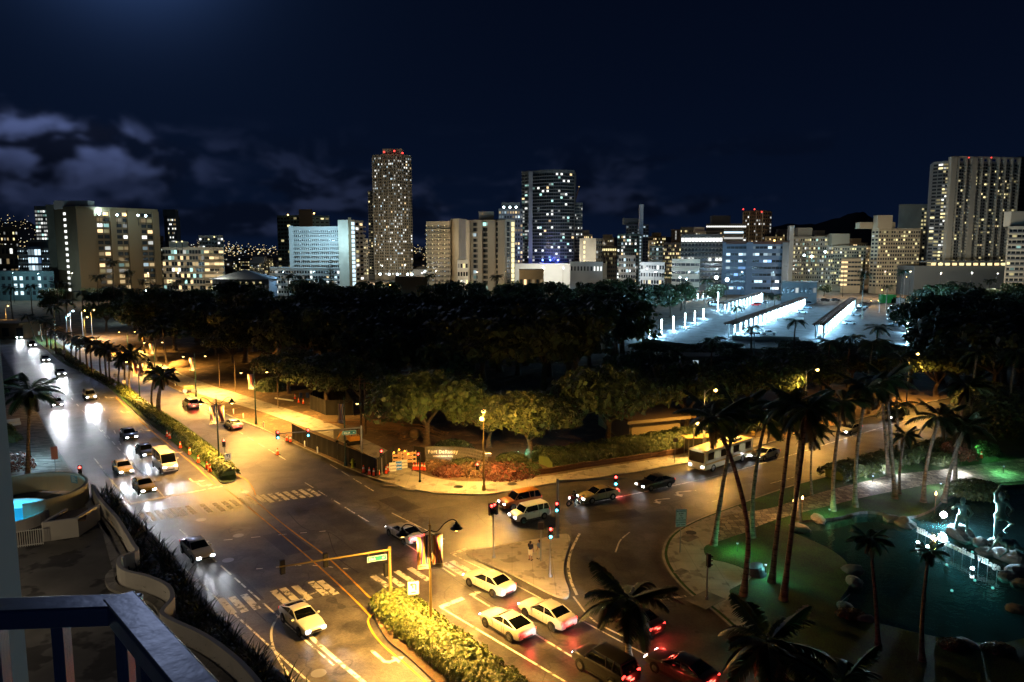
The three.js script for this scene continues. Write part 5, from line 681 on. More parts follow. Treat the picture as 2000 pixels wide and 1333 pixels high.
for (const [x, y, h, dx, label, cd, o] of [[1398, 763, 9, 1.4, 'arm street lamp left of the bus stop on the cross street', 620], [1597, 723, 9.5, 1.6, 'arm street lamp in the middle of the cross street', 700], [1793, 692, 9.3, 1.4, 'arm street lamp farthest down the cross street', 800], [1363, 828, 4.6, 0.5, 'short lamp over the pavement beside the bus stop', 90], [1384, 832, 4.4, 0.4, 'second short lamp beside the bus stop', 60], [550, 632, 9, 1.2, 'bright lone lamp inside the dark park', 300], [523, 630, 5, 0.6, 'small lamp left of the lone park lamp', 60], [722, 560, 11, 1, 'left lamp of the group before the tallest tower', 600], [762, 557, 11, 1, 'right lamp of the group before the tallest tower', 600], [732, 564, 10, 0.8, 'lower lamp of the group before the tallest tower', 300], [15, 598, 9, 1, 'street lamp at the far left end of the avenue', 800], [165, 607, 9, 1, 'left amber lamp at the far avenue crossing', 700], [183, 606, 9, 1, 'right amber lamp at the far avenue crossing', 600], [170, 620, 8, 1, 'lower amber lamp at the far avenue crossing', 500], [142, 608, 9, 1, 'bright white lamp at the far avenue crossing', 900, { cool: 1, r: 0.4 }], [133, 616, 8, 0.8, 'smaller blue-white lamp at the far avenue crossing', 300, { cool: 1 }], [285, 568, 12, 1, 'blue-white lamp in front of the brown apartment house', 400, { cool: 1, r: 0.35 }], [26, 437, 70, 1, 'amber lamp shining above the far left brown block', 1, {}], [1771, 541, 12, 1, 'amber lamp in the trees below the right-hand hotels', 300], [1723, 567, 10, 0.6, 'small pale lamp beyond the car park', 80], [655, 637, 5, 0.4, 'small amber lamp among the dark park trees', 50], [1274, 540, 11, 0.4, 'small amber lamp beyond the wood', 120]]) { if (h > 60) continue; armLamp(G(x, y, h), h, dx, label, cd, o ?? {}); }
{ // corner post lamp with two lanterns
  const b = G(945, 958, LV), h = hOf(945, 958, 802) - LV, t = thing('street_lamp', 'tall post lamp shining on the yellow-lit corner tree', 'street lamp', b);
  part('pole', cy(0.12, 0.07, h - 0.2, 0, 0, 0, 10), M.bronzePole, t); part('pole_base', cy(0.26, 0.18, 0.6, 0, 0, 0, 10), M.bronzePole, t); part('lamp_head', bx(0.3, 0.14, 0.9, 0, h + 0.08, 0), M.darkMetal, t); part('lamp_bulb', new THREE.SphereGeometry(0.22, 10, 8).translate(0, h - 0.06, -0.2), M.sodium, t); part('lamp_bulb', new THREE.SphereGeometry(0.24, 10, 8).translate(-0.2, h - 0.85, 0.1), M.sodium, t); part('bracket', bar(V(0, h - 0.7, 0), V(-0.2, h - 0.85, 0.1), 0.03), M.darkMetal, t);
  part('signal_arm', bar(V(0, 3.1, 0), V(-0.6, 3.0, 0.3), 0.03), M.steel, t); part('signal_housing', bx(0.34, 0.8, 0.3, -0.7, 2.9, 0.35), M.black, t); part('signal_light', new THREE.SphereGeometry(0.13, 8, 6).translate(-0.7, 3.15, 0.5), M.red, t); part('camera_box', bx(0.7, 0.3, 0.35, 0.5, 4.1, 0), M.white, t);
  point(V(b.x, h - 0.06 + LV, b.z - 0.2), SODIUM, 900, 6); point(V(b.x - 0.2, h - 0.85 + LV, b.z + 0.1), SODIUM, 900, 6);
}
// traffic signals
const sigBox = new RoundedBoxGeometry(0.36, 1.08, 0.28, 2, 0.05), lens = new THREE.SphereGeometry(0.12, 10, 8), visor = new THREE.CylinderGeometry(0.15, 0.15, 0.22, 10, 1, true, -Math.PI / 2, Math.PI).rotateX(Math.PI / 2).translate(0, 0.02, 0.2);
function head(parent, x, y, z, turn, on, back = 0) {   // one signal head: housing > three lenses
  const s = part('signal_head', sigBox, M.black, parent); s.position.set(x, y, z); s.rotation.y = turn;
  [['red', 0.33], ['amber', 0], ['green', -0.33]].forEach(([c, dy]) => { const m = part('signal_light', lens, on === c ? (c === 'red' ? M.red : c === 'amber' ? M.amber : M.cyanSig) : on === 'both' && c !== 'amber' ? (c === 'red' ? M.red : M.cyanSig) : c === 'red' ? M.offRed : c === 'amber' ? M.offAmber : M.offGreen, s); m.position.set(0, dy, 0.13); part('visor', visor, M.black, s).position.set(0, dy, 0); });
  if (back) part('back_plate', bx(0.6, 1.3, 0.03, 0, 0, -0.02), M.black, s); return s;
}
const nameSign = (text, small) => board(1.7, 0.5, (c, w, h) => { c.fillStyle = '#0c6d7c'; c.fillRect(0, 0, w, h); c.strokeStyle = '#e8f4f4'; c.lineWidth = 4; c.strokeRect(5, 5, w - 10, h - 10); c.fillStyle = '#f4fafa'; c.font = `bold ${h * 0.56}px sans-serif`; c.textBaseline = 'middle'; c.fillText(text, w * 0.1, h * 0.54); c.font = `bold ${h * 0.3}px sans-serif`; c.fillText(small, w * 0.76, h * 0.55); });
function mast(bpx, bpy, tpx, tpy, epx, epy, label, mat, heads, sign) {   // base, top and arm end
  const b = G(bpx, bpy, LV), top = R(tpx, tpy, -b.z), t = thing('traffic_signal', label, 'traffic signal', b), h = top.y - LV; const e0 = R(epx, epy, -b.z);
  // the arm is level: find the depth at which its end has the arm's height
  const end = (() => { const y = h - 0.25 + LV; const g = G(epx, epy, y); return V(g.x - b.x, h - 0.25, g.z - b.z); })(); void e0;
  part('pole', cy(0.15, 0.11, h, 0, 0, 0, 10), mat, t); part('pole_base', cy(0.25, 0.2, 0.25, 0, 0, 0, 10), mat, t); part('mast_arm', bar(V(0, h - 0.25, 0), end, 0.09, 0.05, 8), mat, t);
  const dir = end.clone().normalize();
  for (const [s, turn, on, dy] of heads) { const p = V(0, h - 0.25, 0).lerp(end, s); head(t, p.x, p.y + (dy ?? -0.1), p.z + 0.22 * Math.cos(turn), turn, on, 0); }
  if (sign) { const p = V(0, h - 0.25, 0).lerp(end, sign[2]), ry = Math.atan2(-dir.z, dir.x) + (dir.x < 0 ? Math.PI : 0); const m = part('street_name_sign', new THREE.BoxGeometry(sign[3] ?? 1.7, (sign[3] ?? 1.7) * 0.3, 0.04).rotateY(ry).translate(p.x, p.y - 0.5, p.z + 0.05), nameSign(sign[0], sign[1]), t); void m; part('sign_hanger', [-0.6, 0.6].map((k) => bar(p.clone().add(V(k, 0, 0.05)), p.clone().add(V(k, -0.35, 0.05)), 0.02)), M.steel, t); }
  return t;
}
const toJ = Math.PI / 2;
mast(763, 1184, 762, 1068, 545, 1108, 'tan mast-arm signal with ENA RD sign reaching over the near lanes', M.bronzePole, [[0.98, -2.5, 'off'], [0.6, -2.5, 'off'], [0.04, -2.5, 'off', -1.6]], ['ENA', 'RD', 0.12, 1.5]);
mast(707, 917, 705, 832, 535, 848, 'grey mast-arm signal with KALIA RD sign and lit red and blue-green heads', M.steel, [[0.96, 0.75, 'both'], [0.62, 0.75, 'both']], ['KALIA', 'RD', 0.14, 1.7]);
mast(1088, 1050, 1086, 935, 1228, 934, 'grey mast-arm signal on the island with red and blue-green heads over the waiting cars', M.steel, [[0.82, -0.4, 'both'], [0.0, -0.4, 'both', -2.4]]);
function postSignal(px, py, h, label, heads, mat = M.steel) { const b = G(px, py, LV), t = thing('traffic_signal', label, 'traffic signal', b); part('pole', cy(0.07, 0.06, h, 0, 0, 0, 8), mat, t); part('pole_base', cy(0.18, 0.13, 0.25, 0, 0, 0, 8), mat, t); for (const [dx, dy, turn, on] of heads) head(t, dx, h - 0.5 + dy, 0.2, turn, on); return t; }
postSignal(964, 1090, 5, 'double-headed post signal at the left tip of the island', [[-0.24, 0, 0.6, 'red'], [0.24, 0.1, -0.8, 'red']]);
postSignal(1074, 1127, 4.3, 'post signal beside the two people on the island', [[0, 0.1, 0.2, 'both']]);
postSignal(440, 910, 3.4, 'post signal at the junction end of the hedge median', [[0, 0.1, 0.5, 'red']]);
postSignal(163, 985, 4.2, 'post signal at the hotel driveway corner', [[0, 0.1, 0.3, 'red']]);
postSignal(1380, 1172, 3.6, 'slim post with a dark signal on the plaza corner', [[0, 0.2, 1.8, 'off']]);
postSignal(820, 942, 3.6, 'pedestrian signal post in front of the barricades', [[0, 0, -0.6, 'red']], M.greenMetal); postSignal(746, 928, 3.2, 'pedestrian signal post left of the barricades', [[0, 0, 0.3, 'red']]);
{ const b = G(1056, 1096, LV), t = thing('signal_post', 'short post with a dark box beside the two people', 'post', b); part('pole', cy(0.07, 0.07, 3.1, 0, 0, 0, 8), M.steel, t); part('control_box', bx(0.5, 0.62, 0.35, 0, 3.2, 0), M.black, t); }
// signs
function signPost(px, py, h, w, sh, label, mat, turn = 0, o = {}) { const b = G(px, py, o.y ?? LV), t = thing('road_sign', label, 'sign', b, turn); part('post', cy(0.035, 0.035, h, 0, 0, 0, 6), o.post ?? M.steel, t); const m = part('sign_plate', new THREE.BoxGeometry(w, sh, 0.03).translate(0, h - sh / 2 + 0.05, 0.05), mat, t); if (o.diamond) { m.rotation.z = 0; m.geometry.dispose(); m.geometry = new THREE.BoxGeometry(w, w, 0.03).rotateZ(Math.PI / 4).translate(0, h - w * 0.3, 0.05); } return t; }
const noLeft = board(0.75, 0.95, (c, w, h) => { c.fillStyle = '#f0f0e8'; c.fillRect(0, 0, w, h); c.strokeStyle = '#111'; c.lineWidth = w * 0.1; c.beginPath(); c.moveTo(w * 0.72, h * 0.66); c.lineTo(w * 0.72, h * 0.3); c.arc(w * 0.58, h * 0.3, w * 0.14, 0, -Math.PI / 2, true); c.lineTo(w * 0.36, h * 0.22); c.stroke(); c.beginPath(); c.moveTo(w * 0.44, h * 0.3); c.lineTo(w * 0.44, h * 0.5); c.stroke(); c.fillStyle = '#111'; c.beginPath(); c.moveTo(w * 0.12, h * 0.22); c.lineTo(w * 0.42, h * 0.1); c.lineTo(w * 0.42, h * 0.36); c.fill(); c.fillRect(w * 0.3, h * 0.8, w * 0.4, h * 0.06); }, 128);
const textSign = (bg, fg, rows, w = 0.7, h = 0.9) => board(w, h, (c, W_, H_) => { c.fillStyle = bg; c.fillRect(0, 0, W_, H_); c.strokeStyle = fg; c.lineWidth = 3; c.strokeRect(4, 4, W_ - 8, H_ - 8); c.fillStyle = fg; c.textAlign = 'center'; rows.forEach((r, i) => { c.font = `bold ${H_ / (rows.length + 1.4)}px sans-serif`; c.fillText(r, W_ / 2, H_ * (i + 1.15) / (rows.length + 0.7), W_ * 0.86); }); }, 128);
signPost(808, 1200, 2.5, 0.8, 1.0, 'white turn-arrow sign in front of the near hedge', noLeft, 0.25);
signPost(446, 917, 2, 0.75, 0.9, 'white turn-arrow sign at the hedge end of the long median', noLeft, 0.5);
{ const t = signPost(1328, 1080, 4.0, 1.0, 1.0, 'tall white parking-rules sign on the plaza kerb', textSign('#b9b8b0', '#222', ['NO PARKING', '6 AM', 'TO', '6 PM'], 1, 1), 0.15); part('lower_plate', bx(1.0, 0.6, 0.03, 0, 2.72, 0.05), textSign('#b9b8b0', '#222', ['NO STOPPING', 'ANY TIME'], 1, 0.6), t); }
signPost(1570, 1228, 1.7, 0.5, 0.6, 'small white garden notice on the dark lawn', textSign('#d8d6cc', '#2a2a2a', ['PLEASE', 'KEEP', 'OFF'], 0.5, 0.6), 0.3);
signPost(108, 920, 3.0, 0.7, 1.6, 'pink-lit tall narrow sign back on the hotel pavement', std(0xb48a94, 0.6), 0.5);
signPost(226, 756, 2.6, 0.6, 0.8, 'white sign under the median palms', textSign('#e0ddd2', '#333', ['KEEP', 'RIGHT']), 0.4); signPost(243, 768, 2.4, 0.6, 0.6, 'small square white sign beside the median hedge start', textSign('#e0ddd2', '#333', ['NO', 'TURN'], 0.6, 0.6), 0.4); signPost(125, 705, 2.6, 0.8, 0.9, 'white sign farther up the grass median', textSign('#e0ddd2', '#333', ['KEEP', 'RIGHT']), 0.4); signPost(78, 666, 2.8, 0.9, 1, 'white square sign at the far grass median', textSign('#e0ddd2', '#333', ['STOP', 'HERE']), 0.3); signPost(740, 838, 2.6, 1.0, 1.0, 'pale diamond warning sign by the timber pile', std(0xcfc6b4, 0.6), 0.2, { diamond: 1, post: M.wood });
signPost(1318, 905, 3.2, 0.6, 0.5, 'dark small sign on the pavement by the planting wall', std(0x3a2620, 0.6), 0.2); signPost(1470, 880, 2.6, 0.5, 0.6, 'bus stop sign on the far pavement', textSign('#d8b25a', '#222', ['BUS']), 0.2);
// building site: dark screen fences
M.screen = std(0x17140f, 0.95, { side: THREE.DoubleSide }); M.screenPost = std(0x4a4a48, 0.5, { metalness: 0.5 });
function siteFence(label, px, h) { const t = thing('site_fence', label, 'fence'), l = marks(px, LV); for (let i = 0; i + 1 < l.length; i++) { const n = Math.max(1, Math.round(l[i].distanceTo(l[i + 1]) / 3)); for (let k = 0; k < n; k++) { const a = l[i].clone().lerp(l[i + 1], k / n), b = l[i].clone().lerp(l[i + 1], (k + 1) / n), d = a.distanceTo(b), g = new THREE.PlaneGeometry(d * 0.98, h, 8, 3), p = g.attributes.position; for (let m = 0; m < p.count; m++) p.setZ(m, 0.06 * Math.sin(p.getX(m) * 4 + k) * Math.cos(p.getY(m) * 1.2)); g.computeVertexNormals(); g.rotateY(Math.atan2(-(b.z - a.z), b.x - a.x)).translate((a.x + b.x) / 2, LV + h / 2 + 0.05, (a.z + b.z) / 2); part('fence_panel', g, M.screen, t); part('post', cy(0.035, 0.035, h + 0.15, a.x, LV, a.z, 6), M.screenPost, t); } } return t; }
siteFence('long dark screen fence along the avenue kerb of the building site', [[571, 858], [600, 874], [640, 891], [680, 908], [735, 932]], 2.2); siteFence('dark screen fence turning in behind the barricades', [[737, 931], [770, 905]], 2.2); siteFence('dark fenced yard around the tree by the lit walk', [[606, 800], [636, 812], [690, 812], [675, 790], [620, 778], [606, 800]], 2.5); siteFence('dark screen fence behind the barricades beside the name wall', [[808, 902], [830, 905]], 2);
siteFence('weathered board fence behind the timber pile', [[735, 800], [770, 812], [800, 826], [830, 838]], 1.8);
// cones
const coneMat = std(0xe24a12, 0.6), coneGeo = new THREE.CylinderGeometry(0.04, 0.17, 0.72, 10).translate(0, 0.4, 0), collar = new THREE.CylinderGeometry(0.075, 0.108, 0.17, 10).translate(0, 0.5, 0), coneBase = new THREE.BoxGeometry(0.42, 0.05, 0.42).translate(0, 0.025, 0);
function cone(px, py, label, y = LV) { const t = thing('traffic_cone', label, 'cone', G(px, py, y), rr(0, 1), 'traffic cones'); part('cone_body', coneGeo, coneMat, t); part('reflective_collar', collar, M.white, t); part('cone_foot', coneBase, M.rubber, t); t.scale.setScalar(1.25); }
for (const [x, y, l] of [[721, 928, 'cone left of the pair at the fence foot'], [730, 930, 'cone beside the fence foot nearest the kerb'], [739, 928, 'white-collared cone by the pedestrian post'], [754, 926, 'cone left of the row of boards'], [757, 922, 'cone tucked behind the row of boards'], [808, 919, 'first cone right of the barricades'], [813, 919, 'second cone right of the barricades'], [818, 919, 'third cone right of the barricades'], [824, 919, 'fourth cone right of the barricades'], [829, 920, 'rightmost cone of the row by the barricades'], [710, 924, 'cone at the mast foot'], [542, 889, 'lone cone lying out on the carriageway'], [576, 780, 'leftmost cone by the fenced yard'], [583, 787, 'second cone by the fenced yard'], [592, 790, 'rightmost cone by the fenced yard'], [560, 862, 'cone by the kerb at the fence start'], [567, 864, 'second cone by the kerb at the fence start']]) cone(x, y, l, l.includes('carriageway') ? 0.005 : LV);
for (const [x, y] of [[326, 858], [331, 862], [352, 880], [370, 892], [387, 908], [404, 920], [410, 926]]) cone(x, y - 4, 'orange cone standing along the median hedge', 0.15);
// barricades and boards
function barricade(px, py, label, s = 1, o = {}) { const t = thing('barricade', label, 'barricade', G(px, py, LV), o.turn ?? 0.2, 'site barricades'); const stripe = M.stripe ??= board(1.2, 0.3, (c, w, h) => { c.fillStyle = '#d9cfae'; c.fillRect(0, 0, w, h); c.fillStyle = '#c9701e'; for (let i = -1; i < 8; i++) { c.beginPath(); c.moveTo(i * w / 6, h); c.lineTo(i * w / 6 + h, 0); c.lineTo(i * w / 6 + h + w / 12, 0); c.lineTo(i * w / 6 + w / 12, h); c.fill(); } }, 128); for (const x of [-0.55, 0.55]) part('leg', bx(0.06, 1.3 * s, 0.3, x, 0.65 * s, 0), M.white, t); part('striped_board', bx(1.2, 0.3, 0.04, 0, 1.05 * s, 0.17), stripe, t); if (!o.one) part('striped_board', bx(1.2, 0.3, 0.04, 0, 0.6 * s, 0.17), stripe, t); if (o.lamp) part('warning_lamp', new THREE.SphereGeometry(0.11, 8, 6).translate(-0.4, 1.38 * s, 0), M.amber, t); return t; }
for (const [x, y, l, o] of [[776, 908, 'left barricade of the site entrance group', { lamp: 1 }], [786, 902, 'taller barricade second from the left at the site entrance', { lamp: 1 }], [797, 905, 'middle barricade with an amber lamp at the site entrance', { lamp: 1 }], [804, 903, 'rear right barricade at the site entrance', {}], [804, 911, 'front right barricade at the site entrance', { lamp: 1 }]]) barricade(x, y, l, 1.15, o);
for (const [x, y, bg, fg, l, rows] of [[767, 922, '#d8d6d0', '#444', 'white folding notice board left of the blue one', ['SIDEWALK', 'CLOSED']], [778, 919, '#1f6fd0', '#e8f0ff', 'blue folding notice board between the white ones', ['DETOUR', 'AHEAD']], [789, 916, '#d8d6d0', '#444', 'white folding notice board right of the blue one', ['SIDEWALK', 'CLOSED']]]) { const t = thing('notice_board', l, 'sign', G(x, y, LV), 0.35); part('front_panel', bx(0.85, 1.05, 0.03, 0, 0.62, 0.15, 0, 0, -0.18), textSign(bg, fg, rows, 0.85, 1.05), t); part('rear_panel', bx(0.85, 1.05, 0.03, 0, 0.62, -0.15, 0, 0, 0.18), M.white, t); for (const s of [-0.38, 0.38]) part('leg', bar(V(s, 0, 0.28), V(s, 0.4, 0.19), 0.02), M.steel, t); }
{ const t = thing('fire_hydrant', 'yellow-green fire hydrant at the fence foot', 'hydrant', G(689, 914, LV)), m = std(0x9aa51c, 0.5); part('barrel', [cy(0.2, 0.2, 0.06, 0, 0, 0, 12), cy(0.14, 0.14, 0.65, 0, 0.06, 0, 12), cy(0.17, 0.17, 0.05, 0, 0.68, 0, 12)], m, t); part('bonnet', new THREE.SphereGeometry(0.14, 10, 6, 0, 6.3, 0, 1.57).translate(0, 0.73, 0), m, t); for (const s of [-1, 1]) part('outlet', cy(0.07, 0.07, 0.12, 0, -0.06, 0, 8).rotateZ(Math.PI / 2).translate(s * 0.18, 0.5, 0), m, t); t.scale.setScalar(1.35); }
// timber pile, poles, debris, bollards, machines
{ const t = thing('timber_pile', 'heap of long pale poles and boards behind the site fence', 'timber'); const c = G(735, 836, LV); for (let i = 0; i < 44; i++) { const a = rr(-0.5, -0.15), L = rr(3.5, 8), x = rr(-6, 7), z = rr(-3.5, 1.5) + x * 0.25, y = LV + 0.06 + 0.12 * (i % 5); part('pole', bx(L, 0.09, 0.13, c.x + x, y, c.z + z, a, rr(-0.02, 0.02)), M.wood, t); } for (let i = 0; i < 10; i++) part('pole', bx(rr(4, 6), 0.1, 0.14, c.x + 9 + rr(-1, 1), LV + 0.05 + 0.05 * i, c.z + rr(2, 5), rr(-1.1, -0.7)), M.wood, t); }
for (const [a, b, l] of [[705, 838, 'left utility pole at the end of the lit walk'], [714, 848, 'right utility pole beside the timber pile']]) { const p = G(a, b, LV), t = thing('utility_pole', l, 'pole', p); part('shaft', cy(0.16, 0.12, 8, 0, 0, 0, 8), M.bark, t); part('crossarm', bx(1.6, 0.1, 0.1, 0, 7.6, 0), M.wood, t); }
for (const [a, b] of [[429, 750], [460, 768], [429, 760], [543, 800]]) { const p = G(a, b - 2, LV), t = thing('tree_stake', 'slim bare trunk standing along the lit walk', 'post', p, 0, 'bare stakes along the lit walk'); part('shaft', cy(0.1, 0.07, 6, 0, 0, 0, 7), M.bark, t); }
for (const [a, b] of [[456, 812], [475, 820], [515, 838], [342, 757], [385, 778], [418, 792], [595, 876], [620, 888]]) { const p = G(a, b - 3, LV), t = thing('bollard', 'short white bollard on the park kerb of the avenue', 'bollard', p, 0, 'white bollards on the park kerb'); part('shaft', cy(0.09, 0.09, 0.75, 0, 0, 0, 8), M.white, t); part('cap', new THREE.SphereGeometry(0.09, 8, 4, 0, 6.3, 0, 1.57).translate(0, 0.75, 0), M.white, t); }
{ const t = thing('mini_excavator', 'small yellow digger parked on the walk inside the fence', 'digger', G(690, 868, LV), 0.5), y = std(0xb8862a, 0.6); for (const s of [-1, 1]) part('track', new RoundedBoxGeometry(2.2, 0.5, 0.4, 2, 0.2).translate(0, 0.28, s * 0.6), M.rubber, t); part('body', new RoundedBoxGeometry(1.6, 0.7, 1.3, 2, 0.1).translate(0.1, 0.9, 0), y, t); part('cab_frame', [bx(0.06, 1, 0.06, -0.4, 1.7, 0.5), bx(0.06, 1, 0.06, -0.4, 1.7, -0.5), bx(0.06, 1, 0.06, 0.5, 1.7, 0.5), bx(0.06, 1, 0.06, 0.5, 1.7, -0.5), bx(1.1, 0.08, 1.2, 0.05, 2.2, 0)], M.black, t); part('boom', [bar(V(-0.7, 1, 0), V(-1.7, 2, 0), 0.1), bar(V(-1.7, 2, 0), V(-2.3, 0.9, 0), 0.08)], y, t); part('bucket', bx(0.4, 0.45, 0.5, -2.35, 0.65, 0), M.darkMetal, t); }
for (const [a, b, l] of [[660, 858, 'left concrete block beside the digger'], [671, 862, 'right concrete block beside the digger']]) solo('concrete_block', new RoundedBoxGeometry(1.1, 1.3, 0.9, 2, 0.05).translate(G(a, b).x, LV + 0.65, G(a, b).z), M.concrete, l, 'block', 'concrete blocks by the digger');
{ const t = thing('road_roller', 'small pale compactor standing on the lit walk edge', 'roller', G(369, 767, LV), 0.4); part('drum', new THREE.CylinderGeometry(0.4, 0.4, 1, 16).rotateX(Math.PI / 2).translate(0.7, 0.4, 0), M.steel, t); part('drum', new THREE.CylinderGeometry(0.4, 0.4, 1, 16).rotateX(Math.PI / 2).translate(-0.7, 0.4, 0), M.steel, t); part('body', new RoundedBoxGeometry(1.9, 0.6, 0.9, 2, 0.1).translate(0, 1, 0), M.bronzePole, t); part('roll_bar', [bx(0.06, 1.1, 0.06, 0, 1.8, 0.4), bx(0.06, 1.1, 0.06, 0, 1.8, -0.4), bx(0.08, 0.06, 0.86, 0, 2.35, 0)], M.black, t); }
{ const p = G(600, 777, LV); for (let i = 0; i < 2; i++) { const t = thing('blue_barrel', 'blue drum by the cones of the fenced yard', 'barrel', V(p.x - 1.2 * i, LV, p.z), 0, 'drums by the fenced yard'); part('drum', cy(0.3, 0.3, 0.9, 0, 0, 0, 12), std(0x2a3e6a, 0.5), t); part('hoop', [cy(0.31, 0.31, 0.04, 0, 0.3, 0, 12), cy(0.31, 0.31, 0.04, 0, 0.6, 0, 12)], std(0x1f2f52, 0.5), t); } }
solo('long_pipe', bar(G(537, 778, LV + 0.15), G(572, 783, LV + 0.15), 0.14), M.white, 'long pale pipe lying by the lit walk', 'pipe');
{ const t = thing('debris_heap', 'tangle of broken timber and roots under the large tree', 'debris', G(800, 858, LV)); for (let i = 0; i < 26; i++) part('plank', bx(rr(0.8, 2.6), 0.1, 0.18, rr(-2.5, 2.5), rr(0.1, 0.9), rr(-1.6, 1.6), rr(0, 3), rr(-0.7, 0.7)), i % 3 ? M.wood : M.bark, t); part('root_ball', new THREE.IcosahedronGeometry(0.9, 1).scale(1, 0.9, 0.8).translate(0.6, 0.7, -0.6), M.earth, t); }
{ // dirt mound
  const p = G(352, 716, LV), g = new THREE.SphereGeometry(2.6, 18, 8, 0, 6.3, 0, 1.57), a = g.attributes.position; for (let i = 0; i < a.count; i++) a.setY(i, a.getY(i) * 0.55 * (0.75 + 0.5 * vnoise(a.getX(i) * 1.5 + 9, a.getZ(i) * 1.5))); g.computeVertexNormals(); solo('earth_mound', g.translate(p.x, LV, p.z), M.earth, 'heap of earth beside the lit walk', 'mound');
}
// park name wall
{
  const a = G(832, 903, LV), b = G(950, 915, LV), l = spline([a, G(870, 903, LV), G(910, 905, LV), b], 6), t = thing('park_name_wall', 'long curved stone wall lettered Fort DeRussy at the corner', 'wall');
  for (let i = 0; i + 1 < l.length; i++) for (let k = 0; k < 5; k++) { const p = l[i], q = l[i + 1], d = p.distanceTo(q), ry = Math.atan2(-(q.z - p.z), q.x - p.x), n = 2; for (let m = 0; m < n; m++) { const s = p.clone().lerp(q, (m + 0.5 + (k % 2) * 0.25) / n); part('stone', bx(d / n - 0.05, 0.36, 0.5 + 0.05 * rnd(), s.x, LV + 0.2 + k * 0.4, s.z, ry), M.stone, t); } }
  part('wall_core', l.slice(0, -1).map((p, i) => { const q = l[i + 1]; return bx(p.distanceTo(q) + 0.1, 2.05, 0.4, (p.x + q.x) / 2, LV + 1, (p.z + q.z) / 2, Math.atan2(-(q.z - p.z), q.x - p.x)); }), M.stone, t);
  const loader = new FontLoader(), font = await loader.loadAsync('fonts/droid/droid_sans_bold.typeface.json'); M.font = font;
  const c = G(866, 902, LV), letters = std(0xf0ead8, 0.4), line1 = new TextGeometry('Fort DeRussy', { font, size: 0.44, depth: 0.06, curveSegments: 3 }); line1.computeBoundingBox(); line1.translate(-line1.boundingBox.max.x / 2, 0, 0);
  const m1 = part('lettering', line1, letters, t); m1.position.set(c.x, LV + 1.25, c.z + 0.6); const line2 = new TextGeometry('United States Army', { font, size: 0.2, depth: 0.05, curveSegments: 3 }); line2.computeBoundingBox(); line2.translate(-line2.boundingBox.max.x / 2, 0, 0); const m2 = part('lettering', line2, letters, t); m2.position.set(c.x, LV + 0.8, c.z + 0.6);
  for (const [x, y, m] of [[864, 910, lit.warm2], [879, 910, lit.cool2]]) { const p = G(x, y, LV), s = thing('ground_spotlight', x < 870 ? 'warm ground spotlight before the park name wall' : 'white ground spotlight before the park name wall', 'spotlight', p); part('lamp_body', cy(0.12, 0.14, 0.3, 0, 0, 0, 8), M.darkMetal, s); part('lamp_lens', new THREE.SphereGeometry(0.13, 8, 6).translate(0, 0.34, 0.02), m, s); spot(V(p.x, LV + 0.5, p.z), V(c.x, LV + 1.3, c.z), WARM, 16, 0.8, 0.6, 3); }

  const wl = spline(marks([[1000, 930], [1060, 926], [1130, 915], [1200, 905], [1280, 893], [1360, 880], [1430, 864]], LV), 4), w2 = thing('planting_wall', 'low dark brick wall holding the planting along the cross street', 'wall'); for (let i = 0; i + 1 < wl.length; i++) for (let k = 0; k < 2; k++) { const p = wl[i], q = wl[i + 1]; for (let m = 0; m < 3; m++) { const s = p.clone().lerp(q, (m + 0.5) / 3); part('brick_course', bx(p.distanceTo(q) / 3 - 0.03, 0.3, 0.35, s.x, LV + 0.16 + k * 0.33, s.z, Math.atan2(-(q.z - p.z), q.x - p.x)), M.brickDark ??= std(0x4a3226, 0.9), w2); } }
}
// flat-roofed pavilion
{
  const a = G(1232, 868, LV), b = G(1326, 858, LV), t = thing('park_pavilion', 'low flat-roofed pavilion among the trees by the cross street', 'pavilion'), dir = b.clone().sub(a), L = dir.length(), ry = Math.atan2(-dir.z, dir.x), back = V(-0.25, 0, -1).normalize(), wallM = std(0xa09070, 0.9);
  const c = a.clone().lerp(b, 0.5); part('front_wall', bx(L, 3.2, 0.3, c.x, LV + 1.6, c.z, ry), wallM, t); const sd = a.clone().addScaledVector(back, 6); part('side_wall', bx(0.3, 3.2, 12, sd.x - 0.1, LV + 1.6, sd.z, 0.25), wallM, t); const rc = c.clone().addScaledVector(back, 6); part('roof', bx(L + 2.4, 0.3, 14.5, rc.x, LV + 3.36, rc.z, ry), std(0x6a5638, 0.95), t); part('fascia', bx(L + 2.4, 0.42, 0.12, c.x - back.x * 1.3, LV + 3.4, c.z - back.z * 1.3, ry), wallM, t); part('door', bx(0.9, 2.1, 0.08, b.x - 0.8, LV + 1.06, b.z + 0.22, ry), std(0x4a2a24, 0.7), t); part('rear_wall', bx(L, 3.2, 0.3, c.x + back.x * 12, LV + 1.6, c.z + back.z * 12, ry), wallM, t); part('side_wall', bx(0.3, 3.2, 12, sd.x + dir.x, LV + 1.6, sd.z + dir.z, 0.25), wallM, t);
}
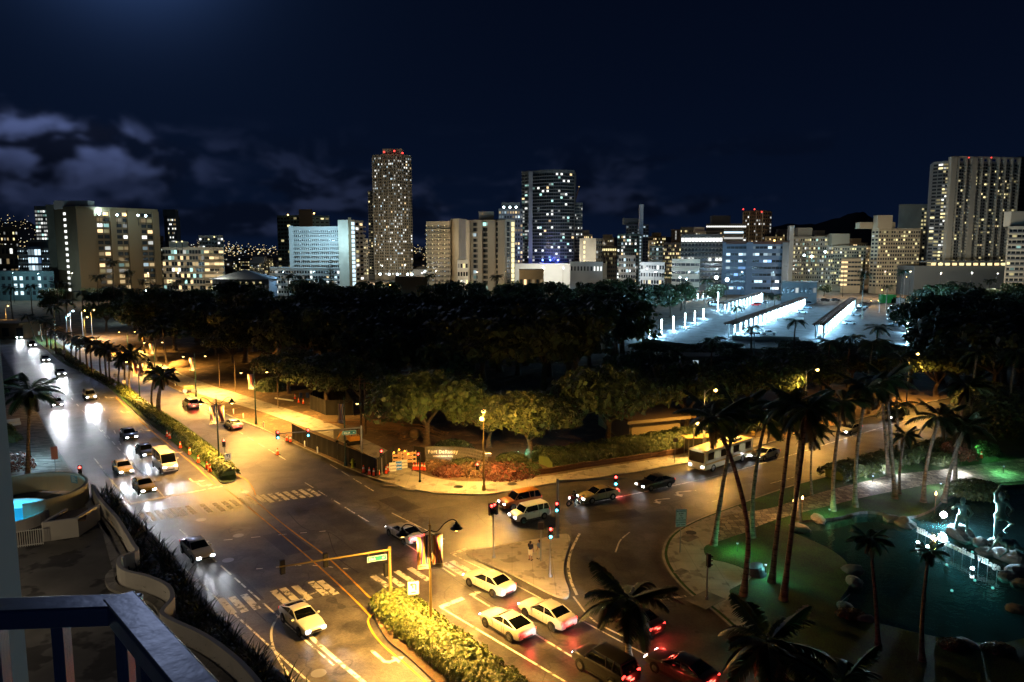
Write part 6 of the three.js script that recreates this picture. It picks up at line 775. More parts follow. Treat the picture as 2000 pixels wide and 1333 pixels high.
{ // bright shop opening beyond the cross street lamp and low lit shop at left
  const p = R(1615, 750, 150); const t = thing('lit_kiosk', 'small bright white window of a building behind the cross street palms', 'building', V(p.x, 0, p.z)); part('wall', bx(7, 4.4, 4, 0, 2.2, 0), W.dark, t); part('lit_window', bx(2.4, 1.8, 0.1, 0, 2.2 - (27 - 27) + 0, 2.06), lit.cool2, t); t.position.y = LV;
  const s = R(405, 605, 290), h = thing('lit_shop', 'low shop with a bright white lit front at the edge of the park', 'shop', V(s.x, LV, s.z)); part('wall', bx(26, 4.5, 9, 0, 2.25, 0), W.tan, h); part('roof', bx(28, 0.5, 11, 0, 4.75, 0), W.tan, h); for (let i = 0; i < 6; i++) part('lit_window', bx(2.4, 2, 0.1, -9 + i * 3, 1.7, 4.56), i === 4 ? M.darkGlass : lit.cool2, h); point(V(s.x - 3, 3, s.z + 7), COOL, 120, 10);
  const q = R(20, 628, 230), r = thing('lit_shop', 'orange-lit low shop with teal windows at the far left end of the avenue', 'shop', V(q.x, LV, q.z)); part('wall', bx(26, 5, 10, -6, 2.5, 0), W.brown, r); part('canopy', bx(27, 0.8, 3, -6, 4.6, 6), W.tan, r); for (let i = 0; i < 6; i++) part('lit_window', bx(2, 2.6, 0.1, -16 + i * 4.4, 2, 5.06), i % 3 ? M.darkGlass : lit.teal2, r);
  const e = R(560, 612, 230), d = thing('park_hall', 'low dim flat-roofed hall beside the lone park lamp', 'building', V(e.x, LV, e.z)); part('wall', bx(24, 5, 14, 0, 2.5, 0), W.dark, d); part('roof', bx(26, 0.5, 16, 0, 5.25, 0), W.grey, d); for (let i = 0; i < 8; i++) part('window', bx(2.2, 1.6, 0.1, -9.6 + i * 2.75, 3, 7.06), M.darkGlass, d);
  for (const [x, y, dd, l, m] of [[790, 632, 215, 'faint teal-lit cabin deep in the park', 'teal1'], [945, 634, 210, 'faint white-lit cabin deep in the park wood', 'white1'], [860, 590, 280, 'long cabin with a row of dim teal windows in the wood', 'teal0'], [730, 632, 220, 'small warm-lit hut among the dark trees', 'warm1'], [1110, 640, 230, 'hut with an amber-lit side in the wood', 'yellow0'], [1370, 700, 165, 'cabin with cool lights below the car park wall', 'cool1']]) { const c = G(x, y, 3); void dd; const b = thing('park_cabin', l, 'cabin', V(c.x, LV, c.z)), w = l.startsWith('long') ? 18 : 7; part('wall', bx(w, 3.4, 5, 0, 1.7, 0), W.dark, b); part('roof', bx(w + 1.2, 0.3, 6.4, 0, 3.55, 0), W.grey, b); for (let i = 0; i < w / 2.4 - 1; i++) part('lit_window', bx(1.2, 1, 0.1, -w / 2 + 1.6 + i * 2.2, 2.2, 2.56), lit[m], b); }
}
// bus stop shelter
{ const a = G(1362, 888, LV), t = thing('bus_shelter', 'small lit bus shelter on the far pavement of the cross street', 'shelter', a, 0.25); for (const [x, z] of [[-1.6, -0.6], [1.6, -0.6], [-1.6, 0.6], [1.6, 0.6]]) part('post', cy(0.05, 0.05, 2.4, x, 0, z, 6), M.steel, t); part('roof', bx(4, 0.12, 1.8, 0, 2.45, 0), M.bronzePole, t); part('bench', [bx(2.4, 0.06, 0.4, 0, 0.45, -0.3), bx(0.06, 0.45, 0.3, -1, 0.22, -0.3), bx(0.06, 0.45, 0.3, 1, 0.22, -0.3)], M.wood, t); part('back_panel', bx(3.2, 1.6, 0.04, 0, 1.2, -0.62), M.darkGlass, t); }
// planter and blue items on the hotel forecourt
{ const t = thing('forecourt_bench', 'white concrete seat blocks on the hotel forecourt', 'bench', G(22, 832, LV), 0.8); part('seat', new RoundedBoxGeometry(2.4, 0.5, 0.6, 2, 0.05).translate(0, 0.25, 0), M.white, t); part('backrest', new RoundedBoxGeometry(2.4, 0.5, 0.15, 2, 0.05).translate(0, 0.75, -0.25), M.white, t); const l = thing('ground_spotlight', 'blue-white ground light on the hotel forecourt', 'spotlight', G(60, 905, LV)); part('lamp_body', cy(0.1, 0.1, 0.2, 0, 0, 0, 8), M.darkMetal, l); part('lamp_lens', new THREE.SphereGeometry(0.1, 8, 6).translate(0, 0.24, 0), lit.cool2, l); const p = G(45, 890, 3.4); part('lamp_pole', cy(0.05, 0.05, 3.2, 0, 0.2, 0, 6), M.darkMetal, l); part('lamp_bulb', new THREE.SphereGeometry(0.13, 8, 6).translate(0, 3.5, 0), lit.cool2, l); void p; const w = G(60, 905, LV); point(V(w.x, 3.5 + LV, w.z), COOL, 130, 6); }
// ---------- vehicles ----------
const carGeo = {};
function loft(sections, close = true) {   // sections: arrays of equal length of points
  const n = sections[0].length, pos = [], idx = []; for (const s of sections) for (const p of s) pos.push(p[0], p[1], p[2]);
  for (let i = 0; i + 1 < sections.length; i++) for (let j = 0; j < n - 1; j++) { const a = i * n + j, b = a + n; idx.push(a, b, a + 1, b, b + 1, a + 1); }
  if (close) for (const [k, f] of [[0, 1], [sections.length - 1, 0]]) for (let j = 1; j + 1 < n; j++) idx.push(k * n, f ? k * n + j : k * n + j + 1, f ? k * n + j + 1 : k * n + j);
  const g = new THREE.BufferGeometry(); g.setAttribute('position', new THREE.Float32BufferAttribute(pos, 3)); g.setIndex(idx); g.computeVertexNormals(); return g;
}
/* profile: L, half width w, belt heights along x (front +x), greenhouse [x0 windscreen foot, x1 roof front, x2 roof rear, x3 rear glass foot], roof height */
const carKinds = {
  sedan: { L: 4.7, w: 0.9, body: [[2.35, 0.45, 0.62], [2.2, 0.3, 0.78], [1.6, 0.24, 0.88], [0.95, 0.22, 0.95], [0, 0.22, 0.97], [-1.2, 0.24, 1.02], [-2.0, 0.27, 1.06], [-2.28, 0.34, 0.98], [-2.35, 0.48, 0.8]], gh: [0.98, 0.15, -0.95, -1.75], roof: 1.43, wb: [1.4, -1.35], r: 0.33 },
  coupe: { L: 4.5, w: 0.91, body: [[2.25, 0.45, 0.6], [2.1, 0.3, 0.76], [1.5, 0.24, 0.88], [0.8, 0.22, 0.95], [0, 0.22, 0.98], [-1.2, 0.24, 1.03], [-1.9, 0.27, 1.04], [-2.18, 0.34, 0.95], [-2.25, 0.48, 0.8]], gh: [0.85, 0.0, -0.8, -1.9], roof: 1.36, wb: [1.35, -1.3], r: 0.34 },
  box: { L: 4.1, w: 0.87, body: [[2.05, 0.4, 0.7], [1.95, 0.28, 0.9], [1.6, 0.24, 1.0], [1.1, 0.22, 1.03], [0, 0.22, 1.05], [-1.2, 0.24, 1.06], [-1.9, 0.27, 1.06], [-2.05, 0.32, 1.0]], gh: [1.15, 0.7, -1.75, -1.98], roof: 1.66, wb: [1.25, -1.25], r: 0.32 },
  suv: { L: 4.5, w: 0.94, body: [[2.25, 0.45, 0.8], [2.15, 0.34, 1.0], [1.6, 0.3, 1.07], [1.0, 0.28, 1.1], [0, 0.28, 1.12], [-1.3, 0.3, 1.14], [-2.1, 0.33, 1.14], [-2.25, 0.4, 1.05]], gh: [1.1, 0.5, -1.85, -2.15], roof: 1.8, wb: [1.35, -1.35], r: 0.37 },
  van: { L: 5.6, w: 1.0, body: [[2.8, 0.5, 0.95], [2.72, 0.36, 1.2], [2.2, 0.3, 1.3], [1.5, 0.3, 1.32], [0, 0.3, 1.32], [-1.6, 0.3, 1.32], [-2.7, 0.34, 1.32], [-2.8, 0.4, 1.2]], gh: [2.25, 1.6, -2.6, -2.75], roof: 2.4, wb: [1.8, -1.7], r: 0.38 },
  pickup: { L: 5.2, w: 0.94, body: [[2.6, 0.5, 0.85], [2.5, 0.36, 1.02], [1.8, 0.3, 1.08], [1.0, 0.3, 1.1], [0, 0.3, 1.1], [-1.4, 0.3, 1.08], [-2.5, 0.33, 1.08], [-2.6, 0.4, 1.0]], gh: [1.2, 0.6, -0.5, -0.75], roof: 1.72, wb: [1.6, -1.55], r: 0.38 },
};
function carParts(kind) {
  if (carGeo[kind]) return carGeo[kind];
  const k = carKinds[kind], h = k.L / 2;
  const ring = ([x, y0, y1]) => { const e = Math.abs(x) / h, w = k.w * (1 - 0.1 * Math.pow(e, 6) - 0.04 * e * e); return [[x, y0, 0], [x, y0, w * 0.86], [x, y0 + 0.06, w * 0.96], [x, lerp(y0, y1, 0.5), w], [x, lerp(y0, y1, 0.8), w * 0.985], [x, y1 - 0.05, w * 0.95], [x, y1, w * 0.86], [x, y1 + 0.03, 0], [x, y1, -w * 0.86], [x, y1 - 0.05, -w * 0.95], [x, lerp(y0, y1, 0.8), -w * 0.985], [x, lerp(y0, y1, 0.5), -w], [x, y0 + 0.06, -w * 0.96], [x, y0, -w * 0.86], [x, y0, 0]]; };
  const belt = (x) => { const b = k.body; for (let i = 0; i + 1 < b.length; i++) if (x <= b[i][0] && x >= b[i + 1][0]) return lerp(b[i][2], b[i + 1][2], (b[i][0] - x) / (b[i][0] - b[i + 1][0])); return b[0][2]; };
  const [x0, x1, x2, x3] = k.gh, gs = (x, y1, wt, y0 = belt(x) - 0.04) => { const wb = k.w * 0.87; return [[x, y0, wb], [x, lerp(y0, y1, 0.5), lerp(wb, wt, 0.45)], [x, y1 - 0.05, wt], [x, y1, wt * 0.88], [x, y1 + 0.02, 0], [x, y1, -wt * 0.88], [x, y1 - 0.05, -wt], [x, lerp(y0, y1, 0.5), -lerp(wb, wt, 0.45)], [x, y0, -wb]]; };
  const wt = k.w * (kind === 'van' || kind === 'box' ? 0.8 : 0.7), R0 = k.roof;
  const glassG = loft([gs(x0, belt(x0) - 0.02, k.w * 0.84), gs(lerp(x0, x1, 0.5), lerp(belt(x0), R0, 0.55), lerp(k.w * 0.84, wt, 0.55)), gs(x1, R0 - 0.03, wt), gs((x1 + x2) / 2, R0, wt), gs(x2, R0 - 0.03, wt), gs(lerp(x2, x3, 0.55), lerp(R0, belt(x3), 0.45), lerp(wt, k.w * 0.84, 0.5)), gs(x3, belt(x3) - 0.02, k.w * 0.84)]);
  const rs = (x, y) => [[x, y - 0.055, wt + 0.012], [x, y + 0.012, wt * 0.9], [x, y + 0.035, 0], [x, y + 0.012, -wt * 0.9], [x, y - 0.055, -wt - 0.012]];
  const roofG = loft([rs(x1 + 0.08, R0 - 0.06), rs(x1 - 0.05, R0 - 0.02), rs((x1 + x2) / 2, R0), rs(x2 + 0.05, R0 - 0.02), rs(x2 - 0.08, R0 - 0.06)]);
  const pil = []; for (const s of [-1, 1]) { const P = (x, y, z) => V(x, y, s * z); pil.push(bar(P(x0, belt(x0), k.w * 0.86), P(x1, R0 - 0.05, wt + 0.01), 0.035), bar(P((x1 + x2) / 2 - 0.1, belt(0), k.w * 0.875), P((x1 + x2) / 2, R0 - 0.05, wt + 0.015), 0.035), bar(P(x3, belt(x3), k.w * 0.86), P(x2, R0 - 0.05, wt + 0.01), 0.05)); if (kind === 'van' || kind === 'suv' || kind === 'box') pil.push(bar(P(x2 + 0.55, belt(x2), k.w * 0.875), P(x2 + 0.5, R0 - 0.05, wt + 0.015), 0.045)); }
  const f = k.body[0], rr_ = k.body[k.body.length - 1];
  const lampF = new RoundedBoxGeometry(0.16, 0.16, 0.36, 2, 0.05), lampR = new RoundedBoxGeometry(0.1, 0.2, 0.28, 2, 0.04);
  const seams = []; for (const s of [-1, 1]) for (const x of [lerp(x0, x1, 0.4), (x1 + x2) / 2 - 0.1, x2 + 0.1]) seams.push(bx(0.015, 0.5, 0.012, x, 0.65, s * k.w * 1.0));
  carGeo[kind] = { k, body: loft(k.body.map(ring)), glass: glassG, roof: roofG, pillars: pil, tyre: new THREE.TorusGeometry(k.r * 0.8, k.r * 0.26, 8, 18), rim: new THREE.CylinderGeometry(k.r * 0.62, k.r * 0.62, 0.16, 14).rotateX(Math.PI / 2), arch: new THREE.CylinderGeometry(k.r * 1.14, k.r * 1.14, 0.06, 18).rotateX(Math.PI / 2), lampF, lampR, seams: mergeGeometries(seams.map(prep)), grille: new RoundedBoxGeometry(0.14, 0.13, k.w * 0.95, 2, 0.04), sill: new THREE.BoxGeometry(k.wb[0] - k.wb[1] - 0.75, 0.14, 0.06), handle: new THREE.BoxGeometry(0.2, 0.035, 0.04), plate: new THREE.BoxGeometry(0.02, 0.12, 0.4), mirror: new RoundedBoxGeometry(0.12, 0.14, 0.2, 2, 0.04), bumper: new RoundedBoxGeometry(0.12, 0.2, k.w * 1.7, 2, 0.05), f, r: rr_ };
  return carGeo[kind];
}
const paints = {}; const paint = (hex) => paints[hex] ??= new THREE.MeshPhysicalMaterial({ color: hex, roughness: 0.35, metalness: 0.15, clearcoat: 0.9, clearcoatRoughness: 0.08 });
const M_arch = std(0x050505, 0.9), M_seam = std(0x111111, 0.6), M_plate = std(0xc8c8c0, 0.5);
function car(kind, hex, pos, turn, label, group, o = {}) {
  const c = carParts(kind), k = c.k, t = thing(o.name ?? 'car', label, o.cat ?? 'car', pos, turn, group), p = paint(hex);
  part('body', c.body, p, t); part('glasshouse', c.glass, M.carGlass, t); const rf = part('roof', c.roof, o.roof ? paint(o.roof) : p, t); void rf; for (const g of c.pillars) part('pillar', g, p, t);
  if (!o.simple) { part('grille', c.grille, M_seam, t).position.set(k.L / 2 - 0.005, c.f[1] + 0.06, 0); for (const s of [-1, 1]) { part('sill', c.sill, M_seam, t).position.set(0, k.body[3][1] + 0.06, s * k.w * 0.965); part('handle', c.handle, M.chrome, t).position.set(-0.05, 0.86 * k.roof / 1.45, s * k.w * 0.99); } part('rear_panel', c.grille, M_seam, t).position.set(-k.L / 2 - 0.0, 0.46, 0); part('door_seams', c.seams, M_seam, t); for (const s of [-1, 1]) part('mirror', c.mirror, p, t).position.set(k.gh[0] - 0.25, 1.0 * k.roof / 1.45, s * (k.w + 0.08)); part('bumper', c.bumper, p, t).position.set(k.L / 2 - 0.06, 0.45, 0); part('bumper', c.bumper, p, t).position.set(-k.L / 2 + 0.06, 0.5, 0); part('number_plate', c.plate, M_plate, t).position.set(-k.L / 2 - 0.005, 0.72, 0); }
  for (const x of k.wb) for (const s of [-1, 1]) { part('wheel_arch', c.arch, M_arch, t).position.set(x, k.r + 0.02, s * (k.w - 0.02)); const w = part('wheel', c.tyre, M.rubber, t); w.position.set(x, k.r * 1.04, s * (k.w - 0.04)); part('rim', c.rim, M.chrome, w); }
  for (const s of [-1, 1]) { part('headlight', c.lampF, o.off ? M.chrome : M.headlight, t).position.set(k.L / 2 - 0.05, c.f[2] - 0.02, s * k.w * 0.64); part('tail_light', c.lampR, o.off ? M.offRed : o.brake ? M.tail : M.tailDim, t).position.set(-k.L / 2 + 0.08, 0.85 * k.roof / 1.45, s * k.w * 0.74); }
  t.updateMatrixWorld(true);
  if (!o.off) { const d = V(Math.cos(turn), 0, -Math.sin(turn)); for (const s of [-1, 1]) { const h = t.localToWorld(V(k.L / 2 + 0.06, c.f[2] - 0.04, s * k.w * 0.66)); spot(h, h.clone().addScaledVector(d, 20).setY(0.2), WHITE, (o.cd ?? 1500) * 0.09, 0.26, 1, 4); } if (o.brake) { const h = t.localToWorld(V(-k.L / 2 - 0.3, 0.8, 0)); point(h, new THREE.Color().setRGB(1, 0.06, 0.04), 8, 8); } }
  return t;
}
const face = (a, b) => { const p = G(...a), q = G(...b); return Math.atan2(-(q.z - p.z), q.x - p.x); };
const RD = 0.004, at = (x, y) => G(x, y, RD);
const down = (x, y) => face([x, y], [x + 72, y + 88]);     // towards us on the near carriageway
const near = 'cars coming down the near carriageway', far = 'cars on the far carriageway', cross = 'cars waiting on the cross street';
// near carriageway, coming towards the junction
car('sedan', 0xb8a888, at(240, 922), face([183, 860], [255, 950]), 'beige sedan with headlights on, left lane before the stop line', near);
car('sedan', 0x8a7a3a, at(281, 958), face([220, 880], [300, 962]), 'olive sedan waiting nearest the stop line', near);
car('van', 0xd8d2c4, at(322, 916), face([285, 878], [345, 934]), 'white van among the waiting cars in the right lane', near, { name: 'delivery_van', cat: 'van', cd: 1800 });
car('sedan', 0x22262c, at(284, 889), face([240, 848], [300, 904]), 'black sedan right behind the white van', near);
car('sedan', 0x2a2e36, at(251, 856), face([230, 830], [290, 890]), 'dark sedan approaching behind the waiting cars', near);
const moving = 'lit cars spread along the near carriageway';
for (const [x, y, a, b, kind, hex, l] of [[118, 733, 60, 66, 'sedan', 0x9a9ca0, 'grey sedan up the near carriageway under the palm row'], [62, 678, 60, 40, 'suv', 0x3a3c40, 'dark sport utility car at the far bend of the avenue'], [34, 662, 60, 26, 'sedan', 0xb0b0ac, 'pale sedan rounding the far bend of the avenue'], [175, 780, 66, 76, 'suv', 0x6a6e74, 'grey sport utility car halfway up the near carriageway'], [110, 793, 46, 76, 'sedan', 0x505860, 'slate sedan in the kerb lane beside the tall palm'], [88, 706, 52, 60, 'sedan', 0xc8c8c4, 'white sedan in the kerb lane at the bend'], [385, 1085, 80, 76, 'sedan', 0xa8acb0, 'silver sedan crossing the junction beside the planter'], [590, 1222, 86, 74, 'coupe', 0xb4b8bc, 'silver coupe leaving the junction past the white curve']]) car(kind, hex, at(x, y), face([x, y], [x + a, y + b]), l, moving, { cd: 2200 });
// far carriageway, going up the avenue
const up = (x, y) => face([x + 80, y + 48], [x, y]);
car('coupe', 0xb4b2aa, at(990, 1232), face([1060, 1275], [955, 1212]), 'white sedan in the middle lane before the stop line', far, { cd: 1800, brake: 1 });
car('sedan', 0xb0b0ac, at(1068, 1212), face([1140, 1250], [1020, 1186]), 'white hatchback-tailed sedan in the right lane', far, { brake: 1 });
car('sedan', 0xacaca8, at(955, 1150), face([1040, 1188], [900, 1122]), 'pale sedan passing the island', far, { cd: 2200, brake: 1 });
car('suv', 0x1c1a18, at(1182, 1318), face([1260, 1366], [1120, 1283]), 'black sport utility car at the bottom edge with red tail lights', far, { brake: 1 });
car('sedan', 0x2a1c1a, at(1236, 1222), face([1290, 1250], [1180, 1194]), 'dark car behind the big palm with bright tail lights', far, { brake: 1 });
car('sedan', 0x3c3030, at(1330, 1322), face([1400, 1360], [1260, 1290]), 'dark red sedan at the bottom edge right of the palm', far, { brake: 1 });
for (const [x, y, kind, hex, l] of [[790, 1052, 'sedan', 0xa0a4ac, 'silver sedan crossing the junction on the far carriageway'], [455, 836, 'sedan', 0x909498, 'grey sedan going up the far carriageway beside the bollards'], [372, 797, 'suv', 0x4a4c54, 'dark sport utility car going up past the median palms'], [262, 722, 'sedan', 0xa8a8a4, 'silver sedan far up the far carriageway']]) car(kind, hex, at(x, y), up(x, y), l, 'lit cars going up the far carriageway', { cd: 2200, brake: 1 });
car('sedan', 0xc8c8c4, at(42, 652), 0.9, 'white car parked at the far grass median', null, { off: 1, simple: 1 });
// cross street
car('suv', 0x8a4a14, at(1016, 990), face([1080, 980], [985, 998]), 'orange-brown box car at the head of the queue', cross, { roof: 0xa86a1c, cd: 700 });
car('box', 0xe2e2de, at(1034, 1014), face([1090, 1003], [1000, 1023]), 'white boxy hatchback at the head of the queue', cross, { cd: 900 });
car('sedan', 0x8a7c58, at(1168, 976), face([1240, 962], [1120, 986]), 'champagne sedan behind the motorcycle', cross, { cd: 1600, brake: 1 });
car('sedan', 0x0f0d10, at(1280, 952), face([1350, 938], [1240, 961]), 'black sedan farther back in the queue', cross, { cd: 1600 });
car('sedan', 0xb8b8b8, at(1494, 895), face([1560, 876], [1440, 912]), 'silver sedan passing behind the bus', 'cars down the cross street', { cd: 2200 });
car('sedan', 0x707478, at(1660, 846), face([1700, 833], [1600, 865]), 'grey sedan among the palms down the cross street', 'cars down the cross street', { cd: 2200 });
car('suv', 0x505458, at(1745, 820), face([1790, 806], [1700, 834]), 'dark car farthest down the cross street', 'cars down the cross street', { cd: 2200 });
// city bus
{
  const p = G(1408, 908, RD), turn = face([1470, 888], [1370, 920]), t = thing('city_bus', 'long pale city bus with yellow trim at the stop on the cross street', 'bus', p, turn), body = paint(0xd6c49a);
  part('body', new RoundedBoxGeometry(10.4, 2.5, 2.5, 3, 0.18).translate(0, 1.65, 0), body, t); for (const s of [-1, 1]) { for (let i = 0; i < 7; i++) part('window', new RoundedBoxGeometry(1.2, 0.9, 0.04, 1, 0.02).translate(-4.1 + i * 1.35, 2.1, s * 1.26), i % 2 ? lit.yellow0 : M.carGlass, t); part('stripe', bx(10, 0.22, 0.02, 0, 1.2, s * 1.262), paint(0xc08a1c), t); } part('windscreen', new RoundedBoxGeometry(0.05, 1.3, 2.2, 1, 0.02).translate(5.21, 2.0, 0), M.carGlass, t); part('roof_unit', new RoundedBoxGeometry(2.6, 0.35, 1.6, 2, 0.08).translate(-2, 3.05, 0), M.white, t); part('destination_sign', bx(0.06, 0.28, 1.6, 5.22, 2.78, 0), lit.yellow1, t);
  for (const x of [3.4, -3]) for (const s of [-1, 1]) { const w = part('wheel', new THREE.TorusGeometry(0.38, 0.13, 8, 18), M.rubber, t); w.position.set(x, 0.5, s * 1.16); part('rim', new THREE.CylinderGeometry(0.28, 0.28, 0.18, 12).rotateX(Math.PI / 2), M.steel, w); } t.updateMatrixWorld(true);
  for (const s of [-1, 1]) { part('headlight', new RoundedBoxGeometry(0.1, 0.2, 0.36, 2, 0.04).translate(5.22, 0.85, s * 0.9), M.headlight, t); const h = t.localToWorld(V(5.35, 0.85, s * 0.9)); spot(h, h.clone().add(V(Math.cos(turn) * 14, -0.8, -Math.sin(turn) * 14)), WHITE, 140, 0.5, 0.9, 4); }
}
// ---------- people, motorcycle, pond figures ----------
const skinMat = std(0x8a5f44, 0.6), hairMat = std(0x1a120c, 0.8);
function flesh(caps, res, k = 0.05) {   // caps: [a, b, ra, rb]; one continuous surface by a smooth union of tapered capsules
  const lo = V(9, 9, 9), hi = V(-9, -9, -9); for (const [a, b, ra, rb] of caps) { const r = Math.max(ra, rb) + 0.06; for (const p of [a, b]) { lo.min(p.clone().subScalar(r)); hi.max(p.clone().addScalar(r)); } }
  const c = lo.clone().add(hi).multiplyScalar(0.5), half = Math.max(hi.x - lo.x, hi.y - lo.y, hi.z - lo.z) / 2 * 1.06, mc = new MarchingCubes(res, skinMat, false, false, 60000), hs = res / 2, p = V(), ab = V(), ap = V(); mc.isolation = 0;
  const pre = caps.map(([a, b, ra, rb]) => [a, V().subVectors(b, a), ra, rb, Math.max(1e-6, a.distanceToSquared(b))]);
  for (let z = 0, i = 0; z < res; z++) for (let y = 0; y < res; y++) for (let x = 0; x < res; x++, i++) {
    p.set(c.x + (x - hs) / hs * half, c.y + (y - hs) / hs * half, c.z + (z - hs) / hs * half); let d = 9;
    for (const [a, v, ra, rb, l2] of pre) { ap.subVectors(p, a); const t = clamp(ap.dot(v) / l2), e = ab.copy(v).multiplyScalar(t).sub(ap).length() - lerp(ra, rb, t), m = Math.max(k - Math.abs(d - e), 0) / k; d = Math.min(d, e) - m * m * k * 0.25; }
    mc.field[i] = -d;
  }
  mc.update(); const n = mc.count, g = new THREE.BufferGeometry(); const pos = mc.positionArray.slice(0, n * 3); for (let i = 0; i < n; i++) { pos[i * 3] = c.x + pos[i * 3] * half; pos[i * 3 + 1] = c.y + pos[i * 3 + 1] * half; pos[i * 3 + 2] = c.z + pos[i * 3 + 2] * half; }
  g.setAttribute('position', new THREE.BufferAttribute(pos, 3)); g.setAttribute('normal', new THREE.BufferAttribute(mc.normalArray.slice(0, n * 3), 3)); return g;
}
const J = (o) => { const r = {}; for (const [k, [x, y, z]] of Object.entries(o)) r[k] = V(x, y, z); return r; };
function bodyOf(j, res) {   // joints: head neck chest hip shL elL haL shR elR haR hpL knL ftL toL ...
  const C = [[j.head, j.head.clone().add(V(0, 0.07, 0)), 0.085, 0.095], [j.neck, j.head, 0.055, 0.06], [j.chest, j.neck, 0.14, 0.07], [j.hip, j.chest, 0.135, 0.15], [j.shL, j.shR, 0.075, 0.075]];
  for (const s of ['L', 'R']) { C.push([j['sh' + s], j['el' + s], 0.062, 0.045], [j['el' + s], j['ha' + s], 0.044, 0.03], [j['hp' + s], j['kn' + s], 0.095, 0.06], [j['kn' + s], j['ft' + s], 0.06, 0.038], [j['ft' + s].clone().add(V(0, -0.03, 0)), j['to' + s], 0.045, 0.035], [j.hip, j['hp' + s], 0.12, 0.11]); }
  const face = j.look ?? V(0, 0, 1); C.push([j.head.clone().addScaledVector(face, 0.08), j.head.clone().addScaledVector(face, 0.115).add(V(0, -0.02, 0)), 0.018, 0.016]);
  const list = [prep(flesh(C, res, 0.045))];
  for (const s of ['L', 'R']) { const h = j['ha' + s], d = h.clone().sub(j['el' + s]).normalize(), side = V().crossVectors(d, V(0, 0, 1)).normalize(), up = V().crossVectors(side, d); list.push(prep(taper([h, h.clone().addScaledVector(d, 0.09)], () => 0.03, 6, false))); [-0.03, -0.01, 0.01, 0.028].forEach((q, i) => { const a = h.clone().addScaledVector(d, 0.085).addScaledVector(side, q), m = a.clone().addScaledVector(d, 0.04 - 0.004 * Math.abs(i - 1.5)), e = m.clone().addScaledVector(d, 0.03).addScaledVector(up, 0.02); list.push(prep(taper([a, m, e], (t) => 0.009 - 0.002 * t, 5, false))); }); const a = h.clone().addScaledVector(d, 0.03).addScaledVector(side, 0.028); list.push(prep(taper([a, a.clone().addScaledVector(d, 0.03).addScaledVector(side, 0.025), a.clone().addScaledVector(d, 0.06).addScaledVector(side, 0.03)], (t) => 0.011 - 0.002 * t, 5, false))); }
  return mergeGeometries(list);
}
const stand = () => J({ head: [0, 1.58, 0.02], neck: [0, 1.46, 0], chest: [0, 1.27, 0], hip: [0, 0.98, 0], shL: [0.18, 1.41, 0], elL: [0.25, 1.13, -0.02], haL: [0.24, 0.88, 0.08], shR: [-0.18, 1.41, 0], elR: [-0.25, 1.13, -0.02], haR: [-0.25, 0.88, 0.08], hpL: [0.09, 0.92, 0], knL: [0.11, 0.5, 0.02], ftL: [0.12, 0.08, -0.02], toL: [0.14, 0.04, 0.14], hpR: [-0.09, 0.92, 0], knR: [-0.11, 0.5, 0.02], ftR: [-0.12, 0.08, -0.02], toR: [-0.14, 0.04, 0.14] });
function person(pos, turn, j, label, cat, cloth, res = 52) {
  const t = thing('person', label, cat, pos, turn); part('body', bodyOf(j, res), skinMat, t);
  const shirt = [[j.hip.clone().add(V(0, 0.04, 0)), j.chest, 0.155, 0.168], [j.chest, j.neck.clone().add(V(0, -0.06, 0)), 0.165, 0.1], [j.shL, j.shR, 0.09, 0.09]]; for (const s of ['L', 'R']) shirt.push([j['sh' + s], j['sh' + s].clone().lerp(j['el' + s], cloth.sleeve ?? 0.6), 0.085, 0.075]); part('shirt', flesh(shirt, 36, 0.04), std(cloth.top, 0.9), t);
  const pants = []; for (const s of ['L', 'R']) { pants.push([j.hip, j['hp' + s], 0.155, 0.13], [j['hp' + s], j['kn' + s], 0.115, 0.085]); if (cloth.long) pants.push([j['kn' + s], j['ft' + s], 0.082, 0.065]); } part('trousers', flesh(pants, 40, 0.03), std(cloth.legs, 0.9), t);
  const h = j.head, look = j.look ?? V(0, 0, 1); part('hair', flesh([[h.clone().add(V(0, 0.085, 0)).addScaledVector(look, -0.03), h.clone().addScaledVector(look, -0.06), 0.095, 0.08]], 20, 0.02), hairMat, t);
  for (const s of ['L', 'R']) part('shoe', flesh([[j['ft' + s].clone().add(V(0, -0.03, -0.03)), j['to' + s], 0.058, 0.046]], 18, 0.02), std(0x1c1c1e, 0.7), t);
  return t;
}
{ const j = stand(); j.elL = V(0.27, 1.15, 0.1); j.haL = V(0.12, 1.02, 0.28); person(G(1036, 1095, LV), 2.6, j, 'person in a black shirt and pale shorts standing on the island', 'person', { top: 0x15131a, legs: 0xc8b890 }); }
{ const j = stand(); j.elR = V(-0.24, 1.14, 0.05); person(G(1053, 1092, LV), -2.2, j, 'person in a blue-grey top and light trousers beside the dark box post', 'person', { top: 0x5a6a90, legs: 0xb0a894, long: 1 }); }
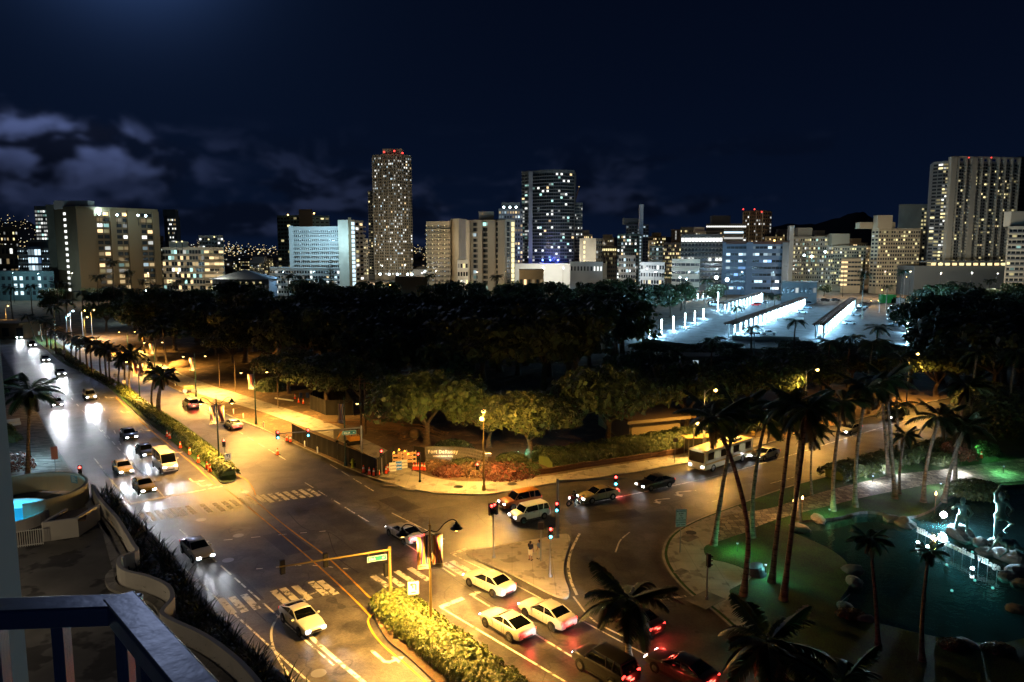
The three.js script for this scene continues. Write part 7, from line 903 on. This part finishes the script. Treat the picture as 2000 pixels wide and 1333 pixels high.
{ // motorcycle and rider
  const p = G(1122, 988, RD), turn = face([1180, 976], [1090, 994]), t = thing('motorcycle', 'red motorcycle waiting between the hatchback and the champagne sedan', 'motorcycle', p, turn), red = paint(0x8a1414);
  for (const x of [0.72, -0.72]) { const w = part('wheel', new THREE.TorusGeometry(0.26, 0.07, 8, 18), M.rubber, t); w.position.set(x, 0.33, 0); part('rim', new THREE.TorusGeometry(0.19, 0.02, 6, 16), M.chrome, w); part('hub', new THREE.CylinderGeometry(0.05, 0.05, 0.12, 8).rotateX(1.57), M.chrome, w); }
  part('tank', new THREE.SphereGeometry(0.24, 12, 8).scale(1.35, 0.75, 0.7).translate(0.18, 0.88, 0), red, t); part('engine', [new RoundedBoxGeometry(0.5, 0.36, 0.32, 2, 0.06).translate(0, 0.48, 0), bar(V(-0.1, 0.36, 0.17), V(-0.9, 0.4, 0.2), 0.05)], M.chrome, t); part('seat', new RoundedBoxGeometry(0.7, 0.12, 0.26, 2, 0.05).translate(-0.38, 0.82, 0), M.black, t); part('fork', [bar(V(0.72, 0.33, 0.09), V(0.45, 1.0, 0.09), 0.025), bar(V(0.72, 0.33, -0.09), V(0.45, 1.0, -0.09), 0.025)], M.chrome, t); part('handlebar', bar(V(0.38, 1.08, 0.36), V(0.38, 1.08, -0.36), 0.018), M.chrome, t); part('mudguard', new THREE.TorusGeometry(0.34, 0.06, 6, 10, 2).rotateZ(0.6).translate(-0.72, 0.33, 0), red, t); part('headlight', new THREE.SphereGeometry(0.1, 10, 8).translate(0.62, 0.95, 0), M.headlight, t); part('fairing', new RoundedBoxGeometry(0.3, 0.36, 0.4, 2, 0.08).translate(0.5, 1.0, 0), red, t); part('tail_light', bx(0.06, 0.08, 0.16, -0.98, 0.72, 0), M.tail, t);
  const j = J({ head: [0, 1.5, 0.06], neck: [0, 1.38, 0.0], chest: [0, 1.2, -0.06], hip: [0, 0.92, -0.2], shL: [0.18, 1.33, -0.04], elL: [0.27, 1.12, 0.14], haL: [0.3, 1.1, 0.33], shR: [-0.18, 1.33, -0.04], elR: [-0.27, 1.12, 0.14], haR: [-0.3, 1.1, 0.33], hpL: [0.11, 0.9, -0.16], knL: [0.25, 0.74, 0.2], ftL: [0.3, 0.12, 0.1], toL: [0.32, 0.06, 0.26], hpR: [-0.11, 0.9, -0.16], knR: [-0.25, 0.74, 0.2], ftR: [-0.3, 0.12, 0.1], toR: [-0.32, 0.06, 0.26] });
  const r = person(p.clone(), turn + Math.PI / 2, j, 'rider in dark clothes and helmet sitting on the red motorcycle', 'person', { top: 0x18161a, legs: 0x1c2030, long: 1, sleeve: 1 }); part('helmet', new THREE.SphereGeometry(0.14, 12, 10).scale(1, 1.05, 1.12).translate(0, 1.56, 0.05), paint(0x1a1a1e), r);
  const d = V(Math.cos(turn), 0, -Math.sin(turn)), h = p.clone().addScaledVector(d, 0.8).setY(0.95); spot(h, h.clone().addScaledVector(d, 12).setY(0.05), WHITE, 200, 0.45, 0.9, 3);
}
// statues in the pond: oversize bronze figures
M.bronze = std(0x5f8078, 0.45, { metalness: 0.4, bumpMap: M.stone.bumpMap, bumpScale: 0.03 });
function rock(px, py, s, y, label) { const g = new THREE.IcosahedronGeometry(1, 5), a = g.attributes.position, sd = px * 0.37; for (let i = 0; i < a.count; i++) { const x = a.getX(i), yy = a.getY(i), z = a.getZ(i), k = 0.5 + 0.55 * fbm(x * 1.1 + sd, yy * 1.1, z * 1.1, 2) + 0.4 * Math.abs(fbm(x * 2.6 + sd, yy * 2.6, z * 2.6, 4) - 0.5); a.setXYZ(i, x * k * s[0], yy * k * s[1], z * k * s[2]); } g.computeVertexNormals(); const p = G(px, py, 0), m = solo('pond_rock', g, M.stone, label, 'rock', 'rocks of the pond'); m.position.set(p.x, y, p.z); m.rotation.y = sd; return m; }
function statue(px, py, y, turn, scale, j, label, extra) { const p = G(px, py, y); const t = thing('bronze_statue', label, 'statue', V(p.x, y, p.z), turn); part('body', bodyOf(j, 60), M.bronze, t); part('loincloth', flesh([[j.hip, j.hip.clone().add(V(0, -0.1, 0.04)), 0.17, 0.16]], 20, 0.02), M.bronze, t); part('headdress', flesh([[j.head.clone().add(V(0, 0.08, 0)), j.head.clone().add(V(0, 0.13, -0.04)), 0.11, 0.09]], 18, 0.02), M.bronze, t); if (extra) extra(t); t.scale.setScalar(scale); return t; }
{ const j = stand(); j.shR = V(-0.16, 1.44, 0); j.elR = V(-0.22, 1.72, 0.02); j.haR = V(-0.12, 1.98, 0.05); j.elL = V(0.36, 1.2, 0.1); j.haL = V(0.22, 1.1, 0.28); j.knL = V(0.34, 0.72, 0.22); j.ftL = V(0.16, 0.4, 0.06); j.toL = V(0.2, 0.34, 0.2); statue(1950, 1054, 0.5, -0.3, 2.5, j, 'standing bronze statue with one arm raised and a knee lifted'); }
{ const j = J({ head: [0, 1.16, 0.14], neck: [0, 1.06, 0.06], chest: [0, 0.88, 0.02], hip: [0, 0.56, -0.06], shL: [0.18, 1.0, 0.04], elL: [0.36, 0.82, 0.2], haL: [0.3, 0.66, 0.42], shR: [-0.18, 1.0, 0.04], elR: [-0.34, 0.86, 0.18], haR: [-0.26, 1.0, 0.4], hpL: [0.1, 0.5, -0.04], knL: [0.24, 0.5, 0.38], ftL: [0.24, 0.08, 0.34], toL: [0.26, 0.05, 0.5], hpR: [-0.1, 0.5, -0.04], knR: [-0.16, 0.1, 0.2], ftR: [-0.18, 0.08, -0.28], toR: [-0.18, 0.06, -0.42] }); statue(1878, 1034, 0.75, -0.7, 2.3, j, 'kneeling bronze statue on a rock left of the standing one'); }
{ const j = J({ head: [0, 0.62, 0.72], neck: [0, 0.52, 0.62], chest: [0, 0.42, 0.44], hip: [0, 0.34, 0.02], shL: [0.18, 0.46, 0.56], elL: [0.3, 0.2, 0.6], haL: [0.28, 0.06, 0.84], shR: [-0.18, 0.46, 0.56], elR: [-0.28, 0.22, 0.66], haR: [-0.24, 0.06, 0.9], hpL: [0.1, 0.3, -0.02], knL: [0.24, 0.1, -0.3], ftL: [0.16, 0.1, -0.68], toL: [0.16, 0.06, -0.82], hpR: [-0.1, 0.3, -0.02], knR: [-0.26, 0.12, 0.1], ftR: [-0.2, 0.1, -0.3], toR: [-0.2, 0.06, -0.44] }); statue(1978, 1078, 0.8, -1.3, 2.2, j, 'crouching bronze statue leaning forward over the rocks at the right edge'); }
for (const [x, y, s, yy, l] of [[1880, 1046, [2.2, 0.9, 1.3], 0.1, 'broad rock carrying the kneeling statue'], [1915, 1062, [0.9, 0.6, 0.7], 0.1, 'grey rock between the kneeling and standing statues'], [1950, 1066, [1.2, 0.7, 0.9], 0.05, 'rock under the standing statue'], [1935, 1080, [1.6, 0.55, 0.9], 0, 'flat rock before the standing statue'], [1975, 1092, [2.0, 0.85, 1.2], 0.1, 'large rock carrying the crouching statue'], [1988, 1115, [1.6, 0.6, 1], 0, 'rock in front of the crouching statue'], [1970, 1128, [1.1, 0.6, 0.8], 0, 'green-lit rock near the end of the lettering'], [1995, 1140, [0.9, 0.5, 0.7], 0, 'small rock at the right edge below the lettering'], [1770, 1024, [1.5, 0.7, 1], 0.05, 'pale rock at the pond edge left of the floodlight'], [1740, 1016, [1.1, 0.5, 0.8], 0.05, 'rock on the pond rim behind the light reflection'], [1600, 1016, [1.6, 0.45, 0.8], 0.1, 'dark rock on the left pond rim'], [1560, 1034, [1.3, 0.5, 0.9], 0.1, 'dark rock at the left tip of the pond'], [1665, 1118, [1.1, 0.55, 0.9], 0.1, 'rock pile on the inner pond rim, upper'], [1668, 1140, [1.0, 0.5, 0.8], 0.1, 'rock pile on the inner pond rim, lower'], [1652, 1190, [0.9, 0.45, 0.7], 0.1, 'rock on the near pond rim by the small post'], [1690, 1214, [0.9, 0.4, 0.6], 0.1, 'rock on the near pond rim'], [1890, 1262, [1.2, 0.4, 0.6], 0.1, 'rock beside the bromeliad patches'], [1985, 1190, [0.9, 0.4, 0.7], 0, 'low rock at the right pond edge']]) rock(x, y, s, yy, l);
{ const g = new THREE.CylinderGeometry(0.62, 0.72, 0.9, 18), a = g.attributes.position; for (let i = 0; i < a.count; i++) { const k = 0.9 + 0.2 * vnoise(a.getX(i) * 3, a.getY(i) * 3, a.getZ(i) * 3); a.setX(i, a.getX(i) * k); a.setZ(i, a.getZ(i) * k); } g.computeVertexNormals(); const p = G(1478, 1124, LV); const m = solo('garden_boulder', g, std(0x4a4658, 0.9, { bumpMap: M.stone.bumpMap, bumpScale: 0.05 }), 'round dark boulder on the green-lit lawn between the palms', 'boulder'); m.position.set(p.x, LV + 0.4, p.z); m.rotation.z = 0.25; }
// lettering in the pond: words on short posts, floodlit
{
  const font = await new FontLoader().loadAsync('fonts/droid/droid_serif_bold.typeface.json'), white = std(0xf4f6f4, 0.5), a = G(1790, 1048, 0), b = G(1945, 1122, 0), d = b.clone().sub(a), ry = Math.atan2(-d.z, d.x), L = d.length();
  const t = thing('pond_lettering', 'white floodlit lettering standing on posts in the pond', 'sign', V(a.x, 0, a.z), ry);
  let x = 0; const word = (s, size) => { const g = new TextGeometry(s, { font, size, depth: 0.1, curveSegments: 4 }); g.computeBoundingBox(); const w = g.boundingBox.max.x; g.translate(x, 0.45, -0.05); part('lettering', g, white, t); const posts = []; for (let k = 0.2; k < w; k += 0.9) posts.push(cy(0.03, 0.03, 1.45, x + k, -1.0, 0, 6)); part('sign_posts', posts, M.steel, t); x += w + size * 0.6; };
  const k = L / 17.2; word('Hilton', 1.0 * k); const em = part('emblem', [new THREE.TorusGeometry(0.45 * k, 0.06, 6, 20).translate(x + 0.4 * k, 0.85, 0), bx(0.09, 0.6 * k, 0.08, x + 0.25 * k, 0.85, 0), bx(0.09, 0.6 * k, 0.08, x + 0.55 * k, 0.85, 0), bx(0.4 * k, 0.09, 0.08, x + 0.4 * k, 0.85, 0)], white, t); void em; x += 1.5 * k; word('Hawaiian', 0.95 * k); word('Village', 0.95 * k);
  for (const [q, cd, l] of [[0.03, 60, 'small floodlight in the water at the start of the lettering'], [0.16, 60, 'floodlight in the water below the emblem'], [0.72, 80, 'floodlight in the water below the last words']]) { const p = a.clone().addScaledVector(d, q).add(V(-0.9, 0, 1.6)); const s = thing('pond_floodlight', l, 'floodlight', V(p.x, -1.05, p.z)); part('stem', cy(0.03, 0.03, 1.0, 0, 0, 0, 6), M.darkMetal, s); part('lamp_body', cy(0.12, 0.15, 0.22, 0, 0.95, 0, 8), M.darkMetal, s); part('lamp_lens', new THREE.SphereGeometry(0.16, 10, 8).translate(0, 1.22, 0), M.coolLamp, s); const tx = a.clone().addScaledVector(d, q + 0.12).setY(0.7); spot(V(p.x, 0.35, p.z), tx, COOL, cd * 0.25, 1.1, 0.8, 4); }
}
{ // big floodlight among the statues
  const p = G(1838, 1020, 0.1), t = thing('statue_floodlight', 'brightest floodlight on a short post lighting the pond statues', 'floodlight', V(p.x, -1.05, p.z)); part('post', cy(0.06, 0.05, 1.9, 0, 0, 0, 8), M.darkMetal, t); part('lamp_body', bx(0.5, 0.34, 0.24, 0, 2.0, 0.1), M.darkMetal, t); part('lamp_lens', new THREE.SphereGeometry(0.3, 12, 10).translate(0.05, 2.0, 0.28), glow(0.75, 0.95, 1, 60), t);
  point(V(p.x + 0.1, 1.1, p.z + 0.7), COOL, 150, 8); spot(V(p.x + 0.4, 1.15, p.z + 0.3), G(1950, 1040, 2.2), COOL, 2200, 0.8, 0.9, 6);
}
for (const [x, y, cd] of [[1800, 1075, 26], [1850, 1100, 30], [1905, 1130, 34], [1940, 1145, 40], [1860, 1150, 16], [1900, 1075, 26]]) { const p = G(x, y, -0.6), t = thing('underwater_lamp', 'teal underwater lamp glowing below the lettering', 'lamp', V(p.x, -1.05, p.z), 0, 'underwater lamps of the pond'); part('lamp_body', cy(0.12, 0.12, 0.18, 0, 0, 0, 8), M.darkMetal, t); part('lamp_lens', new THREE.SphereGeometry(0.12, 8, 6).translate(0, 0.26, 0), lit.teal2, t); point(V(p.x, -0.5, p.z), new THREE.Color().setRGB(0.25, 0.95, 0.85), cd * 0.07, 4); }
// torches, path lights, green garden lights
for (const [x, y, l] of [[1549, 1018, 'left tiki torch by the flagstone walk'], [1566, 1012, 'right tiki torch by the flagstone walk'], [1826, 1003, 'tiki torch behind the pond floodlight']]) { const p = G(x, y, LV), t = thing('tiki_torch', l, 'torch', p); part('pole', cy(0.03, 0.03, 1.75, 0, 0, 0, 6), M.wood, t); part('bowl', cy(0.06, 0.13, 0.2, 0, 1.72, 0, 8), M.tile, t); part('flame', new THREE.LatheGeometry([[0.01, 0], [0.1, 0.08], [0.09, 0.2], [0.03, 0.36], [0, 0.42]].map(([a, b]) => new THREE.Vector2(a, b)), 8).translate(0, 1.92, 0), M.flame, t); point(V(p.x, 2.35, p.z + 0.25), new THREE.Color().setRGB(1, 0.5, 0.15), 26, 6); }
const GREEN = new THREE.Color().setRGB(0.2, 1, 0.35), TEAL = new THREE.Color().setRGB(0.25, 1, 0.75);
for (const [x, y, c, cd, m, l, h] of [[1705, 943, WHITE, 30, 'cool2', 'white path light at the hedge', 0.7], [1837, 958, WHITE, 30, 'cool2', 'white path light near the statue bush', 0.7], [1868, 925, WHITE, 60, 'cool2', 'uplight at the white-lit palm trunks', 0.4], [1012, 893, TEAL, 30, 'teal2', 'green garden light in the corner planting', 0.6], [1812, 900, GREEN, 30, 'teal1', 'green garden light in the bushes', 0.6], [1905, 892, GREEN, 30, 'teal1', 'green garden light beside the stacked cones', 0.8], [1960, 925, GREEN, 26, 'teal1', 'green garden light at the right end of the flagstone walk', 0.8], [1495, 1128, TEAL, 22, 'cool2', 'cool garden light behind the round boulder', 1.0], [1440, 1078, GREEN, 14, 'teal1', 'green garden light on the plaza lawn', 0.7], [1745, 925, WHITE, 40, 'cool2', 'uplight at the foot of the slim palm', 0.4], [1620, 1006, GREEN, 16, 'teal1', 'small green lawn light by the pond', 0.5]]) { const p = G(x, y, LV), t = thing('garden_light', l, 'garden light', p); part('stake', cy(0.03, 0.03, h, 0, 0, 0, 6), M.darkMetal, t); part('lamp_bulb', new THREE.SphereGeometry(0.1, 8, 6).translate(0, h + 0.08, 0), lit[m], t); part('hood', cy(0.12, 0.02, 0.06, 0, h + 0.17, 0, 8), M.darkMetal, t); point(V(p.x, LV + h + 0.08, p.z), c, cd, 4); }
// stacked barriers and cones under the palms
for (const [x, y, l] of [[1893, 898, 'left cone stacked by the green-lit bush'], [1901, 898, 'middle cone stacked by the green-lit bush'], [1917, 896, 'right cone stacked by the green-lit bush']]) cone(x, y, l);
{ const p = G(1648, 1183, LV), t = thing('leaning_stake', 'thin stake leaning beside the near pond rim', 'post', p); part('shaft', bar(V(-0.5, 0, 0), V(0.45, 0.9, 0), 0.03), M.white, t); }
// ---------- floodlit car park ----------
{
  const y = LV + 0.01, P = (list) => marks(list, LV), lot = P([[1255, 668], [1262, 652], [1370, 606], [1440, 588], [1600, 583], [1740, 588], [1764, 596], [1778, 640], [1772, 684], [1500, 688], [1380, 682]]);
  const s = solo('car_park', sheet(lot, y), std(0xffffff, 0.75, { map: rep(tex(512, (u, v) => grey(0.31 + 0.14 * (tfbm(u, v, 6, 5, 131) - 0.5) - 0.1 * step(0.58, 0.66, tfbm(u, v, 9, 4, 132)))), 30) }), '', '', null, 'structure');
  part('parapet', [[[1255, 668], [1380, 684]], [[1380, 684], [1500, 690]], [[1500, 690], [1772, 686]]].map(([a, b]) => { const p = G(...a), q = G(...b); return bx(p.distanceTo(q), 0.9, 0.3, (p.x + q.x) / 2, LV + 0.45, (p.z + q.z) / 2, Math.atan2(-(q.z - p.z), q.x - p.x)); }), M.concrete, s);
  for (const [a, b] of [[[1430, 664], [1560, 666]], [[1518, 628], [1570, 626]], [[1625, 676], [1650, 676]]]) { const p = G(...a), q = G(...b); part('low_wall', bx(p.distanceTo(q), 1, 0.25, (p.x + q.x) / 2, LV + 0.5, (p.z + q.z) / 2, Math.atan2(-(q.z - p.z), q.x - p.x)), M.concrete, s); }
  // pergola rows: pairs of columns, a tiled trellis roof and a tube lamp in every bay
  const LOT = new THREE.Color().setRGB(0.3, 0.66, 1), colM = std(0xd0d0c8, 0.7), cols_ = 'pergola rows of the car park';
  function pergola(a, b, n, label, cd) {
    const A = G(...a, LV), B = G(...b, LV), d = B.clone().sub(A), u = d.clone().normalize(), sd = V(-u.z, 0, u.x), L = d.length(), t = thing('car_park_pergola', label, 'pergola', null, 0, cols_), ry = Math.atan2(-u.z, u.x), H = 4.2;
    for (let i = 0; i < n; i++) { const c = A.clone().addScaledVector(u, (i + 0.5) / n * L); for (const s2 of [-1, 1]) part('column', bx(0.34, H, 0.34, c.x + sd.x * s2 * 1.1, LV + H / 2, c.z + sd.z * s2 * 1.1, ry), colM, t); part('planter_block', bx(0.9, 0.7, 1.3, c.x, LV + 0.4, c.z, ry), colM, t);
      const o = c.clone().addScaledVector(u, L / n * 0.5); part('lamp_tube', cy(0.15, 0.15, 2.3, o.x, LV + 1.3, o.z, 8), M.coolLamp, t); part('tube_base', bx(0.4, 1.3, 0.4, o.x, LV + 0.65, o.z, ry), colM, t); { const q = i % 2 ? 0.55 : -0.55; point(V(o.x + sd.x * q, LV + 2.3, o.z + sd.z * q), LOT, cd * 1.3, 8); }; }
    const m = A.clone().lerp(B, 0.5); for (const s2 of [-1.1, 1.1]) part('beam', bx(L + 1.5, 0.35, 0.3, m.x + sd.x * s2, LV + H + 0.18, m.z + sd.z * s2, ry), M.tile, t);
    const ns = Math.round(L / 0.9); for (let i = 0; i <= ns; i++) { const c = A.clone().addScaledVector(u, i / ns * L); part('rafter', bx(0.16, 0.22, 3.6, c.x, LV + H + 0.45, c.z, ry), M.tile, t); } part('roof_lath', [-1.5, -0.75, 0, 0.75, 1.5].map((q) => bx(L + 1.5, 0.1, 0.42, m.x + sd.x * q, LV + H + 0.6, m.z + sd.z * q, ry)), M.tile, t);
  }
  pergola([1424, 662], [1570, 600], 19, 'middle pergola row with glowing lamp tubes', 300); pergola([1598, 664], [1666, 601], 18, 'right pergola row with glowing lamp tubes', 300); pergola([1408, 614], [1488, 588], 12, 'left pergola row with glowing lamp tubes', 260); pergola([1352, 590], [1392, 582], 4, 'farthest short pergola row at the dark end of the car park', 90);
  for (const [x, yb, yt] of [[1268, 662, 634], [1292, 655, 624], [1315, 646, 618], [1338, 638, 612], [1357, 630, 608], [1374, 622, 603], [1402, 606, 571], [1487, 592, 573], [1577, 592, 574], [1772, 672, 640], [1772, 650, 622], [1770, 632, 608], [1768, 618, 598]]) { const b = G(x, yb, LV), h = R(x, yt, -b.z).y - LV, t = thing('light_column', 'glowing white light column at the rim of the car park', 'light column', b, 0, 'light columns round the car park'); part('lamp_tube', cy(0.16, 0.2, Math.max(1.5, h - 0.6), 0, 0.6, 0, 8), M.coolLamp, t); part('column_base', bx(0.5, 0.6, 0.5, 0, 0.3, 0), colM, t); part('cap', bx(0.42, 0.12, 0.42, 0, Math.max(2.1, h) + 0.05, 0), M.darkMetal, t); point(V(b.x, LV + 1.4, b.z + 0.7), LOT, 520, 6); }
  for (const [x, yy, h, cd, l] of [[1399, 541, 13, 900, 'left tall floodlight behind the car park'], [1420, 545, 13, 1300, 'brightest tall floodlight behind the car park'], [1328, 541, 13, 250, 'tall floodlight in the wood left of the car park'], [1341, 544, 12, 60, 'small lamp beside the tall floodlight in the wood'], [1168, 517, 18, 200, 'white floodlight at the low white hall']]) { const p = G(x, yy, h), t = thing('floodlight_mast', l, 'floodlight', V(p.x, LV, p.z)); part('mast', cy(0.14, 0.08, h, 0, 0, 0, 8), M.darkMetal, t); part('lamp_head', bx(1.2, 0.2, 0.4, 0, h + 0.25, 0), M.darkMetal, t); part('lamp_bulb', new THREE.SphereGeometry(cd > 500 ? 0.9 : 0.45, 10, 8).translate(0, h - 0.5, 0.4), M.coolLamp, t); point(V(p.x, h + LV, p.z + 1.8), COOL, cd, 10); }
  // parking bay lines
  for (let k = 0; k < 20; k++) { const q = G(lerp(1610, 1674, k / 19), lerp(660, 602, k / 19)); part('bay_line', bx(4.6, 0.006, 0.12, q.x + 5, y + 0.006, q.z, 0.05), M.paint, s); } for (let k = 0; k < 14; k++) { const q = G(1772 - k * 0.6, lerp(676, 600, k / 13)); part('bay_line', bx(4.6, 0.006, 0.12, q.x - 3, y + 0.006, q.z, 0.05), M.paint, s); }
  const pk = 'cars parked in the floodlit car park';
  [['suv', 0xc01818, 1476, 598, 3.2, 'red sport utility car parked by the left pergola row'], ['sedan', 0x2a3038, 1492, 594, 3.2, 'dark sedan behind the red parked car'], ['pickup', 0xe4e6e6, 1500, 655, 0.1, 'white pickup parked alone by the middle pergola row'], ['sedan', 0xe2e4e4, 1566, 612, 0.1, 'white sedan parked right of the middle pergola row'], ['sedan', 0x8090a0, 1575, 603, 0.1, 'blue-grey sedan behind the white one by the middle row'], ['suv', 0x202830, 1580, 596, 0.1, 'dark car third behind the white sedan of the middle row'], ['sedan', 0x30404c, 1586, 590, 0.1, 'dark sedan at the far end of the middle row'], ['sedan', 0xdcdede, 1659, 634, 0.05, 'white sedan parked nearest at the right pergola row'], ['sedan', 0xd8dcdc, 1672, 617, 0.05, 'white sedan second along the right pergola row'], ['suv', 0x28303a, 1680, 608, 0.05, 'dark sport utility car third along the right row'], ['suv', 0xd0d4d6, 1686, 602, 0.05, 'pale sport utility car fourth along the right row'], ['sedan', 0x38424c, 1690, 596, 0.05, 'dark sedan farthest along the right row'], ['sedan', 0x9aa4ac, 1750, 636, 3.1, 'grey sedan parked nearest at the right rim'], ['suv', 0x14181c, 1745, 627, 3.1, 'black sport utility car second at the right rim'], ['suv', 0x1c2024, 1744, 618, 3.1, 'black van-like car third at the right rim'], ['van', 0xc4ccd0, 1748, 607, 3.1, 'white van parked fourth at the right rim'], ['sedan', 0x56606a, 1748, 600, 3.1, 'grey sedan parked farthest at the right rim'], ['van', 0xc0c8cc, 1394, 598, 0.3, 'white van parked at the dark end of the car park'], ['sedan', 0x26303a, 1612, 588, 0.1, 'dark car at the back edge of the car park, left'], ['sedan', 0x5a6876, 1632, 588, 0.1, 'blue-grey car at the back edge of the car park, right']].forEach(([k, c, x, yy, tn, l]) => car(k, c, G(x, yy, y + 0.002), tn, l, pk, { off: 1, simple: 1 }));
  { const p = G(1733, 592, LV), t = thing('green_hut', 'bright green box hut at the back of the car park', 'hut', p), g = std(0x1f8a3c, 0.7); part('wall', bx(7, 4, 4, 0, 2, 0), g, t); part('roof', bx(7.4, 0.25, 4.4, 0, 4.12, 0), g, t); part('door', bx(1, 2.1, 0.08, 1.6, 1.05, 2.04), M.darkMetal, t); const o = G(1752, 592, LV), b = thing('low_canopy', 'low white hut with red roof beside the green hut', 'hut', o); part('wall', bx(6, 2.6, 4, 0, 1.3, 0), W.white, b); part('roof', bx(6.6, 0.3, 4.6, 0, 2.75, 0), M.tile, b); for (const x of [1702, 1716]) { const q = G(x, 588, 3), l2 = thing('street_lamp', x < 1710 ? 'left small amber lamp beside the green hut' : 'right small amber lamp beside the green hut', 'street lamp', V(q.x, LV, q.z)); part('pole', cy(0.05, 0.05, 2.9, 0, 0, 0, 6), M.darkMetal, l2); part('lamp_bulb', new THREE.SphereGeometry(0.18, 8, 6).translate(0, 2.95, 0), M.sodium, l2); point(V(q.x, 2.95 + LV, q.z), SODIUM, 70, 4); } }
  for (const [x, yb, yt, l] of [[1472, 700, 652, 'T-shaped floodlight pole in front of the car park, left'], [1670, 692, 658, 'T-shaped floodlight pole in front of the car park, right']]) { const b = G(x, yb, LV), h = R(x, yt, -b.z).y - LV, t = thing('twin_light_pole', l, 'pole', b); part('pole', cy(0.14, 0.1, h, 0, 0, 0, 8), M.steel, t); part('crossarm', bx(2.6, 0.25, 0.5, 0, h + 0.1, 0), M.darkMetal, t); }
}
renderer.render(scene, camera);
